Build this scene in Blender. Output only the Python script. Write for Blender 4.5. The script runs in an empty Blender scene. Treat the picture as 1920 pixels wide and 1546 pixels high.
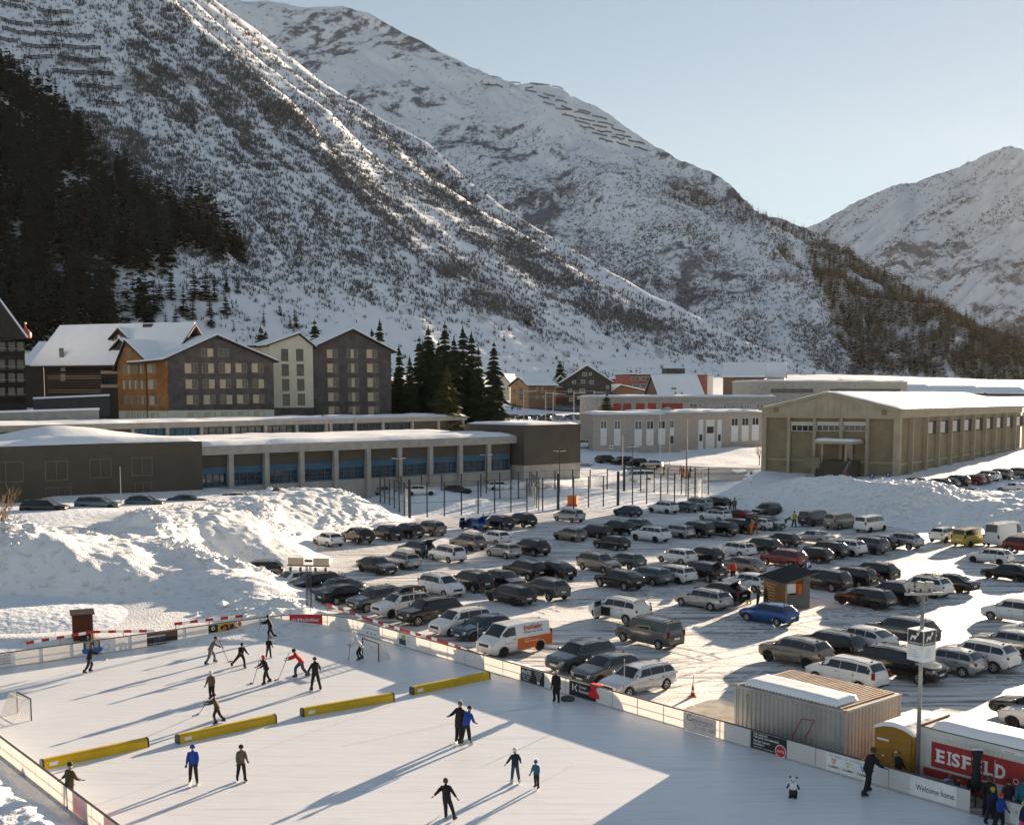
import bpy, bmesh, math, random
import numpy as np
from mathutils import Vector, Matrix, Quaternion
random.seed(7); RNG = np.random.default_rng(7)
SC = bpy.context.scene
COL = SC.collection
R = math.radians
# ------------------------------------------------------------------ camera
FPX, CAMH, PITCH = 2134.0, 18.0, R(5.0)
CYP = 740.0 + FPX * math.tan(PITCH)
cam_d = bpy.data.cameras.new('camera'); cam = bpy.data.objects.new('camera', cam_d); COL.objects.link(cam)
cam_d.sensor_width = 36.0; cam_d.lens = FPX / 1920 * 36.0
cam_d.shift_y = (CYP - 773.0) / 1920.0
cam_d.clip_end = 20000; cam_d.clip_start = 0.5
cam.location = (0, 0, CAMH); cam.rotation_euler = (R(90) - PITCH, 0, 0)
SC.camera = cam
# ------------------------------------------------------------------ sky, sun, exposure
SUN_AZ, SUN_EL = R(33.5), R(9.4)
wld = bpy.data.worlds.new('World'); SC.world = wld; wld.use_nodes = True
nt = wld.node_tree; nt.nodes.clear()
sky = nt.nodes.new('ShaderNodeTexSky'); sky.sky_type = 'NISHITA'; sky.sun_disc = False
sky.sun_elevation = SUN_EL; sky.sun_rotation = SUN_AZ
sky.altitude = 1400; sky.air_density = 1.0; sky.dust_density = 0.1; sky.ozone_density = 1.0
hsv = nt.nodes.new('ShaderNodeHueSaturation'); hsv.inputs['Saturation'].default_value = 0.85
bg = nt.nodes.new('ShaderNodeBackground'); bg.inputs['Strength'].default_value = 0.066
wo = nt.nodes.new('ShaderNodeOutputWorld')
gm = nt.nodes.new('ShaderNodeGamma'); gm.inputs['Gamma'].default_value = .68; nt.links.new(sky.outputs[0], gm.inputs['Color']); nt.links.new(gm.outputs[0], hsv.inputs['Color']); nt.links.new(hsv.outputs[0], bg.inputs[0]); nt.links.new(bg.outputs[0], wo.inputs[0])
sun_d = bpy.data.lights.new('sun', 'SUN'); sun = bpy.data.objects.new('sun', sun_d); COL.objects.link(sun)
SUNV = Vector((math.sin(SUN_AZ) * math.cos(SUN_EL), math.cos(SUN_AZ) * math.cos(SUN_EL), math.sin(SUN_EL)))
sun.rotation_euler = SUNV.to_track_quat('Z', 'Y').to_euler(); sun.location = (60, 60, 80)
sun_d.energy = 5.0; sun_d.angle = R(0.5); sun_d.color = (1.0, 0.78, 0.56)
SC.view_settings.view_transform = 'Standard'; SC.view_settings.look = 'None'
SC.view_settings.gamma = 1.0; SC.view_settings.use_curve_mapping = False
SC.view_settings.exposure = 1.82
SC.cycles.max_bounces = 6; SC.cycles.diffuse_bounces = 3; SC.cycles.glossy_bounces = 3; SC.cycles.transmission_bounces = 4
SC.cycles.transparent_max_bounces = 8; SC.cycles.volume_bounces = 0
SC.cycles.use_denoising = True
SC.cycles.sample_clamp_indirect = 6.0
# ------------------------------------------------------------------ picture <-> place
CP, SP = math.cos(PITCH), math.sin(PITCH)
def ray(px, py):
    x = (px - 960.0) / FPX; u = -(py - CYP) / FPX
    return Vector((x, CP + u * SP, -SP + u * CP))
def at(px, py, z=0.0):
    d = ray(px, py); t = (z - CAMH) / d.z
    return Vector((d.x * t, d.y * t, z))
def atd(px, py, dist):
    d = ray(px, py); t = dist / d.y
    return Vector((d.x * t, dist, CAMH + d.z * t))
def proj(P):
    P = np.asarray(P, float); x = P[..., 0]; y = P[..., 1]; z = P[..., 2] - CAMH
    f = y * CP - z * SP; u = y * SP + z * CP
    return np.stack([960 + FPX * x / f, CYP - FPX * u / f], -1)
# ------------------------------------------------------------------ numpy noise
_perm = RNG.random((256, 256))
def vnoise(x, y, seed=0):
    x = np.asarray(x, float) + seed * 17.3; y = np.asarray(y, float) + seed * 9.1
    xi = np.floor(x).astype(int); yi = np.floor(y).astype(int); fx = x - xi; fy = y - yi
    fx = fx * fx * (3 - 2 * fx); fy = fy * fy * (3 - 2 * fy)
    g = lambda a, b: _perm[a & 255, b & 255]
    return ((g(xi, yi) * (1 - fx) + g(xi + 1, yi) * fx) * (1 - fy) + (g(xi, yi + 1) * (1 - fx) + g(xi + 1, yi + 1) * fx) * fy) * 2 - 1
def fbm(x, y, oct=4, seed=0, gain=.5):
    s = 0; a = 1; n = 0
    for k in range(oct):
        s = s + a * vnoise(x * 2 ** k, y * 2 ** k, seed + k); n += a; a *= gain
    return s / n
_jit = RNG.random((256, 256, 2))
def worley(x, y, seed=0):
    x = np.asarray(x, float) + seed * 31.7; y = np.asarray(y, float) + seed * 11.3
    xi = np.floor(x).astype(int); yi = np.floor(y).astype(int); best = np.full(x.shape, 9.0)
    for a in (-1, 0, 1):
        for b in (-1, 0, 1):
            j = _jit[(xi + a) & 255, (yi + b) & 255]
            best = np.minimum(best, (xi + a + j[..., 0] - x) ** 2 + (yi + b + j[..., 1] - y) ** 2)
    return np.sqrt(best)
def sstep(a, b, x):
    t = np.clip((np.asarray(x, float) - a) / (b - a), 0, 1); return t * t * (3 - 2 * t)
class RBF:
    def __init__(s, pts):
        p = np.array(pts, float); s.p = p[:, :2]; n = len(p)
        A = np.zeros((n + 3, n + 3)); A[:n, :n] = s.k(s.p, s.p); A[:n, n] = 1; A[:n, n + 1:] = s.p / 100
        A[n:, :n] = A[:n, n:].T; s.w = np.linalg.lstsq(A, np.r_[p[:, 2], 0, 0, 0], rcond=None)[0]
    def k(s, a, b): return np.sqrt(((a[:, None] - b[None]) ** 2).sum(-1))
    def __call__(s, x, y):
        x = np.asarray(x, float); sh = x.shape; q = np.stack([x.ravel(), np.asarray(y, float).ravel()], 1); o = np.empty(len(q)); n = len(s.p)
        for i in range(0, len(q), 20000):
            c = q[i:i + 20000]; o[i:i + 20000] = s.k(c, s.p) @ s.w[:n] + s.w[n] + c @ s.w[n + 1:] / 100
        return o.reshape(sh)
# ------------------------------------------------------------------ objects
def link(o, parent=None):
    COL.objects.link(o)
    if parent is not None: o.parent = parent
    return o
def tag(o, label=None, cat=None, group=None, kind=None):
    if label: o['label'] = label
    if cat: o['category'] = cat
    if group: o['group'] = group
    if kind: o['kind'] = kind
    return o
def empty(name, loc=(0, 0, 0), rz=0.0, label=None, cat=None, group=None):
    o = bpy.data.objects.new(name, None); o.empty_display_size = .2; link(o); o.location = loc; o.rotation_euler = (0, 0, rz)
    return tag(o, label, cat, group)
def mesh_obj(name, me, mat=None, parent=None, loc=None):
    o = bpy.data.objects.new(name, me); link(o, parent)
    if mat is not None:
        if not me.materials: me.materials.append(mat)
        elif me.materials[0] is not mat:
            o.material_slots[0].link = 'OBJECT'; o.material_slots[0].material = mat
    if loc is not None: o.location = loc
    return o
def np_mesh(name, V, Fc, smooth=False):
    me = bpy.data.meshes.new(name); V = np.asarray(V, np.float32); Fc = np.asarray(Fc, np.int32)
    k = Fc.shape[1]; n = len(Fc)
    me.vertices.add(len(V)); me.vertices.foreach_set('co', V.ravel())
    me.loops.add(n * k); me.loops.foreach_set('vertex_index', Fc.ravel())
    me.polygons.add(n); me.polygons.foreach_set('loop_start', np.arange(0, n * k, k, dtype=np.int32))
    try: me.polygons.foreach_set('loop_total', np.full(n, k, np.int32))
    except Exception: pass
    me.polygons.foreach_set('use_smooth', np.full(n, smooth))
    me.update(calc_edges=True); me.validate(); return me
def grid_mesh(name, X, Y, Z, smooth=True):
    h, w = X.shape; V = np.stack([X, Y, Z], -1).reshape(-1, 3); i = np.arange(h * w).reshape(h, w)
    return np_mesh(name, V, np.stack([i[:-1, :-1], i[:-1, 1:], i[1:, 1:], i[1:, :-1]], -1).reshape(-1, 4), smooth)
class MB:
    'collects boxes, tubes, prisms and turns; build() links them as one mesh object'
    def __init__(s): s.v = []; s.f = []
    def add(s, vs, fs):
        n = len(s.v); s.v += [tuple(v) for v in vs]; s.f += [tuple(i + n for i in f) for f in fs]; return s
    def box(s, c, d, rz=0.0, M=None, taper=1.0):
        x, y, z = d[0] / 2, d[1] / 2, d[2] / 2; t = taper
        P = [(-x, -y, -z), (x, -y, -z), (x, y, -z), (-x, y, -z), (-x * t, -y * t, z), (x * t, -y * t, z), (x * t, y * t, z), (-x * t, y * t, z)]
        if M is None: M = Matrix.Rotation(rz, 3, 'Z')
        c = Vector(c)
        return s.add([c + M @ Vector(p) for p in P], [(0, 3, 2, 1), (4, 5, 6, 7), (0, 1, 5, 4), (1, 2, 6, 5), (2, 3, 7, 6), (3, 0, 4, 7)])
    def tube(s, a, b, r, r2=None, n=6, cap=True):
        a = Vector(a); b = Vector(b); r2 = r if r2 is None else r2; d = (b - a)
        q = d.to_track_quat('Z', 'Y').to_matrix(); vs = []
        for p, rr in ((a, r), (b, r2)):
            for k in range(n):
                t = 2 * math.pi * k / n; vs.append(p + q @ Vector((math.cos(t) * rr, math.sin(t) * rr, 0)))
        fs = [(k, (k + 1) % n, n + (k + 1) % n, n + k) for k in range(n)]
        if cap: fs += [tuple(range(n - 1, -1, -1)), tuple(range(n, 2 * n))]
        return s.add(vs, fs)
    def bar(s, a, b, w, h):
        a = Vector(a); b = Vector(b); d = b - a; L = d.length; q = d.to_track_quat('X', 'Z').to_matrix()
        return s.box((a + b) / 2, (L, w, h), M=q)
    def path(s, pts, r, n=5):
        for a, b in zip(pts[:-1], pts[1:]): s.tube(a, b, r, n=n)
        return s
    def prism(s, poly, axis_a, axis_b, org, ext):
        'polygon in the plane of axis_a, axis_b at org, extruded by the vector ext'
        A = Vector(axis_a); B = Vector(axis_b); O = Vector(org); E = Vector(ext); n = len(poly)
        P = [O + A * p[0] + B * p[1] for p in poly]
        return s.add(P + [p + E for p in P], [tuple(range(n)), tuple(range(2 * n - 1, n - 1, -1))] + [(k, k + n, (k + 1) % n + n, (k + 1) % n) for k in range(n)])
    def turn(s, prof, org=(0, 0, 0), n=10):
        O = Vector(org); m = len(prof); vs = []
        for k in range(n):
            t = 2 * math.pi * k / n
            for r, z in prof: vs.append(O + Vector((math.cos(t) * r, math.sin(t) * r, z)))
        fs = [(k * m + j, ((k + 1) % n) * m + j, ((k + 1) % n) * m + j + 1, k * m + j + 1) for k in range(n) for j in range(m - 1)]
        return s.add(vs, fs)
    def mesh(s, name, smooth=False):
        me = bpy.data.meshes.new(name); me.from_pydata(s.v, [], s.f); bm = bmesh.new(); bm.from_mesh(me)
        bmesh.ops.recalc_face_normals(bm, faces=bm.faces); bm.to_mesh(me); bm.free()
        if smooth: me.polygons.foreach_set('use_smooth', [True] * len(me.polygons))
        me.update(); return me
    def build(s, name, mat, parent=None, loc=None, smooth=False): return mesh_obj(name, s.mesh(name, smooth), mat, parent, loc)
def join_instances(V, Fc, mats):
    'one big vertex / face array from a template placed by 3x4 matrices'
    n = len(V); m = len(mats); VV = np.einsum('mij,nj->mni', mats[:, :, :3], V) + mats[:, None, :, 3]
    FF = Fc[None] + (np.arange(m) * n)[:, None, None]
    return VV.reshape(-1, 3), FF.reshape(-1, Fc.shape[1])
# ------------------------------------------------------------------ materials
def _n(nt, t, **kw):
    n = nt.nodes.new(t)
    for k, v in kw.items():
        if k in n.inputs: n.inputs[k].default_value = v
        else: setattr(n, k, v)
    return n
def new_mat(name, col=(.5, .5, .5), rough=.6, metal=0.0, spec=.5):
    m = bpy.data.materials.new(name); m.use_nodes = True; b = m.node_tree.nodes['Principled BSDF']
    b.inputs['Base Color'].default_value = (*col, 1); b.inputs['Roughness'].default_value = rough; b.inputs['Metallic'].default_value = metal
    b.inputs['Specular IOR Level'].default_value = spec; m.diffuse_color = (*col, 1)
    return m, m.node_tree, b
def noise_mat(name, c1, c2, scale=5.0, detail=5, rough=.7, bump=0.0, bscale=None, stretch=None, lo=.35, hi=.65, spec=.3, metal=0.0, bdist=.05, rot=0.0):
    m, nt, b = new_mat(name, c1, rough, metal, spec); L = nt.links.new
    tc = _n(nt, 'ShaderNodeTexCoord'); mp = _n(nt, 'ShaderNodeMapping'); L(tc.outputs['Object'], mp.inputs[0])
    if stretch: mp.inputs['Scale'].default_value = stretch
    mp.inputs['Rotation'].default_value = (0, 0, rot)
    nz = _n(nt, 'ShaderNodeTexNoise', Scale=scale, Detail=detail, Roughness=.6); L(mp.outputs[0], nz.inputs['Vector'])
    cr = _n(nt, 'ShaderNodeValToRGB'); cr.color_ramp.elements[0].position = lo; cr.color_ramp.elements[1].position = hi
    cr.color_ramp.elements[0].color = (*c1, 1); cr.color_ramp.elements[1].color = (*c2, 1); L(nz.outputs['Fac'], cr.inputs[0]); L(cr.outputs[0], b.inputs['Base Color'])
    if bump:
        n2 = _n(nt, 'ShaderNodeTexNoise', Scale=bscale or scale * 3, Detail=4); L(mp.outputs[0], n2.inputs['Vector'])
        bp = _n(nt, 'ShaderNodeBump', Strength=bump, Distance=bdist); L(n2.outputs['Fac'], bp.inputs['Height']); L(bp.outputs[0], b.inputs['Normal'])
    return m
MAT = {}
def flat(name, col, rough=.6, metal=0.0, spec=.4):
    if name not in MAT: MAT[name] = noise_mat(name, tuple(c * .9 for c in col), tuple(min(1, c * 1.08) for c in col), 3.0, 4, rough, metal=metal, spec=spec)
    return MAT[name]
MAT['snow'] = noise_mat('snow', (.76, .79, .84), (.85, .87, .89), .35, 6, .6, .35, 2.2, spec=.25, bdist=.25)
MAT['roof_snow'] = noise_mat('roof_snow', (.82, .84, .87), (.87, .88, .89), .5, 4, .6, .3, 1.2, spec=.2, bdist=.1)
# ================================================================== the ground
V1 = Vector((.766, .643, 0)); V2 = Vector((-.647, .762, 0))       # the two directions the rink and the car park are laid out in
def xyz(px, py, z): p = at(px, py, z); return (p.x, p.y, z)
GP = [xyz(*q) for q in [(100, 1500, 0), (960, 1500, 0), (1800, 1500, 0), (600, 1200, 0), (1000, 1200, 0), (1900, 1200, 0), (620, 1050, 0), (900, 1000, 0),
      (1300, 1000, 0), (1900, 1000, 0), (770, 975, 0), (1000, 957, 0), (1300, 942, 0), (1400, 955, 0), (1600, 965, 0), (-200, 1300, 0), (2200, 1200, 0), (2200, 1000, 0),
      (900, 1120, 0), (1500, 1100, 0), (520, 1120, 0), (1210, 921, .6), (1328, 928, 0), (960, 935, .4), (712, 945, .8), (1885, 924, 2), (1600, 925, 1.5), (1750, 906, 3), (1900, 893, 3.4), (1640, 912, 2.6),
      (1150, 860, 4), (1290, 903, 1.6), (1450, 892, 2.6), (1110, 843, 5), (1426, 836, 5), (100, 985, 4.5), (260, 958, 4.9), (-250, 960, 5), (0, 1190, .8), (300, 1165, .6), (440, 1080, 0), (-200, 1200, 1.2)]]
GP += [(-65, 145, 4.7), (-41, 166, 4.4), (.4, 203, 3.4), (11, 212, 3.1), (-60, 139, 4.8), (-36, 160, 4.2), (-15, 181, 3.2), (6, 197, 2.9), (-100, 190, 8.5), (-60, 215, 8), (-20, 240, 6), (20, 245, 4.2),
       (-92, 232, 12), (-125, 250, 15), (-50, 265, 9), (0, 300, 8), (-20, 420, 9.5), (25, 420, 9), (20, 490, 13.6), (90, 500, 13.8), (180, 520, 13), (60, 300, 5.5), (120, 305, 6), (150, 250, 4.2), (72, 215, 3.6), (50, 222, 3.4),
       (200, 260, 4.5), (-150, 150, 9), (-200, 250, 24), (-60, 340, 18), (100, 700, 25), (240, 860, 33), (350, 900, 30), (520, 900, 26), (300, 500, 12), (330, 300, 6), (-100, 60, 1), (-160, 500, 27), (-80, 560, 27), (-20, 600, 26), (-120, 380, 20), (-230, 420, 28), (100, 60, 0), (0, 20, 0), (-60, 20, 0), (60, 20, 0)]
_rb = RBF(GP)
def gz(x, y):
    z = _rb(x, y); x = np.asarray(x, float); y = np.asarray(y, float)
    lot = sstep(-34, -22, x) * (1 - sstep(150, 172, y)); lot = np.maximum(lot, 1 - sstep(78, 88, y - x * .25 * 0))
    lot = np.maximum(lot, sstep(-20, -14, x) * (1 - sstep(168, 184, y + 0 * x)))
    return np.where(lot > 0, z * (1 - lot), z)
def at_g(px, py):
    'where the line of sight through a picture point meets the ground'
    d = ray(px, py); lo, hi = 20.0, 1200.0
    t = np.concatenate([np.arange(20, 320, .5), np.arange(320, 1200, 3.0)])
    x = d.x * t / d.y; z = CAMH + d.z * t / d.y; g = gz(x, t); k = np.argmax(z <= g)
    if z[k] > g[k]: k = len(t) - 1
    y = t[k]
    if k: a = z[k - 1] - g[k - 1]; b = g[k] - z[k]; y = t[k - 1] + (t[k] - t[k - 1]) * a / max(a + b, 1e-6)
    return Vector((d.x * y / d.y, y, float(gz(np.array([d.x * y / d.y]), np.array([y]))[0])))
gx = np.concatenate([[-4400, -3000, -1500, -800, -500, -380], np.arange(-300, -70, 10), np.arange(-70, 80, 1.5), np.arange(80, 400, 8), [450, 600, 900, 1500, 3000, 4400]])
gy = np.concatenate([[-1500, -800, -300, -60, 0, 20], np.arange(28, 240, 1.5), np.arange(240, 560, 5), np.arange(560, 1000, 20), [1100, 1300, 1700, 2500, 4000, 4900]])
GX, GY = np.meshgrid(gx, gy)
Q = np.clip(GX, -260, 560); QY = np.clip(GY, 10, 940)
GZ = gz(Q, QY) - .02
far = sstep(0, 40, GZ * 10) * sstep(120, 150, GY)
GZ += far * (fbm(GX * .06, GY * .06, 4, 3) * .7 + fbm(GX * .3, GY * .3, 3, 8) * .18)
MAT['ground'] = noise_mat('ground_snow', (.74, .77, .82), (.84, .86, .88), .15, 7, .65, .5, 1.4, spec=.2, bdist=.3)
tag(mesh_obj('ground', grid_mesh('ground', GX, GY, GZ), MAT['ground']), kind='structure')
# the car park: packed snow with ruts and bare streaks, one sheet on the ground
def sheet(name, pts, z, mat, cuts=0, rough=0.0):
    bm = bmesh.new(); bm.faces.new([bm.verts.new((p[0], p[1], z)) for p in pts]); bmesh.ops.recalc_face_normals(bm, faces=bm.faces)
    if bm.faces and list(bm.faces)[0].normal.z < 0: bmesh.ops.reverse_faces(bm, faces=list(bm.faces))
    bmesh.ops.triangulate(bm, faces=list(bm.faces))
    me = bpy.data.meshes.new(name); bm.to_mesh(me); bm.free()
    return tag(mesh_obj(name, me, mat), kind='structure')
def lot_material():
    m, nt, b = new_mat('packed_snow', (.8, .8, .8), .55, 0, .3); L = nt.links.new
    tc = _n(nt, 'ShaderNodeTexCoord')
    def nz(scale, stretch, rot, det=5, ro=.6):
        mp = _n(nt, 'ShaderNodeMapping'); mp.inputs['Scale'].default_value = stretch; mp.inputs['Rotation'].default_value = (0, 0, rot)
        L(tc.outputs['Object'], mp.inputs[0]); n = _n(nt, 'ShaderNodeTexNoise', Scale=scale, Detail=det, Roughness=ro); L(mp.outputs[0], n.inputs['Vector']); return n.outputs['Fac']
    def ramp(f, a, b_, inv=False):
        r = _n(nt, 'ShaderNodeMapRange'); r.inputs['From Min'].default_value = a; r.inputs['From Max'].default_value = b_
        if inv: r.inputs['To Min'].default_value = 1; r.inputs['To Max'].default_value = 0
        L(f, r.inputs['Value']); return r.outputs[0]
    def mul(a, c):
        k = _n(nt, 'ShaderNodeMath', operation='MULTIPLY'); L(a, k.inputs[0])
        if isinstance(c, float): k.inputs[1].default_value = c
        else: L(c, k.inputs[1])
        return k.outputs[0]
    def mix(f, a, c):
        k = _n(nt, 'ShaderNodeMix', data_type='RGBA'); L(f, k.inputs['Factor'])
        for s, v in ((k.inputs[6], a), (k.inputs[7], c)):
            if isinstance(v, tuple): s.default_value = (*v, 1)
            else: L(v, s)
        return k.outputs[2]
    ang = -math.atan2(V2.y, V2.x)
    streak = ramp(nz(1.0, (.10, 1.5, 1), ang - R(8), 6, .65), .47, .60)
    broad = ramp(nz(.06, (1, 1, 1), 0, 4), .40, .50)
    bare = mul(streak, broad)
    dirt = ramp(nz(.5, (.3, 1.2, 1), ang + R(80), 6), .5, .75)
    grit = ramp(nz(5.0, (1, 1, 1), 0, 6, .7), .52, .7)
    c = mix(mul(dirt, .45), (.80, .80, .80), (.62, .58, .53))
    c = mix(mul(grit, .35), c, (.55, .52, .48))
    c = mix(mul(bare, .85), c, (.12, .12, .125))
    L(c, b.inputs['Base Color'])
    h1 = nz(1.3, (.35, 1.5, 1), ang, 6, .7); h2 = nz(6.0, (1, 1, 1), 0, 4, .7)
    ad = _n(nt, 'ShaderNodeMath', operation='ADD'); L(h1, ad.inputs[0]); L(mul(h2, .35), ad.inputs[1])
    bp = _n(nt, 'ShaderNodeBump', Strength=.9, Distance=.30); L(ad.outputs[0], bp.inputs['Height']); L(bp.outputs[0], b.inputs['Normal'])
    return m
MAT['lot'] = lot_material()
lot_pts = [at(560, 1150), at(445, 1088), at(560, 1040), at(700, 990), at(770, 974), at(1000, 962), at(1300, 946), at(1345, 962), at(1660, 985), at(1740, 1000), at(2050, 1000), at(2300, 1150), at(2500, 1500), at(1844, 1540), at(745, 1216)]
sheet('parking_lot', lot_pts, .012, MAT['lot'])
# wet ground, meltwater beside the grey container; golden reflection put into the colour
MAT['melt_glint'] = noise_mat('wet_ground_sunlit', (.42, .33, .20), (.62, .55, .45), 1.1, 6, .28, .5, 5, lo=.38, hi=.6, spec=.5, bdist=.04)
pud = [at(*p) for p in [(1255, 1345), (1290, 1325), (1330, 1312), (1370, 1308), (1420, 1325), (1440, 1400), (1380, 1388), (1320, 1370)]]
sheet('puddle', pud, .02, MAT['melt_glint'])
MAT['asphalt'] = noise_mat('wet_asphalt', (.10, .10, .105), (.5, .5, .5), .25, 7, .5, .3, 4, lo=.45, hi=.72, stretch=(.35, 1.6, 1), rot=R(30))
def strip(name, rows, mat, dz=.03):
    V = []; Fc = []; n = len(rows[0]); k = 14
    A = []
    for r in rows:
        P = [at_g(*p) for p in r]; A.append([P[i].lerp(P[i + 1], t / k) for i in range(n - 1) for t in range(k)] + [P[-1]])
    A = np.array([[tuple(p) for p in r] for r in A])
    B = np.concatenate([A[:1] * (1 - t / 6) + A[1:] * (t / 6) for t in range(7)], 0)
    B[..., 2] = gz(B[..., 0], B[..., 1]) + dz
    return tag(mesh_obj(name, grid_mesh(name, B[..., 0], B[..., 1], B[..., 2]), mat), kind='structure')
strip('street', [[(1040, 868), (1150, 880), (1300, 905), (1420, 898), (1540, 905)], [(1040, 842), (1130, 850), (1260, 872), (1400, 877), (1500, 884)]], MAT['asphalt'], .06)
strip('road', [[(960, 762), (1040, 768), (1110, 772)], [(975, 755), (1040, 757), (1080, 760)]], MAT['asphalt'], .3)
# ------------------------------------------------------------------ snow banks (their crests picked in the photograph)
def bank(name, ctrl, bounds, lump, res=.3, seed=0, mat=None):
    pts = []
    for q in ctrl:
        if q[0] == 'z': pts.append(xyz(*q[1:]))
        elif q[0] == 'g': p = at_g(q[1], q[2]); pts.append((p.x, p.y, p.z))
        elif q[0] == 'w': pts.append(q[1:])
        else: p = atd(*q[1:]); pts.append((p.x, p.y, p.z))
    rb = RBF(pts); x0, x1, y0, y1 = bounds
    X, Y = np.meshgrid(np.arange(x0, x1, res), np.arange(y0, y1, res)); Z = rb(X, Y); G = gz(X, Y)
    hgt = np.clip(Z - G, 0, 9); am = sstep(.15, 1.6, hgt)
    edge = np.minimum(np.minimum(X - x0, x1 - X), np.minimum(Y - y0, y1 - Y)); Z = G - .3 + (Z - G + .3) * sstep(0, 3, edge)
    msk = sstep(-.1, .55, fbm(X * .12, Y * .12, 3, seed + 20)) * .8 + .2
    blk = lambda f, q, pw: np.clip((1 - worley(X * f + .3 * fbm(X, Y, 2, seed), Y * f, seed + q)) * 1.7 - .35, 0, 1) ** pw
    ch = blk(.6, 0, .8) * .8 + blk(1.25, 3, .7) * .5 + blk(2.3, 6, .7) * .26
    Z = Z + am * lump * (msk * ch + fbm(X * .35, Y * .35, 3, seed + 5) * .55 + fbm(X * 2.2, Y * 2.2, 3, seed + 9) * .10 - .3)
    # loose clods lying on it
    rng = np.random.default_rng(seed + 50); w = (am * (msk > .45) * (edge > 2)).ravel(); w = w / w.sum(); n = int(bounds[1] - bounds[0]) * 34; i = rng.choice(w.size, n, p=w); M = np.zeros((n, 3, 4)); r = rng.uniform(.05, .15, n) * (1 + 1.2 * (rng.random(n) > .93)); q = rng.random(n) * 6.28
    M[:, 0, 0] = np.cos(q) * r * 1.3; M[:, 0, 1] = -np.sin(q) * r; M[:, 1, 0] = np.sin(q) * r * 1.3; M[:, 1, 1] = np.cos(q) * r; M[:, 2, 2] = r * .8; M[:, 2, 0] = rng.uniform(-.6, .6, n) * r; M[:, 0, 2] = rng.uniform(-.7, .7, n) * r; M[:, 1, 2] = rng.uniform(-.7, .7, n) * r; M[:, 0, 3] = X.ravel()[i]; M[:, 1, 3] = Y.ravel()[i]; M[:, 2, 3] = Z.ravel()[i] + r * .3
    cv = np.array([(-1, -.8, -.7), (.9, -1, -.8), (1, .8, -.6), (-.8, 1, -.7), (-.7, -.6, .8), (.8, -.7, .6), (.6, .7, 1), (-.9, .6, .5)]); cf = np.array([(0, 3, 2, 1), (4, 5, 6, 7), (0, 1, 5, 4), (1, 2, 6, 5), (2, 3, 7, 6), (3, 0, 4, 7)]); cV, cF = join_instances(cv, cf, M); tag(mesh_obj('snow_clods', np_mesh('snow_clods', cV, cF), MAT['bank']), kind='stuff')
    return tag(mesh_obj(name, grid_mesh(name, X, Y, Z), mat or MAT['bank']), kind='structure'), rb
MAT['bank'] = noise_mat('ploughed_snow', (.62, .58, .52), (.84, .84, .84), 1.2, 8, .65, .8, 6, lo=.3, hi=.46, spec=.2, bdist=.12)
BANK1 = [('z', -120, 1225, .5), ('z', 0, 1212, .5), ('z', 150, 1190, .5), ('z', 250, 1172, .5), ('z', 400, 1152, .5), ('z', 540, 1142, .35), ('z', 600, 1135, .1), ('z', 620, 1150, .0), ('z', 450, 1083, 0), ('z', 400, 1075, .2),
         ('z', 550, 1036, 0), ('z', 600, 1020, 0), ('z', 640, 1006, 0), ('z', 700, 991, 0), ('z', 770, 978, 0), ('z', 800, 970, 0),
         ('d', 430, 1071, 100), ('d', 457, 1087, 97), ('d', 509, 1109, 94), ('d', 536, 1125, 92), ('d', 575, 1141, 89.5), ('d', 361, 1043, 104), ('d', 320, 1050, 103), ('d', 250, 1045, 100), ('d', 190, 1043, 98), ('d', 130, 1050, 96),
         ('d', 95, 1015, 98), ('d', 60, 1005, 98), ('d', 0, 1020, 97), ('d', -100, 1030, 96), ('z', 120, 1120, 1.2), ('z', 250, 1115, 1.2), ('z', 380, 1105, 1.3), ('z', 40, 1120, 1.3), ('z', -100, 1130, 1.4), ('z', 470, 1122, 1.1), ('z', 300, 1150, .7), ('z', 420, 1130, .9),
         ('d', 223, 1000, 112), ('d', 261, 970, 114), ('d', 285, 952, 115), ('d', 309, 967, 116), ('d', 350, 983, 117), ('d', 409, 967, 121), ('d', 474, 963, 125), ('d', 509, 984, 127), ('d', 536, 1009, 128.5), ('d', 584, 1034, 130.5), ('d', 380, 1030, 111),
         ('d', 495, 949, 143), ('d', 556, 929, 150), ('d', 595, 922, 153), ('d', 625, 920, 155), ('d', 650, 931, 156), ('d', 677, 935, 158), ('d', 710, 952, 160), ('d', 752, 967, 163), ('d', 420, 955, 138),
         ('z', 0, 990, 4.5), ('z', 100, 985, 4.5), ('z', 170, 1012, 4.2), ('z', 200, 975, 4.7), ('w', -60, 139, 4.75), ('w', -45, 150, 4.4), ('w', -36, 160, 4.15), ('w', -25, 170, 3.7), ('w', -15, 181, 3.1), ('w', -70, 128, 4.8), ('w', -90, 120, 5)]
bank('snow_bank', BANK1, (-62, -9, 79, 166), .85, .25, 1)
BANK2 = [('z', 1340, 955, 0), ('z', 1420, 965, 0), ('z', 1500, 972, 0), ('z', 1580, 977, 0), ('z', 1660, 985, 0), ('z', 1740, 996, 0), ('z', 1800, 1000, 0), ('z', 1920, 1002, 0), ('z', 2100, 1010, 0), ('z', 1330, 930, .2),
         ('d', 1400, 912, 186), ('d', 1446, 908, 182), ('d', 1473, 896, 180), ('d', 1515, 892, 178), ('d', 1585, 898, 175), ('d', 1635, 910, 172), ('d', 1662, 906, 171), ('d', 1700, 913, 169), ('d', 1760, 919, 167), ('d', 1800, 928, 166), ('d', 1815, 935, 165.5),
         ('d', 1840, 933, 165), ('d', 1880, 930, 164), ('d', 1925, 940, 162), ('d', 2050, 945, 160), ('d', 1560, 935, 170), ('d', 1700, 950, 162), ('d', 1850, 962, 157), ('d', 1450, 935, 176)]
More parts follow.
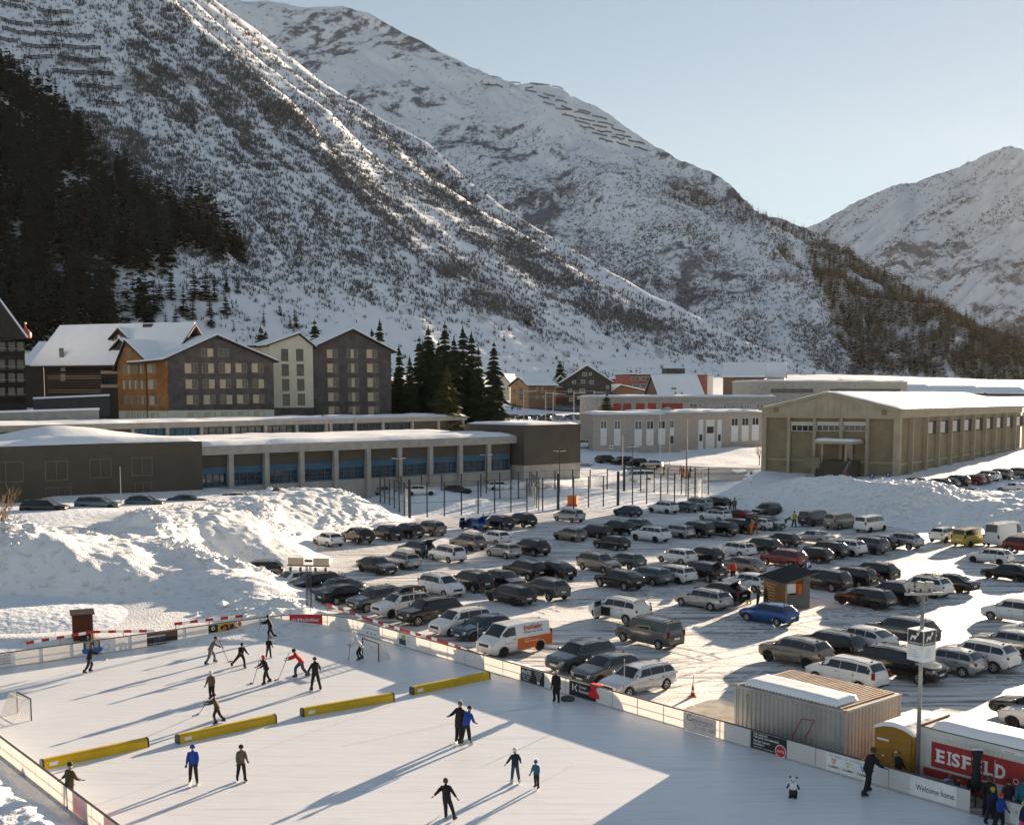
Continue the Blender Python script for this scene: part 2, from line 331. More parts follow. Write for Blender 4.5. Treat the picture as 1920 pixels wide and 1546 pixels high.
BANK2 += [('w', x, 190 - (x - 40) * .25, 1.6 + (x - 40) * .02) for x in range(36, 120, 10)]
bank('snow_bank.001', BANK2, (30, 92, 142, 194), .75, .28, 5)
# snow shovelled up against the boards at the bottom left, and low ridges round the rink
BANK3 = [('z', -60, 1400, .5), ('z', 0, 1440, .55), ('z', 90, 1500, .5), ('z', 200, 1570, .4), ('d', -40, 1430, 51), ('z', 30, 1530, .9), ('z', -100, 1500, 1.3), ('w', -19, 43, .7), ('w', -28, 44, 1.4), ('w', -24, 48, 1.0), ('w', -20, 50, .2), ('w', -27, 58.6, .3), ('w', -32, 52, 1.4), ('w', -16.5, 43, .2), ('w', -14, 42, 0)]
MAT['trodden'] = noise_mat('trodden_snow', (.78, .78, .79), (.87, .87, .87), .8, 6, .6, .9, 3.2, spec=.2, bdist=.16)
def low_bank(name, line, side, w, h, seed, mat='trodden'):
    'a ridge of shovelled snow along a polyline, offset to one side'
    P = [Vector(p) for p in line]; S = []
    for a, b in zip(P[:-1], P[1:]):
        n = max(2, int((b - a).length / .3))
        S += [(a.lerp(b, k / n), (b - a).normalized()) for k in range(n)]
    rows = []
    m = 16
    for p, d in S:
        nrm = Vector((-d.y, d.x, 0)) * side
        for j in range(m): q = p + nrm * (w * j / (m - 1)); rows.append((q.x, q.y))
    A = np.array(rows).reshape(len(S), m, 2); X = A[..., 0]; Y = A[..., 1]; j = np.linspace(0, 1, m)[None]
    prof = np.sin(np.pi * np.clip(j, 0, 1)) ** .7
    t = np.linspace(0, 1, len(S))[:, None]; endf = sstep(0, .03, t) * (1 - sstep(.97, 1, t))
    Z = gz(X, Y) - .05 + endf * prof * h * (.65 + .7 * fbm(X * .25, Y * .25, 3, seed) + .35 * (1 - np.clip(worley(X * 1.5, Y * 1.5, seed), 0, 1))) + .04 * prof * fbm(X * 2.5, Y * 2.5, 3, seed + 2)
    return tag(mesh_obj(name, grid_mesh(name, X, Y, Z), MAT[mat]), kind='structure')
# ================================================================== mountains
class Slope:
    'a mountain side spanned between an upper and a lower line, both picked in the photograph with a distance'
    def __init__(s, top, bot, prof=None, ns=240, nt=200, relief=None):
        s.top = np.array(top, float); s.bot = np.array(bot, float); S = np.linspace(0, 1, ns); T = np.linspace(0, 1, nt)
        u0 = np.linspace(0, 1, len(top)); u1 = np.linspace(0, 1, len(bot))
        A = np.stack([np.interp(S, u0, s.top[:, k]) for k in range(3)], 1); B = np.stack([np.interp(S, u1, s.bot[:, k]) for k in range(3)], 1)
        wt = lambda a: np.stack([np.array(atd(*r)) for r in a])
        s.S, s.T = np.meshgrid(S, T); a = wt(A); b = wt(B)
        P = a[None] * (1 - s.T[..., None]) + b[None] * s.T[..., None]
        if prof is not None: P = prof(P, s.S, s.T)
        if relief is not None: P = relief(P, s.S, s.T)
        s.P = P; s.px = proj(P)
    def skirt(s, d):
        s.P = np.concatenate([s.P, s.P[-1:] + np.array(d)], 0)
    def pick(s, px, py):
        d = ((s.px - np.array([px, py])) ** 2).sum(-1); i = np.unravel_index(np.argmin(d), d.shape); return s.P[i]
    def build(s, name, mat): return tag(mesh_obj(name, grid_mesh(name, s.P[..., 0], s.P[..., 1], s.P[..., 2]), mat), kind='structure')
# --- the near slope on the left: fall lines run down to the right, the crest is its far edge
def near_prof(P, S, T):
    # crest line (s = 0) through the picked silhouette
    cr = np.array([(330, -60, 1230), (390, -8, 1200), (480, 55, 1165), (600, 150, 1120), (700, 213, 1085), (800, 268, 1050), (870, 330, 1025), (930, 380, 1000), (1000, 424, 975), (1080, 470, 950), (1200, 540, 920), (1300, 590, 905), (1400, 640, 895), (1500, 680, 885), (1600, 716, 880)])
    tt = np.linspace(0, 1, len(cr)); C = np.stack([np.array(atd(*[np.interp(t, tt, cr[:, k]) for k in range(3)])) for t in T[:, 0]])
    w = (1 - S[..., None]) ** 3
    base0 = P[:, :1]; P = P + (C[:, None] - base0) * w
    return P
def near_relief(P, S, T):
    nrm = np.array([.3, -.42, .86])
    # gullies follow the fall lines; ribs between them
    s = S * 14 + fbm(S * 8, T * 2.5, 3, 2) * .55
    g = np.abs(((s) % 1) - .5) * 2
    big = (1 - g) ** 1.6
    gate = sstep(.1, .5, fbm(S * 6 + 3, T * 3, 3, 4) + .35) * sstep(1.0, .75, T) * sstep(0, .03, S)
    h = -big * gate * 7 + fbm(S * 14, T * 4, 4, 6) * 4 * sstep(0, .05, S) * sstep(1.02, .8, T) + fbm(S * 60, T * 30, 4, 9) * 1.6
    # the flank rolls over towards the crest and turns to the sun
    return P + h[..., None] * nrm
TOPN = [(330, -60, 1230), (180, -140, 1000), (20, -160, 1000), (-200, -160, 980), (-480, -100, 900), (-900, 100, 800)]
BOTN = [(1600, 718, 880), (1180, 712, 740), (880, 704, 640), (620, 698, 580), (330, 694, 540), (60, 694, 510), (-400, 684, 480)]
near = Slope(TOPN, BOTN, near_prof, 420, 380, near_relief)
# --- the middle mountain
def mid_relief(P, S, T):
    f = sstep(0, .04, T)
    h = fbm(S * 9 + T * 3, T * 3 - S * 3, 3, 31) * 40 * f * sstep(1, .8, T) - np.abs(fbm(S * 26 + T * 8, T * 5, 4, 35)) * 22 * f + fbm(S * 80, T * 40, 4, 38) * 5
    return P + h[..., None] * np.array([.25, -.75, .6])
TOPM = [(250, -60, 2700), (400, -10, 2650), (440, 5, 2620), (500, 0, 2600), (560, 14, 2560), (640, 12, 2540), (690, 25, 2500), (760, 62, 2420), (860, 113, 2320), (920, 140, 2260), (970, 158, 2200), (1005, 153, 2160), (1060, 172, 2100), (1140, 213, 2020), (1200, 254, 1960), (1270, 300, 1880), (1330, 322, 1830), (1368, 345, 1780), (1412, 392, 1700), (1480, 416, 1640), (1530, 437, 1580), (1590, 470, 1520), (1650, 505, 1460), (1720, 550, 1400), (1800, 592, 1340), (1880, 622, 1300), (1960, 660, 1270), (2060, 715, 1260)]
_u = np.linspace(0, 1, 9)
BOTM = [(300, 720, 1750), (560, 720, 1600), (800, 720, 1450), (1000, 725, 1330), (1200, 722, 1220), (1400, 718, 1130), (1560, 716, 1080), (1720, 722, 1060), (1850, 726, 1060), (1950, 728, 1080), (2080, 732, 1120)]
mid = Slope(TOPM, BOTM, None, 420, 200, mid_relief)
def far_relief(P, S, T):
    f = sstep(0, .05, T)
    h = np.abs(fbm(S * 9 + T * 6, T * 3, 6, 51)) * 60 * f + fbm(S * 60 + T * 46, T * 6, 5, 55) * 22 * f + fbm(S * 110 + T * 90, T * 30, 4, 57) * 8
    return P + h[..., None] * np.array([-.35, -.7, .55])
TOPR = [(1380, 520, 4300), (1470, 465, 4200), (1530, 422, 4100), (1560, 405, 4050), (1590, 386, 4000), (1640, 362, 3950), (1685, 344, 3900), (1712, 344, 3900), (1760, 326, 3850), (1800, 312, 3800), (1850, 289, 3750), (1888, 274, 3700), (1915, 278, 3700), (1950, 300, 3700), (1990, 350, 3750), (2040, 440, 3800), (2100, 560, 3850), (2150, 640, 3900), (2210, 705, 3900)]
BOTR = [(1380, 735, 2400), (1700, 735, 2200), (2000, 735, 2200), (2250, 738, 2300)]
farm = Slope(TOPR, BOTR, None, 260, 160, far_relief)
def mount_mat(name, rock, snow1, snow2, lo, hi, scale, slope=.0, stretch=(1, 1, 1), bump=.6, bd=3.0):
    m, nt, b = new_mat(name, snow1, .7, 0, .15); L = nt.links.new
    tc = _n(nt, 'ShaderNodeTexCoord'); mp = _n(nt, 'ShaderNodeMapping'); mp.inputs['Scale'].default_value = stretch; L(tc.outputs['Object'], mp.inputs[0])
    n1 = _n(nt, 'ShaderNodeTexNoise', Scale=scale, Detail=9, Roughness=.68); L(mp.outputs[0], n1.inputs['Vector'])
    n2 = _n(nt, 'ShaderNodeTexNoise', Scale=scale * .13, Detail=4, Roughness=.55); L(mp.outputs[0], n2.inputs['Vector'])
    a = _n(nt, 'ShaderNodeMath', operation='MULTIPLY_ADD'); L(n2.outputs['Fac'], a.inputs[0]); a.inputs[1].default_value = .9; L(n1.outputs['Fac'], a.inputs[2])
    r = _n(nt, 'ShaderNodeMapRange'); r.inputs['From Min'].default_value = lo; r.inputs['From Max'].default_value = hi; L(a.outputs[0], r.inputs['Value'])
    n3 = _n(nt, 'ShaderNodeTexNoise', Scale=scale * .5, Detail=5); L(mp.outputs[0], n3.inputs['Vector'])
    s = _n(nt, 'ShaderNodeMix', data_type='RGBA'); s.inputs[6].default_value = (*snow1, 1); s.inputs[7].default_value = (*snow2, 1); L(n3.outputs['Fac'], s.inputs['Factor'])
    k = _n(nt, 'ShaderNodeMix', data_type='RGBA'); L(r.outputs[0], k.inputs['Factor']); L(s.outputs[2], k.inputs[6]); k.inputs[7].default_value = (*rock, 1)
    L(k.outputs[2], b.inputs['Base Color'])
    bp = _n(nt, 'ShaderNodeBump', Strength=bump, Distance=bd); L(a.outputs[0], bp.inputs['Height']); L(bp.outputs[0], b.inputs['Normal'])
    return m
MAT['near_hill'] = mount_mat('near_slope_snow', (.30, .31, .33), (.74, .77, .82), (.83, .85, .88), 1.04, 1.2, .05, bump=.5, bd=2.0)
MAT['mid_hill'] = mount_mat('middle_mountain_snow', (.15, .16, .18), (.73, .76, .81), (.83, .85, .88), 1.0, 1.10, .03, bump=.6, bd=6.0)
MAT['far_hill'] = mount_mat('far_mountain_snow', (.2, .19, .2), (.74, .75, .77), (.84, .84, .84), 1.02, 1.12, .016, bump=.7, bd=10.0)
near.skirt((-4, -25, -40)); mid.skirt((0, -60, -60)); farm.skirt((0, -100, -150))
near.build('mountain', MAT['near_hill']); mid.build('mountain.001', MAT['mid_hill']); farm.build('mountain.002', MAT['far_hill'])

# ------------------------------------------------------------------ the cold hazy air of the valley
hz = MB().box((0, 1750, 540), (9000, 6700, 1120)).mesh('haze'); hm = bpy.data.materials.new('haze_air'); hm.use_nodes = True; hn = hm.node_tree; hn.nodes.clear(); hv = hn.nodes.new('ShaderNodeVolumePrincipled'); hv.inputs['Color'].default_value = (1.0, .97, .93, 1); hv.inputs['Density'].default_value = .000007; hv.inputs['Anisotropy'].default_value = .35
ho = hn.nodes.new('ShaderNodeOutputMaterial'); hn.links.new(hv.outputs[0], ho.inputs['Volume']); tag(mesh_obj('haze', hz, hm), kind='stuff')
# ================================================================== buildings
MAT['glass'] = noise_mat('window_glass', (.02, .025, .03), (.05, .06, .07), .8, 3, .08, spec=.8)
MAT['concrete'] = noise_mat('concrete', (.33, .30, .27), (.42, .39, .35), .7, 6, .8, .2, 6)
MAT['olive_wall'] = noise_mat('brown_render', (.080, .066, .050), (.100, .083, .064), .4, 6, .85, .15, 8)
MAT['blue_frame'] = noise_mat('blue_frame', (.035, .10, .16), (.05, .13, .20), 1.2, 4, .5)
MAT['white_paint'] = flat('white_paint', (.72, .72, .70), .5)
MAT['shutter'] = noise_mat('pale_shutter', (.52, .40, .27), (.60, .47, .33), 1.5, 4, .7)
MAT['frame_wood'] = noise_mat('pale_window_frame', (.34, .25, .17), (.42, .32, .22), 2, 4, .7)
MAT['dark_eave'] = noise_mat('dark_eave', (.03, .024, .022), (.05, .04, .037), 2, 4, .7)
MAT['cream'] = noise_mat('cream_render', (.62, .57, .44), (.68, .63, .50), .6, 5, .85, .1, 9)
MAT['dark_wood'] = noise_mat('dark_wood', (.035, .026, .020), (.07, .05, .038), 1.0, 6, .75, .3, 9, stretch=(1, 1, 6))
MAT['steel'] = noise_mat('galvanised_steel', (.32, .32, .31), (.42, .42, .40), 3, 4, .45, metal=.6)
MAT['dark_steel'] = noise_mat('dark_steel', (.035, .035, .037), (.06, .06, .06), 3, 4, .5, metal=.3)
def shingle_mat(name, c1, c2, c3, rust=None):
    m, nt, b = new_mat(name, c1, .85, 0, .2); L = nt.links.new
    tc = _n(nt, 'ShaderNodeTexCoord'); br = _n(nt, 'ShaderNodeTexBrick', Scale=1.0); br.offset = .5
    sp = _n(nt, 'ShaderNodeSeparateXYZ'); L(tc.outputs['Object'], sp.inputs[0]); cb = _n(nt, 'ShaderNodeCombineXYZ')
    ad = _n(nt, 'ShaderNodeMath', operation='ADD'); L(sp.outputs['X'], ad.inputs[0]); L(sp.outputs['Y'], ad.inputs[1]); L(ad.outputs[0], cb.inputs['X']); L(sp.outputs['Z'], cb.inputs['Y']); L(cb.outputs[0], br.inputs['Vector'])
    br.inputs['Color1'].default_value = (*c1, 1); br.inputs['Color2'].default_value = (*c2, 1); br.inputs['Mortar'].default_value = (*c3, 1)
    br.inputs['Brick Width'].default_value = .32; br.inputs['Row Height'].default_value = .26; br.inputs['Mortar Size'].default_value = .02
    nz = _n(nt, 'ShaderNodeTexNoise', Scale=.6, Detail=6); L(tc.outputs['Object'], nz.inputs['Vector'])
    mx = _n(nt, 'ShaderNodeMix', data_type='RGBA', blend_type='OVERLAY'); mx.inputs['Factor'].default_value = .7; L(br.outputs['Color'], mx.inputs[6]); L(nz.outputs['Fac'], mx.inputs[7]); L(mx.outputs[2], b.inputs['Base Color'])
    bp = _n(nt, 'ShaderNodeBump', Strength=.6, Distance=.03); L(br.outputs['Fac'], bp.inputs['Height']); bp.invert = True; L(bp.outputs[0], b.inputs['Normal'])
    return m
MAT['larch'] = shingle_mat('larch_shingles', (.50, .22, .075), (.36, .15, .05), (.16, .07, .03))
MAT['grey_shingle'] = shingle_mat('weathered_shingles', (.16, .135, .125), (.115, .10, .095), (.06, .05, .05))
MAT['brick_red'] = noise_mat('red_brick', (.27, .085, .06), (.34, .12, .085), 1.2, 5, .85)
MAT['red_door'] = noise_mat('red_garage_door', (.30, .05, .035), (.37, .07, .05), 1.2, 4, .6)
MAT['pink_stone'] = noise_mat('pinkish_stone', (.39, .335, .285), (.46, .40, .35), 1.5, 6, .85, .2, 8)
MAT['ochre_wall'] = noise_mat('ochre_panel', (.20, .16, .095), (.25, .205, .125), .5, 5, .8, .1, 8)
MAT['ochre_conc'] = noise_mat('ochre_concrete', (.33, .28, .20), (.40, .345, .255), .5, 5, .8, .1, 8)
class Facade:
    'a vertical wall between two picture columns, with a way of putting things on it where the photograph shows them'
    def __init__(s, pxl, dl, pxr, dr, z0, pyref=760):
        a = atd(pxl, pyref, dl); b = atd(pxr, pyref, dr)
        for _ in range(0): pass
        s.a = Vector((a.x, a.y, z0)); s.b = Vector((b.x, b.y, z0)); s.z0 = z0
        s.u = (s.b - s.a).normalized(); s.L = (s.b - s.a).length; s.n = Vector((s.u.y, -s.u.x, 0))
        if s.n.dot(-s.a) < 0: s.n = -s.n
    def on(s, px, py):
        d = ray(px, py); o = Vector((0, 0, CAMH)); t = (s.a - o).dot(s.n) / d.dot(s.n); p = o + d * t
        return (p - s.a).dot(s.u), p.z - s.z0
    def p(s, u, z, out=0.0): return s.a + s.u * u + s.n * out + Vector((0, 0, z))
    def mat3(s): return Matrix((s.u, -s.n, Vector((0, 0, 1)))).transposed()
    def slab(s, mb, u0, u1, z0, z1, o0, o1):
        c = s.p((u0 + u1) / 2, (z0 + z1) / 2, (o0 + o1) / 2); return mb.box(c, (u1 - u0, abs(o1 - o0), z1 - z0), M=s.mat3())
def root_at(name, f, label, cat, group=None):
    return empty(name, (0, 0, 0), 0, label, cat, group)
def put(f, root, name, mat, u0, u1, z0, z1, o0, o1): mb = MB(); f.slab(mb, u0, u1, z0, z1, o0, o1); return mb.build(name, MAT[mat], root)
def rim(f, mb, u0, u1, z0, z1, o0, o1, t):
    f.slab(mb, u0, u1, z0, z0 + t, o0, o1); f.slab(mb, u0, u1, z1 - t, z1, o0, o1); f.slab(mb, u0, u0 + t, z0 + t, z1 - t, o0, o1); f.slab(mb, u1 - t, u1, z0 + t, z1 - t, o0, o1)
def window(f, root, u0, u1, z0, z1, shutter=None, frame='frame_wood', bars=1, t=.09, deep=.05):
    'frame standing proud of the wall, glass set back in it, shutter panel beside the glass'
    mb = MB(); rim(f, mb, u0, u1, z0, z1, -.02, deep, t); w = mb.build('window', MAT[frame], root)
    g0, g1 = u0 + t, u1 - t
    if shutter is not None:
        side, fr = shutter; m = g0 + (g1 - g0) * fr
        if side == 'm':
            q = (g1 - g0) / 3; put(f, w, 'shutter', 'shutter', g0 + q * 1.05, g0 + q * 1.95, z0 + t, z1 - t, .0, deep - .01)
        else:
            s0, s1 = (g0, m) if side == 'l' else (m, g1)
            put(f, w, 'shutter', 'shutter', s0, s1, z0 + t, z1 - t, .0, deep - .005)
            g0, g1 = (m, g1) if side == 'l' else (g0, m)
    put(f, w, 'pane', 'glass', g0, g1, z0 + t, z1 - t, -.01, .012)
    if bars:
        mb = MB(); k = (g1 - g0) / (bars + 1)
        for i in range(bars): f.slab(mb, g0 + k * (i + 1) - .025, g0 + k * (i + 1) + .025, z0 + t, z1 - t, .013, .03)
        mb.build('glazing_bar', MAT[frame], w)
    return w
def win_px(f, root, x0, y0, x1, y1, **kw):
    u0, z1 = f.on(x0, y0); u1, z0 = f.on(x1, y1); u1b, z1b = f.on(x1, y0); u0b, z0b = f.on(x0, y1)
    return window(f, root, min(u0, u1), max(u0, u1), (z0 + z0b) / 2, (z1 + z1b) / 2, **kw)
def block(f, root, depth, h, mat, name='wall', o=0.0, u0=0, u1=None, z0=0.0): return put(f, root, name, mat, u0, f.L if u1 is None else u1, z0, h, -depth, o)
def flat_roof(f, root, depth, h, over=.4, t=.35, snow=.45, edge='concrete', u0=0, u1=None):
    u1 = f.L if u1 is None else u1
    r = put(f, root, 'roof', edge, u0 - over, u1 + over, h, h + t, -depth - over, over)
    snow_top(f, r, u0 - over + .15, u1 + over - .15, h + t, -depth - over + .15, over - .12, snow); return r
def snow_top(f, root, u0, u1, z, o0, o1, th, seed=0, lump=.25):
    st = max(.16, min(1.0, (o1 - o0) / 12)); nu = max(6, int((u1 - u0) / st)); no = max(5, int((o1 - o0) / st)); U, O = np.meshgrid(np.linspace(u0, u1, nu), np.linspace(o0, o1, no))
    e = np.minimum(np.minimum(U - u0, u1 - U), np.minimum(O - o0, o1 - O)); hh = th * (1 + lump * 2 * fbm(U * .22, O * .22, 3, seed + int(u1))) * np.sqrt(np.clip(e / max(.3, th * .9), 0, 1)) + .02
    hh = np.where(e <= 1e-6, .0, hh)
    P = np.array(f.a)[None, None] + U[..., None] * np.array(f.u) + O[..., None] * np.array(f.n); Z = f.z0 + z + hh
    # the rim drops straight down to the roof
    def ring(A): return np.concatenate([A[0, :], A[1:, -1], A[-1, -2::-1], A[-2:0:-1, 0]])
    return mesh_obj('snow_cover', grid_mesh('snow_cover', P[..., 0], P[..., 1], Z), MAT['roof_snow'], root)
def gable_roof(f, root, depth, he, hr, over=.8, overf=.8, t=.3, eave='dark_eave', u0=0, u1=None, snow=.3, um=None, name='roof', he2=None):
    'ridge runs back from the facade; gable faces the viewer'
    u1 = f.L if u1 is None else u1; um = (u0 + u1) / 2 if um is None else um; he2 = he if he2 is None else he2
    sl0 = (hr - he) / (um - u0); sl1 = (hr - he2) / (u1 - um)
    A = (u0 - over, he - over * sl0); B = (um, hr); C = (u1 + over, he2 - over * sl1)
    mb = MB(); poly = [A, B, C, (C[0], C[1] + t), (B[0], B[1] + t * 1.1), (A[0], A[1] + t)]
    mb.prism(poly[:2] + [poly[4], poly[5]], f.u, (0, 0, 1), f.p(0, 0, overf), -f.n * (depth + overf * 2)); mb.prism([poly[1], poly[2], poly[3], poly[4]], f.u, (0, 0, 1), f.p(0, 0, overf), -f.n * (depth + overf * 2))
    r = mb.build(name, MAT[eave], root)
    mb = MB(); e = .004; q = .12
    for P0, P1, s in ((A, B, 1), (B, C, 1)):
        p0 = (P0[0], P0[1] + t * (1 if P0 is A else 1.1) + e); p1 = (P1[0], P1[1] + t * (1.1 if P1 is B else 1) + e)
        mb.prism([p0, p1, (p1[0], p1[1] + snow), (p0[0], p0[1] + snow * .8)], f.u, (0, 0, 1), f.p(0, 0, overf - q), -f.n * (depth + overf * 2 - 2 * q))
    mb.build('snow_cover', MAT['roof_snow'], r, smooth=False); return r
def gable_wall(f, root, depth, he, hr, mat, u0=0, u1=None, um=None, name='wall', z0=0, he2=None):
    u1 = f.L if u1 is None else u1; um = (u0 + u1) / 2 if um is None else um
    mb = MB(); mb.prism([(u0, z0), (u1, z0), (u1, he2 or he), (um, hr), (u0, he)], f.u, (0, 0, 1), f.p(0, 0, 0), -f.n * depth); return mb.build(name, MAT[mat], root)
def side_facade(f, depth, right=True):
    'the wall running back from the right (or left) end of a facade'
    g = Facade.__new__(Facade); g.z0 = f.z0
    if right: g.a = f.b.copy(); g.b = f.b - f.n * depth; 
    else: g.a = f.a - f.n * depth; g.b = f.a.copy()
    g.u = (g.b - g.a).normalized(); g.L = depth; g.n = f.u.copy() if right else -f.u
    return g
# ---------------------------------------------------------------- front garage hall: brown box, glazed bays, brown end block
fh = Facade(-60, 141, 1070, 212, 3.0)
MAT['blind_frame'] = noise_mat('brown_frame', (.15, .13, .105), (.19, .165, .135), 1, 4, .7)
def hall_front():
    r = root_at('garage_hall', fh, 'long low hall with blue glazed bays between concrete piers and a snowy flat roof', 'building')
    ub = fh.on(372, 870)[0]; ue = fh.on(962, 850)[0]; uc = fh.on(1005, 850)[0]
    ztop = fh.on(372, 828)[1]; ze = fh.on(700, 826)[1] ; zb = fh.on(960, 890)[1]
    put(fh, r, 'brown_wing', 'olive_wall', 0, ub, -2, ztop, -26, 1.2)
    hh = (fh.on(372, 839)[1] + fh.on(962, 815)[1]) / 2
    put(fh, r, 'wall', 'concrete', ub, ue, -2, hh - .5, -28, -.9)
    rf = put(fh, r, 'roof', 'concrete', ub + .003, ue + .6, hh - 1.3, hh, -28.5, .35)
    snow_top(fh, rf, ub + .3, ue + .5, hh, -28.3, .3, .55, 3)
    rw = put(fh, r, 'brown_wing_roof', 'olive_wall', -.2, ub - .01, ztop + .002, ztop + .1, -26, 1.2)
    # a drift piled on the wing roof
    nu, no = 60, 30; U, O = np.meshgrid(np.linspace(.1, ub - .4, nu), np.linspace(-25.8, .9, no)); e = np.minimum(np.minimum(U, ub - .4 - U), np.minimum(O + 25.8, .9 - O))
    uc0 = fh.on(145, 806)[0]
    hh2 = (.5 + 1.9 * np.exp(-((U - uc0) / 9) ** 2 - ((O + 6) / 5) ** 2) + .25 * fbm(U * .15, O * .15, 3, 4)) * sstep(-.2, .8, e)
    P = np.array(fh.a)[None, None] + U[..., None] * np.array(fh.u) + O[..., None] * np.array(fh.n)
    mesh_obj('snow_cover', grid_mesh('snow_cover', P[..., 0], P[..., 1], fh.z0 + ztop + .1 + hh2), MAT['roof_snow'], rw)
    # blind windows of the brown wing
    for x0, y0, x1, y1 in [(-30, 866, 38, 902), (77, 864, 121, 899), (160, 860, 202, 894), (239, 857, 279, 890), (78, 913, 127, 934), (245, 904, 278, 922)]:
        u0, z1 = fh.on(x0, y0); u1, z0 = fh.on(x1, y1); mb = MB(); rim(fh, mb, u0, u1, z0, z1, 1.19, 1.27, .1); fh.slab(mb, (u0 + u1) / 2 - .04, (u0 + u1) / 2 + .04, z0 + .1, z1 - .1, 1.19, 1.25)
        w = mb.build('window', MAT['blind_frame'], r); put(fh, w, 'blind', 'olive_wall', u0 + .1, u1 - .1, z0 + .1, z1 - .1, 1.19, 1.215)
    pil = [(428, 497), (497, 563), (563, 627), (627, 689), (689, 748), (748, 805), (805, 862), (862, 915), (915, 964)]
    edges = [fh.on(x, 850)[0] for x in (432, 499, 565, 629, 690, 749, 807, 863, 916)]
    for u in edges: put(fh, r, 'pier', 'concrete', u - .38, u + .38, -2, hh - 1.305, -.9, .28)
    for a, b in zip([ub] + edges, edges + [ue]):
        a2, b2 = a + .385, b - .385
        put(fh, r, 'parapet_panel', 'olive_wall', a2, b2, hh - 3.1, hh - 1.305, -.88, -.35)
        zs = zb + .9
        mb = MB(); rim(fh, mb, a2, b2, zs, hh - 3.12, -.88, -.45, .16); fh.slab(mb, a2 + .16, b2 - .16, hh - 4.1, hh - 3.28, -.88, -.5)
        for k in (.25, .5, .75): fh.slab(mb, a2 + (b2 - a2) * k - .06, a2 + (b2 - a2) * k + .06, zs + .16, hh - 4.1, -.88, -.5)
        for k in (.35, .68): fh.slab(mb, a2 + .16, b2 - .16, zs + (hh - 4.1 - zs) * k - .03, zs + (hh - 4.1 - zs) * k + .03, -.86, -.52)
        w = mb.build('window', MAT['blue_frame'], r)
        for k in range(4):
            q0 = a2 + .2 + (b2 - a2 - .4) * k / 4 + .04; q1 = a2 + .2 + (b2 - a2 - .4) * (k + 1) / 4 - .04
            put(fh, w, 'pane', 'glass', q0, q1, zs + .16, hh - 4.1, -.9, -.62)
        put(fh, r, 'plinth', 'concrete', a2, b2, -2, zs - .01, -.9, -.3)
    # the brown end block
    ht = fh.on(1000, 799)[1]
    put(fh, r, 'end_block', 'olive_wall', ue + .61, fh.L + .4, zb + 1.7, ht + .2, -14, 2.2)
    put(fh, r, 'end_block_plinth', 'concrete', ue + .63, fh.L + .38, -2, zb + 1.69, -14, 2.15)
    eb = put(fh, r, 'end_block_roof', 'olive_wall', ue + .7, fh.L + .3, ht + .205, ht + .3, -13.9, 2.1); snow_top(fh, eb, ue + .8, fh.L + .2, ht + .3, -13.8, 2.0, .35, 9)
hall_front()
# ---------------------------------------------------------------- second low hall behind it
fb = Facade(-80, 172, 871, 262, 5.0)
def hall_back():
    r = root_at('garage_hall', fb, 'second low hall with a row of narrow blue windows, behind the blue glazed hall', 'building')
    hh = (fb.on(60, 803)[1] + fb.on(860, 775)[1]) / 2
    put(fb, r, 'wall', 'concrete', 0, fb.L, -2, hh - 1, -14, -.6)
    rf = put(fb, r, 'roof', 'concrete', -.2, fb.L + .5, hh - 1.0, hh, -14.5, .3); snow_top(fb, rf, 0, fb.L + .3, hh, -14.3, .2, .4, 6, .35)
    xs = [248, 313, 377, 437, 497, 556, 611, 620, 666, 718, 773, 822, 868]; us = [fb.on(x, 795)[0] for x in xs]
    put(fb, r, 'brown_wall', 'olive_wall', 0, us[0] - .3, -2, hh - 1.01, -.6, -.2)
    for u in us: put(fb, r, 'pier', 'concrete', u - .3, u + .3, -2, hh - 1.005, -.6, .2)
    for i, (a, b) in enumerate(zip(us[:-1], us[1:])):
        if b - a < 3: continue
        a += .31; b -= .31
        if i >= 10: put(fb, r, 'brown_wall', 'olive_wall', a, b, -2, hh - 1.01, -.6, -.2); continue
        mb = MB(); rim(fb, mb, a, b, hh - 3.2, hh - 1.1, -.58, -.2, .15)
        n = 4
        for k in range(1, n): fb.slab(mb, a + (b - a) * k / n - .06, a + (b - a) * k / n + .06, hh - 3.05, hh - 1.25, -.58, -.25)
        w = mb.build('window', MAT['blue_frame'], r)
        for k in range(n): put(fb, w, 'pane', 'blue_frame' if i < 2 else 'glass', a + .15 + (b - a - .3) * k / n + .05, a + .15 + (b - a - .3) * (k + 1) / n - .05, hh - 3.05, hh - 1.25, -.6, -.4)
        put(fb, r, 'sill_wall', 'olive_wall', a, b, -2, hh - 3.21, -.6, -.25)
    u, z = fb.on(618, 775); mb = MB(); mb.tube(fb.p(u, hh, -2), fb.p(u, hh + 1.6, -2), .12); mb.tube(fb.p(u, hh + 1.6, -2), fb.p(u + .5, hh + 1.2, -2), .1); mb.build('vent_pipe', MAT['dark_steel'], r)
hall_back()
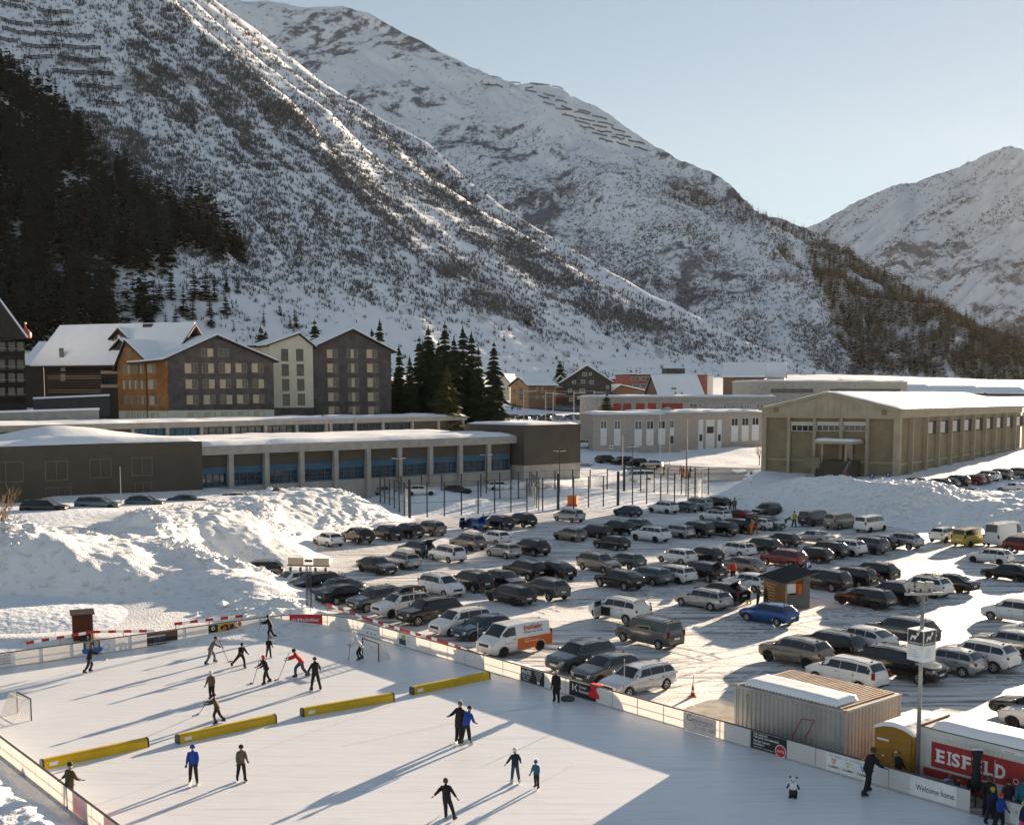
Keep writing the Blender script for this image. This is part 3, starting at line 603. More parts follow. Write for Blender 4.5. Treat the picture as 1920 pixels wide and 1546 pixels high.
# ---------------------------------------------------------------- shingled apartment houses
def apartments():
    # the grey gable house with an orange wing
    f = Facade(314, 232, 514, 246, 8.0); r = root_at('apartment_house', f, 'broad grey shingled gable house with an orange larch corner and five columns of shuttered windows', 'apartment house')
    zp = (f.on(318, 771)[1] + f.on(512, 766)[1]) / 2; he = (f.on(314, 671)[1] + f.on(511, 679)[1]) / 2; hr = f.on(404.5, 632)[1]; um = f.on(405, 640)[0]
    put(f, r, 'plinth', 'cream', .02, f.L - .02, -3, zp, -16, .05)
    gable_wall(f, r, 16, he, hr, 'grey_shingle', um=um, z0=zp + .003)
    # orange left wing: wall carried on to the left of the corner
    g = Facade(222, 236, 313.4, 231.7, 8.0); zg = (g.on(226, 769)[1] + g.on(312, 771)[1]) / 2
    put(g, r, 'plinth', 'cream', .1, g.L, -3, zg, -9, .06)
    heg = g.on(300, 676)[1]; ug = g.on(272, 676)[0]
    put(g, r, 'larch_wall', 'larch', ug, g.L - .01, zg + .003, heg, -9, 0)
    gl = g.on(222, 684)[1]; gr = g.on(236, 641)[1]
    gable_wall(g, r, 9, gl, gr, 'larch', u0=0, u1=ug - .005, um=g.on(237, 650)[0], name='larch_gable', z0=zg + .003, he2=g.on(270, 674)[1])
    gable_roof(f, r, 16, he + .05, hr + .1, over=.9, overf=.9, um=um)
    # the roof of the main gable reaches left over the larch wall
    mb = MB(); sl = (hr - he) / um; ul = -(g.L - ug) * 1.05
    a0 = (ul, he + .05 + ul * sl * .35 - .1); a1 = (-.9, he + .05 - .9 * sl - .02)
    mb.prism([a0, a1, (a1[0], a1[1] + .3), (a0[0], a0[1] + .3)], f.u, (0, 0, 1), f.p(0, 0, .9), -f.n * 12); rr = mb.build('roof', MAT['dark_eave'], r)
    mb = MB(); mb.prism([(a0[0], a0[1] + .305), (a1[0], a1[1] + .305), (a1[0], a1[1] + .6), (a0[0], a0[1] + .6)], f.u, (0, 0, 1), f.p(0, 0, .78), -f.n * 11.6); mb.build('snow_cover', MAT['roof_snow'], rr)
    gable_roof(g, r, 9, gl + .05, gr + .1, over=.7, overf=.7, u0=0, u1=ug, um=g.on(237, 650)[0], he2=g.on(270, 674)[1])
    s = 5.818
    for row in ([('l', 848, 470, 990, 580), ('r', 1038, 470, 1172, 580), ('r', 1222, 470, 1355, 580), ('l', 1402, 470, 1530, 573), ('l', 1580, 470, 1708, 573)], [('l', 858, 645, 996, 750), ('r', 1048, 645, 1180, 748), ('l', 1232, 645, 1358, 745), ('l', 1412, 643, 1540, 742), ('r', 1590, 643, 1718, 742)],
                [('l', 870, 818, 1003, 922), ('l', 1055, 815, 1190, 920), ('r', 1240, 815, 1372, 918), ('l', 1420, 812, 1548, 912), ('l', 1595, 810, 1720, 908)], [('r', 1030, 308, 1163, 400)]):
        for sd, x0, y0, x1, y1 in row: win_px(f, r, 200 + x0 / s, 600 + y0 / s, 200 + x1 / s, 600 + y1 / s, shutter=(sd, .52), bars=1)
    win_px(f, r, 200 + 1212 / s, 600 + 308 / s, 200 + 1335 / s, 600 + 396 / s)
    for x0, y0, x1, y1 in [(885, 1010, 1003, 1050), (1070, 1005, 1187, 1048), (1252, 1003, 1368, 1043), (1432, 998, 1547, 1040), (1606, 992, 1720, 1035)]: win_px(f, r, 200 + x0 / s, 600 + y0 / s, 200 + x1 / s, 600 + (y1 + 60) / s, shutter=('l', .5), deep=.12)
    for x0, y0, x1, y1, sh in [(165, 487, 210, 588, 0), (228, 487, 272, 588, 1), (292, 487, 338, 588, 0), (362, 482, 410, 585, 1), (440, 475, 537, 580, 2), (175, 655, 223, 755, 1), (240, 655, 288, 755, 1), (303, 655, 350, 755, 1), (370, 655, 420, 752, 1), (450, 650, 548, 755, 2), (190, 825, 233, 922, 0), (252, 825, 295, 922, 0), (318, 825, 358, 925, 0), (380, 823, 430, 925, 1), (465, 825, 560, 930, 2), (218, 315, 262, 410, 0)]:
        win_px(g, r, 200 + x0 / s, 600 + y0 / s, 200 + x1 / s, 600 + y1 / s, shutter=None if not sh else ('l', .5 if sh == 1 else .62), bars=0)
    for x0, y0, x1, y1 in [(215, 1005, 252, 1070), (275, 1005, 315, 1070), (338, 1008, 377, 1070), (400, 1005, 442, 1070), (488, 1015, 570, 1070)]: win_px(g, r, 200 + x0 / s, 600 + y0 / s, 200 + x1 / s, 600 + (y1 + 30) / s, shutter=('l', .4), bars=0, deep=.12)
    mb = MB(); ud = g.on(275, 700)[0]; mb.tube(g.p(ud, 0, .12), g.p(ud, heg - .2, .12), .07); mb.build('downpipe', MAT['dark_eave'], r)
    # the cream house between
    c = Facade(507, 256, 588, 261, 8.0); r2 = root_at('apartment_house', c, 'narrow cream rendered gable house between the two grey shingled houses', 'apartment house')
    he = (c.on(510, 651)[1] + c.on(585, 645)[1]) / 2; hr = c.on(560, 628)[1]; um = c.on(560, 630)[0]; zp = c.on(550, 764)[1]
    put(c, r2, 'plinth', 'grey_shingle', .02, c.L - .02, -3, zp, -14, -.02); gable_wall(c, r2, 14, he, hr, 'cream', um=um, z0=zp + .003); gable_roof(c, r2, 14, he + .05, hr + .1, over=.8, overf=.8, um=um)
    s = 5.818
    for x0, x1, ys in ((332, 410, [(315, 447), (480, 610), (642, 772), (805, 932)]), (495, 575, [(315, 447), (480, 608), (640, 770), (802, 930)])):
        for k, (y0, y1) in enumerate(ys): win_px(c, r2, 470 + (x0 + k * 6) / s, 600 + y0 / s, 470 + (x1 + k * 6) / s, 600 + y1 / s, frame='dark_eave', bars=1)
    # low link with a flat roof to the left
    lk = Facade(470, 262, 506.5, 262, 8.0); put(lk, r2, 'link_wall', 'cream', 0, lk.L, -3, lk.on(490, 651)[1], -8, 0); flat_roof(lk, r2, 8, lk.on(490, 651)[1] + .01, .5, .4, .4, 'dark_eave')
    # the right grey house
    e = Facade(583, 262, 734, 270, 8.0); r3 = root_at('apartment_house', e, 'tall grey shingled gable house beside the spruces, three columns of shuttered windows', 'apartment house')
    he = (e.on(583, 657)[1] + e.on(733, 656)[1]) / 2; hr = e.on(660, 620)[1]; um = e.on(660, 620)[0]
    gable_wall(e, r3, 18, he, hr, 'grey_shingle', um=um, z0=-3); gable_roof(e, r3, 18, he + .05, hr + .1, over=1.2, overf=1, um=um)
    for k, (y0, y1) in enumerate([(320, 415), (474, 572), (630, 732), (788, 885), (940, 1040)]):
        for j, (x0, x1) in enumerate([(828, 948), (1048, 1167), (1262, 1382)]): win_px(e, r3, 470 + (x0 + k * 5) / s, 600 + y0 / s, 470 + (x1 + k * 5) / s, 600 + y1 / s, shutter=('m', .5) if j == 1 else ('l', .52), bars=1 if j != 1 else 0)
apartments()
# ---------------------------------------------------------------- dark timber hotel houses at the left edge
MAT['lamp_window'] = MAT['glass']
def chalets():
    f = Facade(68, 250, 195, 244, 12.0); r = root_at('timber_hotel', f, 'dark timber hotel with a steep snowy roof, two dormers and a chimney', 'hotel')
    he = f.on(100, 676)[1]; hr = f.on(95, 612)[1]
    wr = f.on(316, 660)[0]
    # the ridge runs to the right: roof drawn as a long prism along the facade
    dp = 16; um = f.on(90, 640)[0]
    put(f, r, 'wall', 'dark_wood', 2, wr - 2, -6, he, -dp, -.5)
    mb = MB(); zR = hr - .3
    mb.prism([(0, he), (-dp / 2, zR), (-dp, he)], f.n, (0, 0, 1), f.p(1.99, 0, -.5), f.u * .4); mb.build('gable', MAT['dark_wood'], r)
    x0, x1 = f.on(62, 680)[0], wr + 1
    mb = MB(); sl = (zR - he) / (dp / 2); mb.prism([(1.2, he - 1.7 * sl), (-dp / 2 - .5, zR + .3), (-dp - 2.2, he - 1.7 * sl), (-dp - 2.2, he - 1.7 * sl + .35), (-dp / 2 - .5, zR + .75), (1.2, he - 1.7 * sl + .35)], f.n, (0, 0, 1), f.p(x0, 0, 0), f.u * (x1 - x0)); rr = mb.build('roof', MAT['dark_eave'], r)
    mb = MB(); mb.prism([(1.15, he - 1.7 * sl + .36), (-dp / 2 - .5, zR + .76), (-dp / 2 - .5, zR + 1.2), (1.15, he - 1.7 * sl + .7)], f.n, (0, 0, 1), f.p(x0 + .2, 0, 0), f.u * (x1 - x0 - .4)); mb.build('snow_cover', MAT['roof_snow'], rr)
    for px, py, w in ((199, 634, 3.6), (214, 655, 3.6)):
        u, z = f.on(px, py); o = -2.0 if py > 645 else -4.2
        mb = MB(); mb.prism([(-w / 2, -1.1), (w / 2, -1.1), (w / 2, .2), (0, 1.9), (-w / 2, .2)], f.u, (0, 0, 1), f.p(u, z, o), -f.n * 5); dd = mb.build('dormer', MAT['dark_wood'], r)
        mb = MB(); mb.prism([(-w / 2 - .8, -.2), (0, 2.0), (w / 2 + .8, -.2), (w / 2 + .8, .1), (0, 2.4), (-w / 2 - .8, .1)], f.u, (0, 0, 1), f.p(u, z, o + .5), -f.n * 5.6); mb.build('dormer_roof', MAT['dark_eave'], dd)
        mb = MB(); mb.prism([(-w / 2 - .7, .11), (0, 2.41), (w / 2 + .7, .11), (w / 2 + .6, .45), (0, 2.7), (-w / 2 - .6, .45)], f.u, (0, 0, 1), f.p(u, z, o + .35), -f.n * 5.2); mb.build('snow_cover', MAT['roof_snow'], dd)
        mb = MB()
        for k in (-1, 0, 1):
            for zz in (-.8, .1):
                if zz > 0 and k: continue
                f.slab(mb, u + k * .9 - .36, u + k * .9 + .36, z + zz, z + zz + .75, o, o + .04)
        mb.build('window', MAT['glass'], dd)
    u, z = f.on(234, 612); put(f, r, 'chimney', 'dark_wood', u - 1.1, u + 1.1, he, z + 1.0, -dp / 2 - 1.4, -dp / 2 + .6)
    for px, y0, y1 in ((112, 652, 672), (115, 678, 696), (115, 700, 714)):
        u, z1 = f.on(px, y0); z0 = f.on(px, y1)[1]; put(f, r, 'window', 'glass', u - .6, u + .6, z0, z1, -.5, -.44)
    for py in (680, 684, 705, 709, 731, 735):
        z = f.on(130, py)[1]; put(f, r, 'rail', 'frame_wood', 3, f.on(186, py)[0], z - .07, z + .07, -.5, -.38)
    for px in (196, 212):
        for py in (690, 716):
            u, z = f.on(px, py); w = MB(); rim(f, w, u - .9, u + .9, z - 1.2, z + 1.2, -.5, -.3, .15); w = w.build('window', MAT['dark_eave'], r); put(f, w, 'pane', 'glass', u - .75, u + .75, z - 1.05, z + 1.05, -.5, -.42); put(f, w, 'balcony_rail', 'frame_wood', u - 1.1, u + 1.1, z - 1.2, z - .5, -.2, -.1)
    # the house cut by the left edge
    e = Facade(-70, 222, 50, 231, 12.0); r2 = root_at('timber_hotel', e, 'black timber house with lit balconies, cut off by the left edge', 'hotel')
    put(e, r2, 'wall', 'dark_wood', 0, e.L, -6, e.on(50, 632)[1] - 1.2, -14, 0)
    zA = e.on(42, 634)[1]; zB = e.on(0, 573)[1]; uA = e.on(42, 634)[0]; uB = e.on(0, 573)[0]; sl = (zB - zA) / (uB - uA); uT = uB - 4
    mb = MB(); P = [(uA + .5, zA), (uT, zA + (uT - uA) * sl), (uT - 12, zA)]; mb.prism(P, e.u, (0, 0, 1), e.p(0, 0, 1.0), -e.n * 16); rr = mb.build('roof', MAT['dark_eave'], r2)
    mb = MB(); mb.prism([(uA + .5, zA + .01), (uT, P[1][1] + .01), (uT, P[1][1] + .6), (uA + .9, zA + .25)], e.u, (0, 0, 1), e.p(0, 0, .9), -e.n * 15.8); mb.build('snow_cover', MAT['roof_snow'], rr)
    for py in (650, 683, 708, 735):
        for px in (3, 22, 38):
            u, z = e.on(px, py); w = MB(); rim(e, w, u - .8, u + .8, z - 1.0, z + 1.0, 0, .12, .12); w = w.build('window', MAT['dark_eave'], r2); put(e, w, 'pane', 'glass', u - .68, u + .68, z - .88, z + .88, 0, .05)
        z = e.on(20, py + 12)[1]; b = put(e, r2, 'balcony', 'dark_eave', 1, e.L - .5, z - .1, z + .05, 0, 1.3); put(e, b, 'railing', 'frame_wood', 1, e.L - .5, z + .8, z + .9, 1.2, 1.29)
    # link with snowy roofs between them
    l = Facade(50, 262, 84, 262, 12.0); r3 = root_at('timber_house', l, 'small dark house with two snowy roofs squeezed between the two timber hotels', 'house')
    put(l, r3, 'wall', 'dark_wood', 0, l.L, -6, l.on(60, 684)[1], -12, 0)
    mb = MB(); z = l.on(60, 684)[1]; mb.prism([(1.0, z - .4), (-9, z + 5), (-9, z + 5.3), (1.0, z - .1)], l.n, (0, 0, 1), l.p(-.5, 0, 0), l.u * (l.L + 1)); rr = mb.build('roof', MAT['dark_eave'], r3)
    mb = MB(); mb.prism([(.95, z - .09), (-9, z + 5.31), (-9, z + 5.8), (.95, z + .3)], l.n, (0, 0, 1), l.p(-.4, 0, 0), l.u * (l.L + .8)); mb.build('snow_cover', MAT['roof_snow'], rr)
    # onion dome of the church tower
    c = atd(48, 628, 300); r4 = empty('church_tower', (c.x, c.y, 14), 0, 'red onion dome with a gilded ball rising behind the black timber house', 'church tower')
    mb = MB(); mb.box((0, 0, 3.6), (2.4, 2.4, 22)); mb.build('tower', MAT['cream'], r4)
    zt = c.z - 13.2; MAT['copper'] = noise_mat('red_copper', (.30, .07, .05), (.38, .10, .07), 2, 4, .35, metal=.3)
    mb = MB(); q = .62; mb.turn([(2.2 * q, zt - 1.6), (2.5 * q, zt - .8), (2.3 * q, zt - .1), (1.5 * q, zt + .5), (.6 * q, zt + .9), (.25 * q, zt + 1.3), (.1, zt + 2.0), (.0, zt + 2.1)], n=12); mb.build('dome', MAT['copper'], r4, smooth=True)
    mb = MB(); mb.turn([(0, zt + 1.9), (.22, zt + 2.1), (.28, zt + 2.3), (.2, zt + 2.5), (0, zt + 2.6)], n=8); mb.build('ball', flat('gilding', (.7, .5, .25), .3, .8), r4, smooth=True)
chalets()
# ---------------------------------------------------------------- ochre sports hall on the right
def sports_hall():
    f = Facade(1429, 221, 1687, 205, 3.6); r = root_at('sports_hall', f, 'big ochre gabled sports hall with concrete fins, canopy and entrance stair', 'hall')
    he = (f.on(1429, 768)[1] + f.on(1687, 772)[1]) / 2; hr = f.on(1552, 740)[1]; um = f.on(1552, 740)[0]; D = 90; zf = f.on(1560, 784)[1]
    gable_wall(f, r, .6, he, hr, 'ochre_conc', um=um, z0=zf, name='gable_fascia')
    put(f, r, 'wall', 'ochre_wall', .3, f.L - .3, -2, zf - .01, -D, -.7)
    # ribs of the fascia
    mb = MB()
    for k in range(1, 22):
        u = f.L * k / 22; top = he + (hr - he) * (u / um if u < um else (f.L - u) / (f.L - um)); f.slab(mb, u - .03, u + .03, zf + .1, top - .15, 0.001, .05)
    mb.build('fascia_rib', MAT['ochre_conc'], r)
    for px in (1455, 1658): u, z = f.on(px, 768 if px < 1500 else 773); put(f, r, 'vent', 'ochre_wall', u - .5, u + .5, z - .5, z + .5, .002, .08)
    sl = (hr - he) / um; poly = [(-.5, he - .5 * sl), (um, hr), (f.L + .5, he - .5 * sl), (f.L + .5, he - .5 * sl + .45), (um, hr + .5), (-.5, he - .5 * sl + .45)]
    mb = MB(); mb.prism([poly[0], poly[1], poly[4], poly[5]], f.u, (0, 0, 1), f.p(0, 0, .35), -f.n * D); mb.prism([poly[1], poly[2], poly[3], poly[4]], f.u, (0, 0, 1), f.p(0, 0, .35), -f.n * D); rr = mb.build('roof', MAT['ochre_conc'], r)
    for (ua, za), (ub, zb) in (((-.45, he - .5 * sl + .46), (um, hr + .51)), ((um, hr + .51), (f.L + .45, he - .5 * sl + .46))):
        n1, n2 = 24, 60; A, O = np.meshgrid(np.linspace(0, 1, n1), np.linspace(-D + 1, .25, n2)); U = ua + (ub - ua) * A; Z = za + (zb - za) * A
        hh = .3 + .08 * fbm(U * .4, O * .4, 3, 3) + .06 * np.sin(O * 2.2) * sstep(.5, 1, A) * (ub > um); e = np.minimum(np.minimum(A, 1 - A) * (ub - ua), np.minimum(O + D - 1, .25 - O)); hh = hh * sstep(-.2, .4, e)
        P = np.array(f.a)[None, None] + U[..., None] * np.array(f.u) + O[..., None] * np.array(f.n); mesh_obj('snow_cover', grid_mesh('snow_cover', P[..., 0], P[..., 1], f.z0 + Z + hh), MAT['roof_snow'], rr)
    for px in (1431, 1478, 1526, 1576, 1625, 1682):
        u, _ = f.on(px, 820); w = .55 if px in (1431, 1682) else .3; put(f, r, 'pier', 'ochre_conc', max(0, u - w), min(f.L, u + w), -2, zf - .02, -.7, -.05)
    for x0, x1 in ((1482, 1524), (1530, 1574), (1580, 1624)):
        u0, z1 = f.on(x0, 790); u1, z0 = f.on(x1, 809); mb = MB(); rim(f, mb, u0, u1, z0, z1, -.7, -.3, .14)
        for k in (1, 2, 3): f.slab(mb, u0 + (u1 - u0) * k / 4 - .05, u0 + (u1 - u0) * k / 4 + .05, z0 + .14, z1 - .7, -.7, -.4)
        f.slab(mb, u0 + .14, u1 - .14, z1 - .72, z1 - .14, -.7, -.36); w = mb.build('window', flat('pale_frame', (.5, .47, .4)), r)
        for k in range(4): put(f, w, 'pane', 'glass', u0 + .2 + (u1 - u0 - .4) * k / 4, u0 + .1 + (u1 - u0 - .2) * (k + 1) / 4, z0 + .14, z1 - .72, -.7, -.55)
    put(f, r, 'base_course', 'ochre_conc', .4, f.L - .4, 1.9, 2.15, -.7, -.5)
    # the long side with its fins
    g = side_facade(f, D, True); hs = he - .05
    put(g, r, 'side_wall', 'ochre_wall', .5, D - .5, -2, hs - 1.2, -1, -.32); put(g, r, 'side_fascia', 'ochre_conc', .02, D - .2, hs - 1.2, hs - .1, -1, .05)
    put(g, r, 'corner_pier', 'ochre_conc', .0, 1.2, -2, hs - 1.21, -1, .15)
    us = [g.on(x, 800)[0] for x in (1708, 1735, 1758, 1781, 1803, 1824, 1845, 1864, 1883, 1901, 1919, 1938)]
    for u in us: put(g, r, 'fin', 'ochre_conc', u - .22, u + .22, -2, hs - 1.22, -.32, .55)
    for a, b in zip(us[1:-1], us[2:]):
        w = put(g, r, 'window', 'dark_eave', a + .3, b - .3, hs - 4.6, hs - 2.0, -.32, -.2); put(g, w, 'pane', 'glass', a + .45, b - .45, hs - 4.4, hs - 2.2, -.3, -.17)
    put(g, r, 'base_course', 'ochre_conc', 1.3, D - .5, 1.6, 1.9, -.32, -.15)
    # entrance: canopy, glazed porch, stair with rails
    u0 = f.on(1542, 830)[0]; u1 = f.on(1618, 830)[0]; zc = f.on(1580, 828)[1]; zd = f.on(1580, 862)[1]
    e = empty('entrance', (0, 0, 0)); e.parent = r
    c = put(f, e, 'canopy', 'ochre_conc', u0, u1, zc - .25, zc + .25, -.7, 4.5); snow_top(f, e, u0 + .1, u1 - .1, zc + .25, -.5, 4.4, .4, 2)
    um2 = f.on(1556, 850)[0]; ur2 = f.on(1600, 850)[0]
    for u in (um2, ur2): put(f, e, 'canopy_post', 'ochre_conc', u - .15, u + .15, -1, zc - .26, 3.6, 3.9)
    put(f, e, 'porch_glass', 'glass', f.on(1583, 850)[0], ur2 - .2, zd, zc - .3, -.7, -.2); put(f, e, 'porch_wall', 'ochre_wall', um2 - 3.4, um2 - .2, zd - 1.5, zd + .6, 2.2, 4.2)
    mb = MB(); n = 12
    for k in range(n): f.slab(mb, um2 + .2, ur2 + 1.2, -1.5, zd - (zd + .4) * (k + 1) / n, 4.0 + k * .32, 4.32 + k * .32)
    f.slab(mb, um2 + .2, ur2 + 1.2, -1.5, zd, -.6, 4.0); mb.build('stair', MAT['olive_wall'], e)
    for u in (um2 + .1, ur2 + 1.25):
        mb = MB(); a = f.p(u, zd + 1.0, 4.0); b = f.p(u, .5, 8.2); mb.tube(f.p(u, zd + 1, .5), a, .05); mb.tube(a, b, .06)
        for k in range(5): q = a.lerp(b, k / 4); mb.tube(q, q - Vector((0, 0, 1.0)), .035)
        mb.build('handrail', MAT['steel'], e)
sports_hall()
# ---------------------------------------------------------------- barracks in pale stone, red garage range, white flat block
def right_back():
    f = Facade(1112, 266, 1248, 268, 4.8); f2 = Facade(1248, 268, 1430, 288, 4.8); r = root_at('barracks', f, 'pale stone two storey barracks with tall white window strips and a snowy flat roof', 'building')
    h = f.on(1180, 779)[1]; h2 = f2.on(1340, 775)[1]
    put(f, r, 'wall', 'pink_stone', 0, f.on(1175, 800)[0], -2, h, -16, 0); put(f, r, 'wall', 'concrete', f.on(1175, 800)[0] + .002, f.L, -2, h, -16, 0); put(f2, r, 'wall', 'pink_stone', .01, f2.L, -2, h2, -16, 0)
    flat_roof(f, r, 16, h + .003, .3, .3, .5, 'concrete'); flat_roof(f2, r, 16, h2 + .003, .3, .3, .5, 'concrete', u0=.4)
    s = 5.4857
    def strips(ff, L, y0s=(.0, .0)):
        for x0, x1, yt, ya, yb, yc in L:
            X0, X1 = 1130 + x0 / s, 1130 + x1 / s; u0, z1 = ff.on(X0, 670 + yt / s); u1, z0 = ff.on(X1, 670 + yc / s); za = ff.on(X0, 670 + ya / s)[1]; zb = ff.on(X0, 670 + yb / s)[1]
            mb = MB(); rim(ff, mb, u0, u1, z0, z1, -.02, .1, .12); ff.slab(mb, u0 + .12, u1 - .12, zb, za, -.02, .09); ff.slab(mb, (u0 + u1) / 2 - .06, (u0 + u1) / 2 + .06, za, z1 - .12, .02, .08); w = mb.build('window', MAT['white_paint'], r)
            put(ff, w, 'pane', 'glass', u0 + .12, u1 - .12, za, z1 - .12, -.01, .03); put(ff, w, 'pane', 'glass' if x0 in (575, 690) else 'white_paint', u0 + .12, u1 - .12, z0 + .12, zb, -.01, .03)
    strips(f, [(-22, 42, 650, 727, 808, 900), (118, 182, 650, 732, 815, 905), (328, 402, 652, 735, 820, 908), (450, 522, 650, 733, 815, 903), (573, 642, 648, 728, 808, 895)])
    strips(f2, [(690, 730, 643, 640 + 80, 805, 890), (1322, 1388, 622, 700, 775, 862), (1430, 1496, 620, 697, 775, 857), (1535, 1602, 616, 692, 770, 850)])
    for x0, x1, y1 in ((985, 1028, 960), (1062, 1143, 955), (1178, 1218, 950)):
        u0, z1 = f2.on(1130 + x0 / s, 670 + 640 / s); u1, z0 = f2.on(1130 + x1 / s, 670 + y1 / s); w = put(f2, r, 'door_panel', 'white_paint', u0, u1, z0, z1, -.02, .1)
        zz = f2.on(1130 + x0 / s, 670 + 825 / s)[1] if x0 != 1062 else f2.on(1130 + x0 / s, 670 + 745 / s)[1]; put(f2, w, 'pane', 'glass', u0 + .3, u1 - .3, zz - .8, zz + .8, .05, .12)
    c = f.p(f.on(1276, 770)[0] - 2, h, -4); mb = MB(); mb.prism([(-3.2, .3), (3.2, .3), (0, 2.1)], f.u, (0, 0, 1), c, -f.n * 1.2); mb.build('roof_gable', MAT['concrete'], r)
    # the red garage range behind
    g = Facade(1128, 330, 1432, 352, 5.5); r2 = root_at('garage_range', g, 'long grey garage range with dark red doors behind the pale barracks', 'building')
    h = (g.on(1140, 750)[1] + g.on(1420, 746)[1]) / 2; put(g, r2, 'wall', 'concrete', 0, g.L + 4, -3, h, -14, 0); flat_roof(g, r2, 14, h + .003, .6, .7, .5, 'concrete', u1=g.L + 4)
    for x0, x1 in ((108, 193), (208, 295), (343, 433), (465, 553), (612, 825)):
        u0, z1 = g.on(1130 + x0 / s, 670 + 470 / s); u1, _ = g.on(1130 + x1 / s, 700); d = put(g, r2, 'garage_door', 'red_door', u0, u1, -1, z1, -.02, .1)
        mb = MB()
        for k in range(1, 4): g.slab(mb, u0, u1, z1 - k * .8 - .03, z1 - k * .8 + .03, .09, .13)
        mb.build('door_rib', MAT['dark_eave'], d)
    for x0, x1, y0, y1 in ((893, 970, 472, 518), (988, 1020, 480, 512), (1240, 1270, 490, 530), (1330, 1355, 488, 528), (1412, 1440, 485, 527), (1460, 1480, 485, 527), (1485, 1505, 485, 525), (1512, 1530, 485, 525), (1585, 1610, 480, 525), (1625, 1650, 480, 520)):
        win_px(g, r2, 1130 + x0 / s, 670 + y0 / s, 1130 + x1 / s, 670 + y1 / s, frame='white_paint', bars=1, deep=.08)
    # the white flat block on its roof line
    w = Facade(1434, 372, 1700, 392, 6); r3 = root_at('flat_block', w, 'pale flat roofed block with long narrow windows above the garage range, behind the ochre hall', 'building')
    h = (w.on(1440, 717)[1] + w.on(1690, 714)[1]) / 2; put(w, r3, 'wall', 'concrete', 0, w.L, -2, h, -20, 0); flat_roof(w, r3, 20, h + .003, .2, .2, .35, 'white_paint')
    for x0, x1 in ((1446, 1524), (1556, 1688)):
        u0, z1 = w.on(x0, 729); u1, z0 = w.on(x1, 736); mb = MB(); rim(w, mb, u0, u1, z0, z1, 0, .15, .15); k = int((u1 - u0) / 2.4)
        for i in range(1, k): w.slab(mb, u0 + (u1 - u0) * i / k - .05, u0 + (u1 - u0) * i / k + .05, z0, z1, 0, .12)
        q = mb.build('window', MAT['dark_eave'], r3); put(w, q, 'pane', 'glass', u0 + .15, u1 - .15, z0 + .15, z1 - .15, -.01, .06)
right_back()
# ---------------------------------------------------------------- the village behind
def house(pxl, dl, pxr, dr, z0, py_e, py_r, depth, wall, label, ridge='back', wins=(), roof='dark_eave', pxm=None, cat='house', frame='white_paint', name='village_house', snow=.5):
    f = Facade(pxl, dl, pxr, dr, z0); r = root_at(name, f, label, cat); he = f.on((pxl + pxr) / 2, py_e)[1]; hr = f.on((pxl + pxr) / 2, py_r)[1]
    if ridge == 'back':
        um = f.L / 2 if pxm is None else f.on(pxm, py_r)[0]; gable_wall(f, r, depth, he, hr, wall, um=um, z0=-4); gable_roof(f, r, depth, he + .05, hr + .1, over=.9, overf=.9, um=um, eave=roof, snow=snow)
    elif ridge == 'along':
        put(f, r, 'wall', wall, 0, f.L, -4, he, -depth, 0); zr = he + (hr - he) * 1.15; mb = MB()
        mb.prism([(0, he), (-depth / 2, zr), (-depth, he)], f.n, (0, 0, 1), f.p(.01, 0, 0), f.u * .3); mb.prism([(0, he), (-depth / 2, zr), (-depth, he)], f.n, (0, 0, 1), f.p(f.L - .31, 0, 0), f.u * .3); mb.build('gable', MAT[wall], r)
        sl = (zr - he) / (depth / 2); q = [(.9, he - .9 * sl), (-depth / 2, zr), (-depth - .9, he - .9 * sl)]
        mb = MB(); mb.prism([q[0], q[1], (q[1][0], q[1][1] + .3), (q[0][0], q[0][1] + .3)], f.n, (0, 0, 1), f.p(-.8, 0, 0), f.u * (f.L + 1.6)); mb.prism([q[1], q[2], (q[2][0], q[2][1] + .3), (q[1][0], q[1][1] + .3)], f.n, (0, 0, 1), f.p(-.8, 0, 0), f.u * (f.L + 1.6)); rr = mb.build('roof', MAT[roof], r)
        mb = MB()
        for a, b in ((q[0], q[1]), (q[1], q[2])): mb.prism([(a[0], a[1] + .31), (b[0], b[1] + .31), (b[0], b[1] + .31 + snow), (a[0], a[1] + .31 + snow * .8)], f.n, (0, 0, 1), f.p(-.7, 0, 0), f.u * (f.L + 1.4))
        mb.build('snow_cover', MAT['roof_snow'], rr)
    else:
        put(f, r, 'wall', wall, 0, f.L, -4, he, -depth, 0); flat_roof(f, r, depth, he + .003, .4, .4, snow, roof)
    for x0, y0, x1, y1 in wins: win_px(f, r, x0, y0, x1, y1, frame=frame, bars=1, t=.12, deep=.1)
    return f, r
s = 7.111
W_ = lambda L: [(930 + a / s, 660 + b / s, 930 + c / s, 660 + d / s) for a, b, c, d in L]
MAT['orange_wood'] = noise_mat('orange_timber', (.38, .20, .09), (.47, .27, .13), .6, 5, .8, stretch=(1, 1, 5))
MAT['brown_wood'] = noise_mat('brown_timber', (.17, .10, .065), (.23, .14, .09), .6, 5, .8, stretch=(1, 1, 5))
MAT['slate_wall'] = noise_mat('slate_wall', (.055, .052, .05), (.075, .07, .068), .8, 5, .85)
fo, ro = house(957, 478, 991, 470, 12.5, 722.5, 709, 16, 'orange_wood', 'orange timber house with a big snowy roof, a crowd waiting by its door', 'back', W_([(312, 472, 362, 545), (312, 560, 362, 628), (232, 505, 262, 545), (262, 420, 285, 438)]), frame='brown_wood')
f2 = Facade(991.3, 470, 1039, 476, 12.5); h2 = f2.on(1010, 722.5)[1]; put(f2, ro, 'side_wall', 'brown_wood', 0, f2.L, -4, h2, -14, 0)
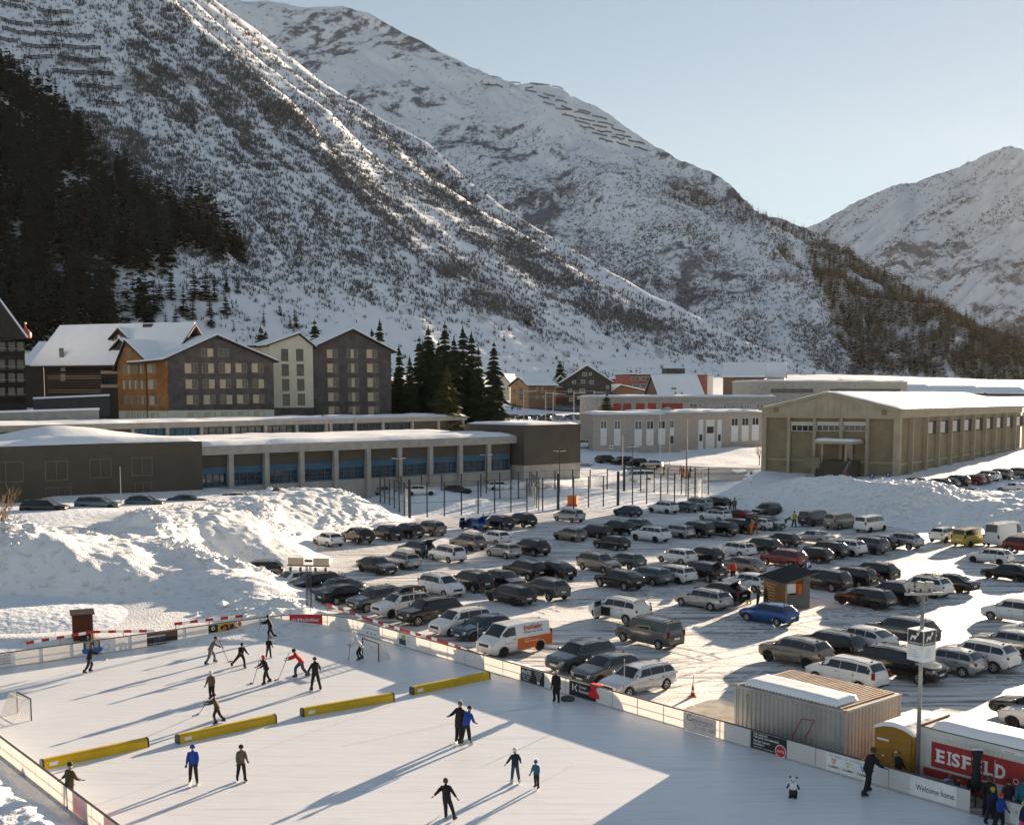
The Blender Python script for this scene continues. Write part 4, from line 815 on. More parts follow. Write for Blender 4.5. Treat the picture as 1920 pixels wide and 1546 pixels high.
mb = MB(); zr = f2.on(1010, 704)[1]; mb.prism([(1.0, h2 - .3), (-9, zr), (-9, zr + .3), (1.0, h2)], f2.n, (0, 0, 1), f2.p(-1.5, 0, 0), f2.u * (f2.L + 2.5)); q = mb.build('roof', MAT['dark_eave'], ro)
mb = MB(); mb.prism([(.95, h2 + .01), (-9, zr + .31), (-9, zr + .8), (.95, h2 + .4)], f2.n, (0, 0, 1), f2.p(-1.4, 0, 0), f2.u * (f2.L + 2.3)); mb.build('snow_cover', MAT['roof_snow'], q)
for w in W_([(530, 460, 570, 512), (598, 460, 640, 512), (685, 465, 705, 510), (530, 575, 572, 628), (615, 575, 655, 628), (685, 525, 705, 545)]): win_px(f2, ro, *w, frame='brown_wood', bars=0)
house(1055, 488, 1146, 488, 13.0, 716, 687, 20, 'slate_wall', 'steep dark slate house with small white windows, taller than its neighbours', 'back', W_([(1155, 272, 1210, 318), (1240, 272, 1276, 308), (1132, 372, 1185, 415), (1015, 378, 1062, 420), (1250, 380, 1300, 422), (962, 490, 1012, 538), (1118, 490, 1182, 540), (975, 605, 1025, 655), (1130, 605, 1182, 655), (1250, 610, 1305, 655), (1470, 448, 1505, 485), (1350, 615, 1392, 655)]))
W2 = lambda L: [(1130 + a / 5.4857, 670 + b / 5.4857, 1130 + c / 5.4857, 670 + d / 5.4857) for a, b, c, d in L]
fr, rr_ = house(1180, 545, 1334, 560, 14, 703.5, 700, 16, 'brick_red', 'long red brick block with white window bands and a rooftop box', 'flat', W2([(285, 202, 385, 238), (400, 202, 490, 238), (310, 275, 385, 308), (390, 272, 488, 308), (525, 202, 575, 238), (655, 200, 700, 236), (525, 278, 575, 312), (755, 198, 830, 220), (880, 196, 960, 216), (1062, 200, 1112, 235)]), cat='apartment block', snow=.4)
u0 = fr.on(1259, 695)[0]; u1 = fr.on(1290, 695)[0]; hb = fr.on(1270, 690)[1]; put(fr, rr_, 'rooftop_box', 'slate_wall', u0, u1, fr.on(1270, 703)[1], hb, -10, -3); put(fr, rr_, 'white_end_wall', 'white_paint', fr.L - 2.6, fr.L + .5, -4, fr.on(1330, 702)[1], -12, .4)
house(1355, 520, 1431, 516, 14, 706, 684, 22, 'brown_wood', 'dark red timber block with a broad snowy roof beside the flat block', 'along', W2([(1440, 232, 1492, 288), (1540, 235, 1607, 295), (1463, 325, 1513, 372), (1568, 325, 1620, 372)]), cat='apartment block')
house(1437, 535, 1470, 533, 14, 706, 684, 20, 'white_paint', 'white walled house with a steep snowy roof right of the dark red block', 'along')
house(1148, 500, 1206, 505, 13, 733, 723.5, 14, 'brown_wood', 'low brown house with a wide snowy roof right of the slate house', 'back', pxm=1163)
house(1236, 470, 1318, 474, 13, 742, 710, 18, 'brown_wood', 'brown chalet with a large snowy roof in front of the red brick block', 'along', W2([(705, 305, 760, 332), (735, 352, 760, 382), (800, 355, 825, 380)]))
house(932, 500, 956, 498, 13, 718, 704, 14, 'cream', 'cream house half hidden behind the big spruce', 'back', W_([(100, 470, 130, 510), (140, 470, 165, 510)]))
house(985, 600, 1046, 600, 16, 711, 701, 14, 'brown_wood', 'farther house of which only the snowy roof shows behind the orange house', 'along')
house(1053, 570, 1071, 570, 16, 706, 698.5, 10, 'brick_red', 'small red brick house behind the slate house on its left side', 'flat', snow=.4)
house(1042, 540, 1060, 540, 15, 715, 706, 12, 'cream', 'cream gabled house squeezed between the orange and the slate house', 'back')
house(1136, 600, 1164, 600, 16, 712, 701, 12, 'brick_red', 'red brick house with a snowy roof behind the slate house on its right side', 'flat', snow=.5)
house(1039, 492, 1055, 492, 13, 728, 720, 10, 'brick_red', 'narrow rust red annex between the orange house and the slate house', 'flat', W_([(790, 555, 822, 590)]), cat='annex')
for i, (a, b, y0, y1, d, lab) in enumerate([(1705, 1752, 735, 726, 560, 'low snow covered barn right of the flat block'), (1760, 1840, 737, 728, 600, 'long snow covered barn behind the ochre hall roof'), (1850, 1925, 738, 730, 620, 'snow covered barn at the right edge below the dark wood'), (1596, 1620, 718, 714, 640, 'small pale house on the snowfield behind the flat block')]):
    house(a, d, b, d + 5, 12, y0, y1, 16, 'brown_wood' if i != 3 else 'orange_wood', lab, 'along', snow=.8, cat='barn' if i < 3 else 'house', name='barn' if i < 3 else 'village_house')
# retaining walls and the railway embankment
def wall_px(name, pts, d0, d1, dz, label, mat='concrete', w=.6, cat='wall'):
    a = atd(pts[0][0], pts[0][1], d0); b = atd(pts[1][0], pts[1][1], d1); r = empty(name, (0, 0, 0), 0, label, cat); u = (b - a); u.z = 0; u.normalize(); n = Vector((-u.y, u.x, 0))
    mb = MB(); A = [a, b, b - Vector((0, 0, dz)), a - Vector((0, 0, dz))]; vs = [p + n * (w / 2) for p in A] + [p - n * (w / 2) for p in A]; mb.add(vs, [(0, 1, 2, 3), (7, 6, 5, 4), (0, 4, 5, 1), (1, 5, 6, 2), (2, 6, 7, 3), (3, 7, 4, 0)]); mb.build('wall', MAT[mat], r)
    mb = MB(); A = [a, b]; vs = [a + n * w, b + n * w, b - n * w, a - n * w]; mb.add(vs + [v + Vector((0, 0, .35)) for v in vs], [(0, 3, 2, 1), (4, 5, 6, 7), (0, 1, 5, 4), (1, 2, 6, 5), (2, 3, 7, 6), (3, 0, 4, 7)]); mb.build('snow_cover', MAT['roof_snow'], r)
    return r
wall_px('embankment_wall', ((875, 800), (1100, 793)), 300, 335, 5, 'long concrete embankment wall with snow on top left of the barracks')
wall_px('retaining_wall', ((-40, 775), (184, 768)), 190, 205, 4, 'snow topped concrete retaining wall below the timber hotels')
wall_px('retaining_wall', ((62, 748), (205, 742)), 220, 226, 4, 'upper dark retaining wall in front of the timber hotels', 'slate_wall')
# ================================================================== trees
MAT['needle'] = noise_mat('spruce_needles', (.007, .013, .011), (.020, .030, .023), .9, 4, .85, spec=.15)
MAT['needle_near'] = noise_mat('green_spruce_needles', (.012, .021, .011), (.040, .052, .022), .7, 5, .85, spec=.15)
MAT['needle_yellow'] = noise_mat('yellow_green_needles', (.040, .045, .014), (.085, .085, .028), .9, 4, .85, spec=.15)  # yellower and lighter needles, for two of the spruces
MAT['larch_twig'] = noise_mat('bare_larch_twigs', (.075, .050, .034), (.12, .082, .055), .9, 4, .9, spec=.1)
MAT['dark_larch'] = noise_mat('dark_larch_twigs', (.030, .020, .014), (.055, .036, .024), .9, 4, .9, spec=.1)
MAT['bark'] = noise_mat('bark', (.05, .036, .026), (.085, .062, .045), 4, 5, .9)
MAT['shrub'] = noise_mat('bare_shrub_twigs', (.095, .102, .114), (.155, .163, .175), .15, 3, .9, spec=.1)
def crown_arrays(rng, whorls=22, per=9, wide=.19, droop=.28, gap=.0, sub=1, base=.06):
    'unit-height spruce crown as triangles'
    V = []; 
    for i in range(whorls):
        t = (i + rng.uniform(-.3, .3)) / whorls; z = base + (1 - base) * t; r = wide * (1 - t) ** .85 * rng.uniform(.75, 1.15) + .006
        for k in range(per):
            if rng.random() < gap: continue
            a = 2 * math.pi * (k + rng.uniform(-.4, .4)) / per + i * 1.1; rr = r * rng.uniform(.6, 1.2); c, s = math.cos(a), math.sin(a); dz = droop * rr * rng.uniform(.6, 1.6)
            tip = (c * rr, s * rr, z - dz); rt = (0, 0, z + .012); w = rr * rng.uniform(.26, .42) + .004; m = .55
            l = (c * rr * m - s * w, s * rr * m + c * w, z - dz * .55 - .012); q = (c * rr * m + s * w, s * rr * m - c * w, z - dz * .55 - .012); mid = (c * rr * m, s * rr * m, z - dz * .35 + .01)
            V += [rt, l, mid, rt, mid, q, mid, l, tip, mid, tip, q]
            if sub > 1:
                for e in (-1, 1):
                    b = a + e * rng.uniform(.25, .5); c2, s2 = math.cos(b), math.sin(b); r2 = rr * rng.uniform(.6, .85); V += [mid, (c2 * r2, s2 * r2, z - dz * .8), (c2 * r2 * .6 - s2 * w * .4, s2 * r2 * .6 + c2 * w * .4, z - dz * .4 - .015)]
    V += [(0, -.008, .97), (.007, .004, .97), (0, 0, 1.02), (.007, .004, .97), (-.007, .004, .97), (0, 0, 1.02)]
    V = np.array(V); return V, np.arange(len(V)).reshape(-1, 3)
_tr = random.Random(3)
CROWNS = []
for k in range(4):
    v, f = crown_arrays(_tr, 30, 11, .15 + .02 * k, .35, .08, 2); CROWNS.append(np_mesh('spruce_crown', v, f))
LIGHT = []
for k in range(3):
    v, f = crown_arrays(_tr, 13, 7, .17 + .03 * k, .3, .05, 1, .03); LIGHT.append((np_mesh('small_spruce_crown', v, f), v, f))
lv, lf = crown_arrays(_tr, 14, 6, .16, -.25, .25, 1, .1); LARCH = np_mesh('larch_crown', lv, lf)
TRUNK = MB().tube((0, 0, -.04), (0, 0, .97), .016, .002, n=6).mesh('trunk', True)
for me in CROWNS: me.materials.append(MAT['needle_near'])
TRUNK.materials.append(MAT['bark'])
def tree(me, loc, h, wide, label, group, name='spruce_tree', mat=None, rz=None):
    o = empty(name, loc, _tr.uniform(0, 6) if rz is None else rz, label, 'tree', group); wide *= 1.28 if me in CROWNS else 1; o.scale = (h * wide, h * wide, h)
    mesh_obj('trunk', TRUNK, MAT['bark'], o); mesh_obj('crown', me, mat or (MAT['needle_near'] if me in CROWNS else MAT['needle']), o); return o
def tree_px(px, pyt, d, zb, wide, label, group=None, k=None, mat=None, me=None, name='spruce_tree'):
    p = atd(px, pyt, d); return tree(me or CROWNS[(k if k is not None else int(px)) % 4], (p.x, p.y, zb), p.z - zb, wide, label, group, name, mat)
G1 = 'spruces in the clump right of the apartment houses'
ords = ['first', 'second', 'third', 'fourth', 'fifth', 'sixth', 'seventh', 'eighth', 'ninth', 'tenth', 'eleventh', 'twelfth', 'thirteenth', 'fourteenth', 'fifteenth', 'sixteenth', 'seventeenth', 'eighteenth', 'nineteenth', 'twentieth']
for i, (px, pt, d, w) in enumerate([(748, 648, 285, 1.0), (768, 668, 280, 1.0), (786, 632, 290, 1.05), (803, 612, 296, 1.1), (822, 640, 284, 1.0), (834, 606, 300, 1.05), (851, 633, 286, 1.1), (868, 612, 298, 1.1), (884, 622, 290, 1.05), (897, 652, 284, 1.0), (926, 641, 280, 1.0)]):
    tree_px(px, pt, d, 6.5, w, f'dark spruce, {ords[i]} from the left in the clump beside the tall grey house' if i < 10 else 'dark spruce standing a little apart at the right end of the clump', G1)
tree_px(838, 686, 262, 6.0, 1.45, 'lower yellow green spruce in front of the dark clump', G1, mat=MAT['needle_yellow'])
tree_px(712, 600, 318, 10, 1.1, 'spruce top showing above the roof of the tall grey house', 'spruces behind the apartment houses'); tree_px(697, 617, 320, 10, 1.0, 'smaller spruce top just left of the one above the grey roof', 'spruces behind the apartment houses'); tree_px(742, 690, 300, 8, 1.0, 'spruce half hidden by the right edge of the tall grey house', 'spruces behind the apartment houses')
tree_px(590, 600, 330, 11, 1.2, 'spruce top between the cream and the tall grey roof', 'spruces behind the apartment houses'); tree_px(489, 612, 330, 12, 1.3, 'bushy spruce top over the left end of the cream house roof', 'spruces behind the apartment houses'); tree_px(498, 622, 325, 12, 1.2, 'short spruce top over the cream house link', 'spruces behind the apartment houses')
tree_px(316, 606, 300, 16, 1.1, 'spruce at the right end of the timber hotel roof', 'spruces behind the apartment houses')
tree_px(1138, 738, 292, 4.5, 1.9, 'broad olive green spruce at the left corner of the barracks roof', mat=MAT['needle_yellow'])
tree_px(1050, 676, 560, 17, 1.9, 'lone dark spruce on the snowfield above the orange house', k=1); tree_px(1051, 698, 540, 16, 1.5, 'small dark spruce between the orange house and the slate house', k=2)
GV = 'small trees behind the village roofs'
for i, (px, pt, d, lb, mt) in enumerate([(1176, 690, 600, 'bare brown larch left of the red brick block', 'larch_twig'), (1183, 688, 600, 'brown larch just left of the red brick block', 'larch_twig'), (1193, 690, 605, 'dark spruce above the left end of the red brick block', 'needle'), (1200, 688, 605, 'second dark spruce above the red brick block', 'needle'), (1162, 700, 590, 'small dark tree right of the slate house', 'needle'), (948, 690, 560, 'small dark tree left of the orange house roof', 'needle'), (1755, 718, 640, 'brown larch beside the snow covered barns', 'larch_twig')]):
    tree_px(px, pt, d, 14, 1.3, lb, GV, k=i, mat=MAT[mt], me=LIGHT[i % 3][0])
def inpoly(p, poly):
    x, y = p[..., 0], p[..., 1]; c = np.zeros(x.shape, bool); n = len(poly); j = n - 1
    for i in range(n):
        xi, yi = poly[i]; xj, yj = poly[j]; c ^= ((yi > y) != (yj > y)) & (x < (xj - xi) * (y - yi) / (yj - yi + 1e-9) + xi); j = i
    return c
def scatter(sl, n, dens, seed):
    'points on a slope, even in the picture, thinned by dens(px, S, T)'
    rng = np.random.default_rng(seed); S, T = sl.S, sl.T; nt_, ns_ = S.shape
    a = sl.px[:nt_ - 1, :-1]; b = sl.px[:nt_ - 1, 1:]; c = sl.px[1:nt_, :-1]; ar = np.abs((b - a)[..., 0] * (c - a)[..., 1] - (b - a)[..., 1] * (c - a)[..., 0])
    m = a + (b - a) / 2; ok = (m[..., 0] > -60) & (m[..., 0] < 1980) & (m[..., 1] > -60) & (m[..., 1] < 760); w = ar * ok * dens(m, S[:-1, :-1], T[:-1, :-1]); w = w.ravel() / w.sum()
    i = rng.choice(len(w), n, p=w); y, x = np.unravel_index(i, ar.shape); f, g = rng.random(n)[:, None], rng.random(n)[:, None]
    P = sl.P; return (P[y, x] * (1 - f) + P[y, x + 1] * f) * (1 - g) + (P[y + 1, x] * (1 - f) + P[y + 1, x + 1] * f) * g
# the dark wood on the near slope: a mass, with single trees in front of it and along its edge
WOOD = [(-60, 150), (10, 140), (60, 182), (112, 232), (150, 262), (172, 330), (200, 345), (240, 352), (275, 385), (300, 412), (318, 438), (345, 432), (372, 440), (390, 455), (385, 480), (345, 465), (318, 478), (335, 505), (300, 512), (250, 512), (225, 520), (250, 560), (285, 600), (210, 640), (20, 660), (-60, 640)]
WOOD2 = [(300, 440), (318, 400), (385, 405), (400, 440), (452, 462), (450, 482), (410, 482), (360, 470)]
def stuff_trees(name, pts, hs, wd, tmpl, mat, seed):
    rng = np.random.default_rng(seed); n = len(pts); M = np.zeros((n, 3, 4)); a = rng.random(n) * 6.28; c, s = np.cos(a), np.sin(a); w = hs * wd
    M[:, 0, 0] = c * w; M[:, 0, 1] = -s * w; M[:, 1, 0] = s * w; M[:, 1, 1] = c * w; M[:, 2, 2] = hs; M[:, :, 3] = pts; M[:, 2, 3] -= .5
    V, Fc = join_instances(tmpl[0], tmpl[1], M); return tag(mesh_obj(name, np_mesh(name, V, Fc), mat), kind='stuff')
rg = np.random.default_rng(11)
LT = [(l[1], l[2]) for l in LIGHT]
sm = crown_arrays(random.Random(5), 9, 5, .2, .35, .0, 1, .02); sm2 = crown_arrays(random.Random(6), 9, 5, .17, .35, .05, 1, .02); lar = crown_arrays(random.Random(8), 9, 5, .16, -.3, .15, 1, .1)
wp = scatter(near, 1500, lambda m, S, T: (inpoly(m, WOOD) | inpoly(m, WOOD2)) * (.04 + sstep(-.28, -.05, fbm(S * 46, T * 30, 3, 41))), 4); wpx = proj(wp)
low = (wpx[:, 1] > 430 + rg.normal(0, 40, len(wp))) & (rg.random(len(wp)) < .45) & (wpx[:, 0] < 260)
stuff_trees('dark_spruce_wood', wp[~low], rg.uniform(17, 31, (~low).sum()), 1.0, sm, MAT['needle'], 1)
stuff_trees('larch_wood', wp[low], rg.uniform(18, 30, low.sum()), 1.1, lar, MAT['dark_larch'], 2)
EDGE = scatter(near, 46, lambda m, S, T: (inpoly(m, [(90, 180), (160, 250), (200, 330), (330, 395), (400, 425), (460, 465), (450, 490), (330, 425), (180, 350)])) * 1.0, 9)
for i, p in enumerate(EDGE): tree(LIGHT[i % 3][0], tuple(p), rg.uniform(8, 18), 1.25, 'dark spruce along the upper edge of the wood on the left mountain', 'spruces along the edge of the dark wood', mat=MAT['needle'])
LONE = [(262, 562, 45), (290, 585, 60), (300, 560, 38), (322, 560, 70), (345, 590, 55), (330, 612, 42), (362, 600, 52), (363, 560, 62), (385, 560, 55), (404, 562, 52), (425, 548, 30), (444, 550, 22), (395, 590, 50), (398, 612, 40), (423, 588, 40), (250, 545, 30), (258, 590, 34), (275, 600, 44), (310, 612, 30), (495, 540, 14), (525, 590, 20), (493, 605, 26), (545, 612, 22), (556, 615, 28), (438, 620, 18), (367, 622, 18), (424, 540, 18), (552, 600, 26), (988, 608, 20), (993, 612, 22), (1139, 630, 24), (945, 640, 14), (1450, 0, 0)]
LO = {}
for q in (range(0, 19), range(19, len(LONE) - 1)):
    for k, i in enumerate(sorted(q, key=lambda i: LONE[i][0])): LO[i] = k
for i, (px, py, hp) in enumerate(LONE):
    if not hp: continue
    p = near.pick(px, py); d = p[1]; h = hp * d / FPX; lab = f'dark spruce on the open snow right of the wood, {ords[LO[i]]} from the left' if i < 19 else f'small lone spruce low on the left mountain slope, {ords[LO[i]]} from the left'
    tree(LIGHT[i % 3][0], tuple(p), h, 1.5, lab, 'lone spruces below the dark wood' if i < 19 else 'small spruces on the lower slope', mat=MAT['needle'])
# shrubs over the near slope and brush over the middle mountain: nobody could count them
tw = []
_r5 = random.Random(21)
for k in range(6):
    a = _r5.uniform(0, 6.28); l = _r5.uniform(.3, .6); w = .10; c, s = math.cos(a), math.sin(a); bx, by = _r5.uniform(-.3, .3), _r5.uniform(-.3, .3)
    tw += [(bx - s * w, by + c * w, -.1), (bx + s * w, by - c * w, -.1), (bx + c * l * .6, by + s * l * .6, _r5.uniform(.6, 1.0))]
TW = (np.array(tw), np.arange(len(tw)).reshape(-1, 3))
def near_dens(m, S, T):
    st = .24 + .76 * sstep(-.25, .35, fbm(S * 26, T * 2.6, 4, 71)); pt = .2 + .8 * sstep(-.3, .2, fbm(S * 40, T * 34, 3, 74)); y = m[..., 1]; x = m[..., 0]
    fan = 1 - sstep(-90, -10, y - (560 + .155 * (x - 400))) * .93
    lit = sstep(.0, .05, S)
    return (.06 + st * pt) * fan * (1 - .6 * ((m[..., 0] < 240) & (m[..., 1] < 210))) * (.25 + .75 * lit) * (.55 + .45 * sstep(0, 250, y)) * ~inpoly(m, WOOD)
sp = scatter(near, 30000, near_dens, 15); sd = np.clip(sp[:, 1], 250, 1200)
stuff_trees('shrubs', sp, rg.uniform(1.0, 2.9, len(sp)) * (1 + (sd - 500) / 1500), 1.7, TW, MAT['shrub'], 5)
def mid_dens(m, S, T):
    y = m[..., 1]; x = m[..., 0]; low = sstep(180, 330, y - (x - 700) * .12); st = .2 + .8 * sstep(-.2, .3, fbm(S * 24, T * 12, 4, 81)); return (.03 + st * low) * ~inpoly(m, RIDGEWOOD)
RIDGEWOOD = [(1508, 470), (1545, 452), (1575, 462), (1640, 500), (1720, 548), (1800, 592), (1880, 618), (1980, 655), (1980, 735), (1600, 690), (1570, 640), (1545, 560), (1525, 520)]
sp = scatter(mid, 44000, mid_dens, 16)
stuff_trees('mountain_brush', sp, rg.uniform(1.4, 3.6, len(sp)), 1.7, TW, MAT['shrub'], 6)
lar2 = crown_arrays(random.Random(18), 6, 4, .19, -.3, .1, 1, .1)
rw = scatter(mid, 6800, lambda m, S, T: inpoly(m, RIDGEWOOD) * sstep(-.62, -.3, fbm(S * 40, T * 20, 3, 88)), 17); lw = rg.random(len(rw)) < .82
stuff_trees('ridge_larch_wood', rw[lw], rg.uniform(9, 17, lw.sum()), 1.25, lar2, MAT['larch_twig'], 7); stuff_trees('ridge_spruce_wood', rw[~lw], rg.uniform(9, 18, (~lw).sum()), 1.15, sm2, MAT['needle'], 8)
BR = [[(1228, 330), (1300, 355), (1400, 400), (1420, 430), (1330, 400), (1240, 372)], [(1350, 350), (1400, 380), (1530, 440), (1520, 460), (1400, 405)], [(1430, 515), (1500, 500), (1520, 530), (1440, 530)], [(1450, 465), (1490, 465), (1490, 490), (1450, 485)]]
bw = scatter(mid, 520, lambda m, S, T: (inpoly(m, BR[0]) | inpoly(m, BR[1]) | inpoly(m, BR[2]) | inpoly(m, BR[3])) * 1.0, 18)
stuff_trees('mountain_larches', bw, rg.uniform(8, 15, len(bw)), 1.3, lar, MAT['larch_twig'], 9)
fd = lambda m, S, T: sstep(-.05, .3, fbm(S * 40 + T * 34, T * 5, 4, 91)) * (.25 + .75 * sstep(480, 640, m[..., 1])) + .002
stuff_trees('far_mountain_brush', scatter(farm, 9000, fd, 19), rg.uniform(2.5, 6, 9000), 2.4, TW, MAT['shrub'], 10)
# ------------------------------------------------------------------ avalanche barriers: racks of posts and beams along the contour
MAT['barrier_wood'] = noise_mat('barrier_timber', (.030, .027, .024), (.05, .045, .04), 1, 4, .95, spec=.1)
def barrier(sl, pts, h, label, group):
    P = [];
    for a, b in zip(pts[:-1], pts[1:]):
        n = max(1, int(abs(b[0] - a[0]) / 9))
        P += [Vector(sl.pick(a[0] + (b[0] - a[0]) * k / n, a[1] + (b[1] - a[1]) * k / n)) for k in range(n)]
    P.append(Vector(sl.pick(*pts[-1])))
    o = empty('avalanche_barrier', P[0], 0, label, 'avalanche barrier', group); Q = [p - P[0] for p in P]
    mb = MB(); up = Vector((0, -.25, 1)) * h
    for q in Q: mb.bar(q - up * .1, q + up, h * .09, h * .09)
    tag(mb.build('post', MAT['barrier_wood'], o), kind='stuff'); mb = MB()
    for a, b in zip(Q[:-1], Q[1:]):
        if (b - a).length < .2: continue
        for t in (.35, .6, .85): mb.bar(a + up * t, b + up * t, h * .06, h * .17)
    tag(mb.build('beam', MAT['barrier_wood'], o), kind='stuff')
for i, (x0, y0, x1, y1) in enumerate(sorted([(2, 42, 60, 52), (70, 24, 138, 28), (0, 8, 40, 18), (65, 46, 130, 50), (5, 58, 66, 70), (68, 66, 178, 74), (40, 88, 112, 94), (118, 92, 188, 95), (0, 78, 34, 84), (110, 114, 208, 118), (48, 112, 100, 112), (100, 138, 214, 143), (12, 118, 44, 122), (142, 165, 230, 170), (0, 134, 26, 138), (180, 197, 224, 201)], key=lambda q: q[1])):
    barrier(near, [(x0, y0), ((x0 + x1) / 2, (y0 + y1) / 2 + 2.5), (x1, y1)], 3.6, f'dark avalanche barrier row on the left mountain, {ords[i]} from the top of the picture', 'avalanche barriers on the left mountain')
mbars = [(905, 160, 930, 162), (932, 160, 942, 166), (955, 158, 975, 153), (985, 168, 1000, 166), (995, 158, 1030, 163), (1035, 158, 1060, 166)]
for r_ in range(9):
    for c_ in range(5):
        x = 985 + r_ * 17 + c_ * 34 + (r_ % 2) * 7; y = 170 + r_ * 11.5 + c_ * 7.5
        if y < 300 and x < 1245 and y > np.interp(x + 27, [1000, 1060, 1140, 1200, 1270], [153, 172, 213, 254, 300]) + 7: mbars.append((x, y, x + 27 - (r_ < 3) * 6, y + 5 + (r_ % 3)))
for x0, y0, x1, y1 in mbars: barrier(mid, [(x0, y0), (x1, y1)], 3.4, 'thin dark avalanche barrier on the shoulder of the middle mountain', 'avalanche barriers on the middle mountain')
# ================================================================== the ice rink
def wfac(a, b, z0=0.0):
    f = Facade.__new__(Facade); f.a = Vector((a[0], a[1], z0)); f.b = Vector((b[0], b[1], z0)); f.z0 = z0; f.u = (f.b - f.a).normalized(); f.L = (f.b - f.a).length; f.n = Vector((f.u.y, -f.u.x, 0)); return f
_tx = {}
def lettering(parent, s, f, u, z, out, size, mat, align='LEFT', name='lettering', shear=0, squash=1.0, bold=.0, width=None):
    'flat print: the words as thin raised letters on a facade'
    cu = bpy.data.curves.new('lettering', 'FONT'); cu.body = s; cu.size = size; cu.align_x = align; cu.extrude = .002; cu.shear = shear; cu.resolution_u = 3; cu.offset = bold * size; cu.space_character = 1.0
    ob = bpy.data.objects.new('tmp', cu); COL.objects.link(ob); dg = bpy.context.evaluated_depsgraph_get(); me = bpy.data.meshes.new_from_object(ob.evaluated_get(dg)); COL.objects.unlink(ob); bpy.data.objects.remove(ob)
    me.name = 'lettering'; sx = 1.0
    if width and len(me.vertices): xs = [v.co.x for v in me.vertices]; sx = width / max(1e-3, max(xs) - min(xs)); me.transform(Matrix.Translation((-min(xs) if align == 'LEFT' else 0, 0, 0)))
    M = Matrix((f.u * sx, Vector((0, 0, 1)) * squash, f.n)).transposed().to_4x4(); M.translation = f.p(u, z, out); me.transform(M); me.update()
    me.materials.clear(); me.materials.append(MAT[mat]); return tag(mesh_obj(name, me, None, parent), kind='stuff') if len(s) > 1 else mesh_obj(name, me, None, parent)
def ice_mat():
    m, nt, b = new_mat('ice', (.8, .8, .8), .32, 0, .35); L = nt.links.new; tc = _n(nt, 'ShaderNodeTexCoord')
    def nz(scale, st, rot, det=6):
        mp = _n(nt, 'ShaderNodeMapping'); mp.inputs['Scale'].default_value = st; mp.inputs['Rotation'].default_value = (0, 0, rot); L(tc.outputs['Object'], mp.inputs[0]); n = _n(nt, 'ShaderNodeTexNoise', Scale=scale, Detail=det, Roughness=.65); L(mp.outputs[0], n.inputs['Vector']); return n.outputs['Fac']
    f = [nz(q, (.05, 1.5, 1), r) for q, r in ((1.6, .3), (4.5, 1.4), (7.0, 2.5))]; a = _n(nt, 'ShaderNodeMath', operation='MAXIMUM'); L(f[0], a.inputs[0]); L(f[1], a.inputs[1]); c = _n(nt, 'ShaderNodeMath', operation='MAXIMUM'); L(a.outputs[0], c.inputs[0]); L(f[2], c.inputs[1])
    cr = _n(nt, 'ShaderNodeValToRGB'); cr.color_ramp.elements[0].position = .55; cr.color_ramp.elements[1].position = .72; cr.color_ramp.elements[0].color = (.79, .81, .84, 1); cr.color_ramp.elements[1].color = (.62, .63, .65, 1); L(c.outputs[0], cr.inputs[0])
    g = nz(.10, (1, 1, 1), 0, 4); mx = _n(nt, 'ShaderNodeMix', data_type='RGBA', blend_type='MULTIPLY'); mx.inputs['Factor'].default_value = .35; L(cr.outputs[0], mx.inputs[6]); c2 = _n(nt, 'ShaderNodeValToRGB'); c2.color_ramp.elements[0].color = (.86, .88, .9, 1); c2.color_ramp.elements[1].color = (1, 1, 1, 1); c2.color_ramp.elements[0].position = .35; c2.color_ramp.elements[1].position = .65; L(g, c2.inputs[0]); L(c2.outputs[0], mx.inputs[7]); L(mx.outputs[2], b.inputs['Base Color'])
    bp = _n(nt, 'ShaderNodeBump', Strength=.4, Distance=.04); L(c.outputs[0], bp.inputs['Height']); L(bp.outputs[0], b.inputs['Normal']); return m
MAT['ice'] = ice_mat()
FL0, FU = Vector((-33.3, 74.0, 0)), Vector((.768, .64, 0)); RC = Vector((-15.3, 89.0, 0)); RU = Vector((.647, -.762, 0)); RAD = 5.0
T1 = RC - FU * RAD; T2 = RC + RU * RAD; OC = T1 + Vector((.64, -.768, 0)) * RAD
ARC = [OC + (T1 - OC).lerp(T2 - OC, k / 8).normalized() * RAD for k in range(9)]
LEFT0 = FL0 - FU * 12; RIGHT1 = Vector((19.75, 47.7, 0)); RIGHT2 = RIGHT1 + RU * 14
L0 = at(0, 1381, 1.07); L1 = at(220, 1545.6, 1.07); L0.z = L1.z = 0; LU = (L1 - L0).normalized()
LA = L0 - LU * 9; LB = L1 + LU * 6
ice_pts = [LA, LEFT0, T1] + ARC[1:-1] + [T2, RIGHT2, LB]
sheet('ice_rink', ice_pts, .03, MAT['ice'])
MAT['ice_line'] = noise_mat('ice_line', (.52, .54, .57), (.66, .67, .69), 2, 5, .4)
for a, b, w in (((640, 1400), (1300, 1262), .07), ((120, 1530), (735, 1322), .05), ((1000, 1475), (1075, 1435), .05), ((560, 1222), (720, 1196), .06), ((900, 1338), (1085, 1320), .07)):
    p, q = at(*a), at(*b); d = (q - p).normalized(); n = Vector((-d.y, d.x, 0)) * w / 2; me = bpy.data.meshes.new('ice_line'); me.from_pydata([tuple(v + Vector((0, 0, .034))) for v in (p - n, q - n, q + n, p + n)], [], [(0, 1, 2, 3)]); tag(mesh_obj('ice_line', me, MAT['ice_line']), kind='structure')
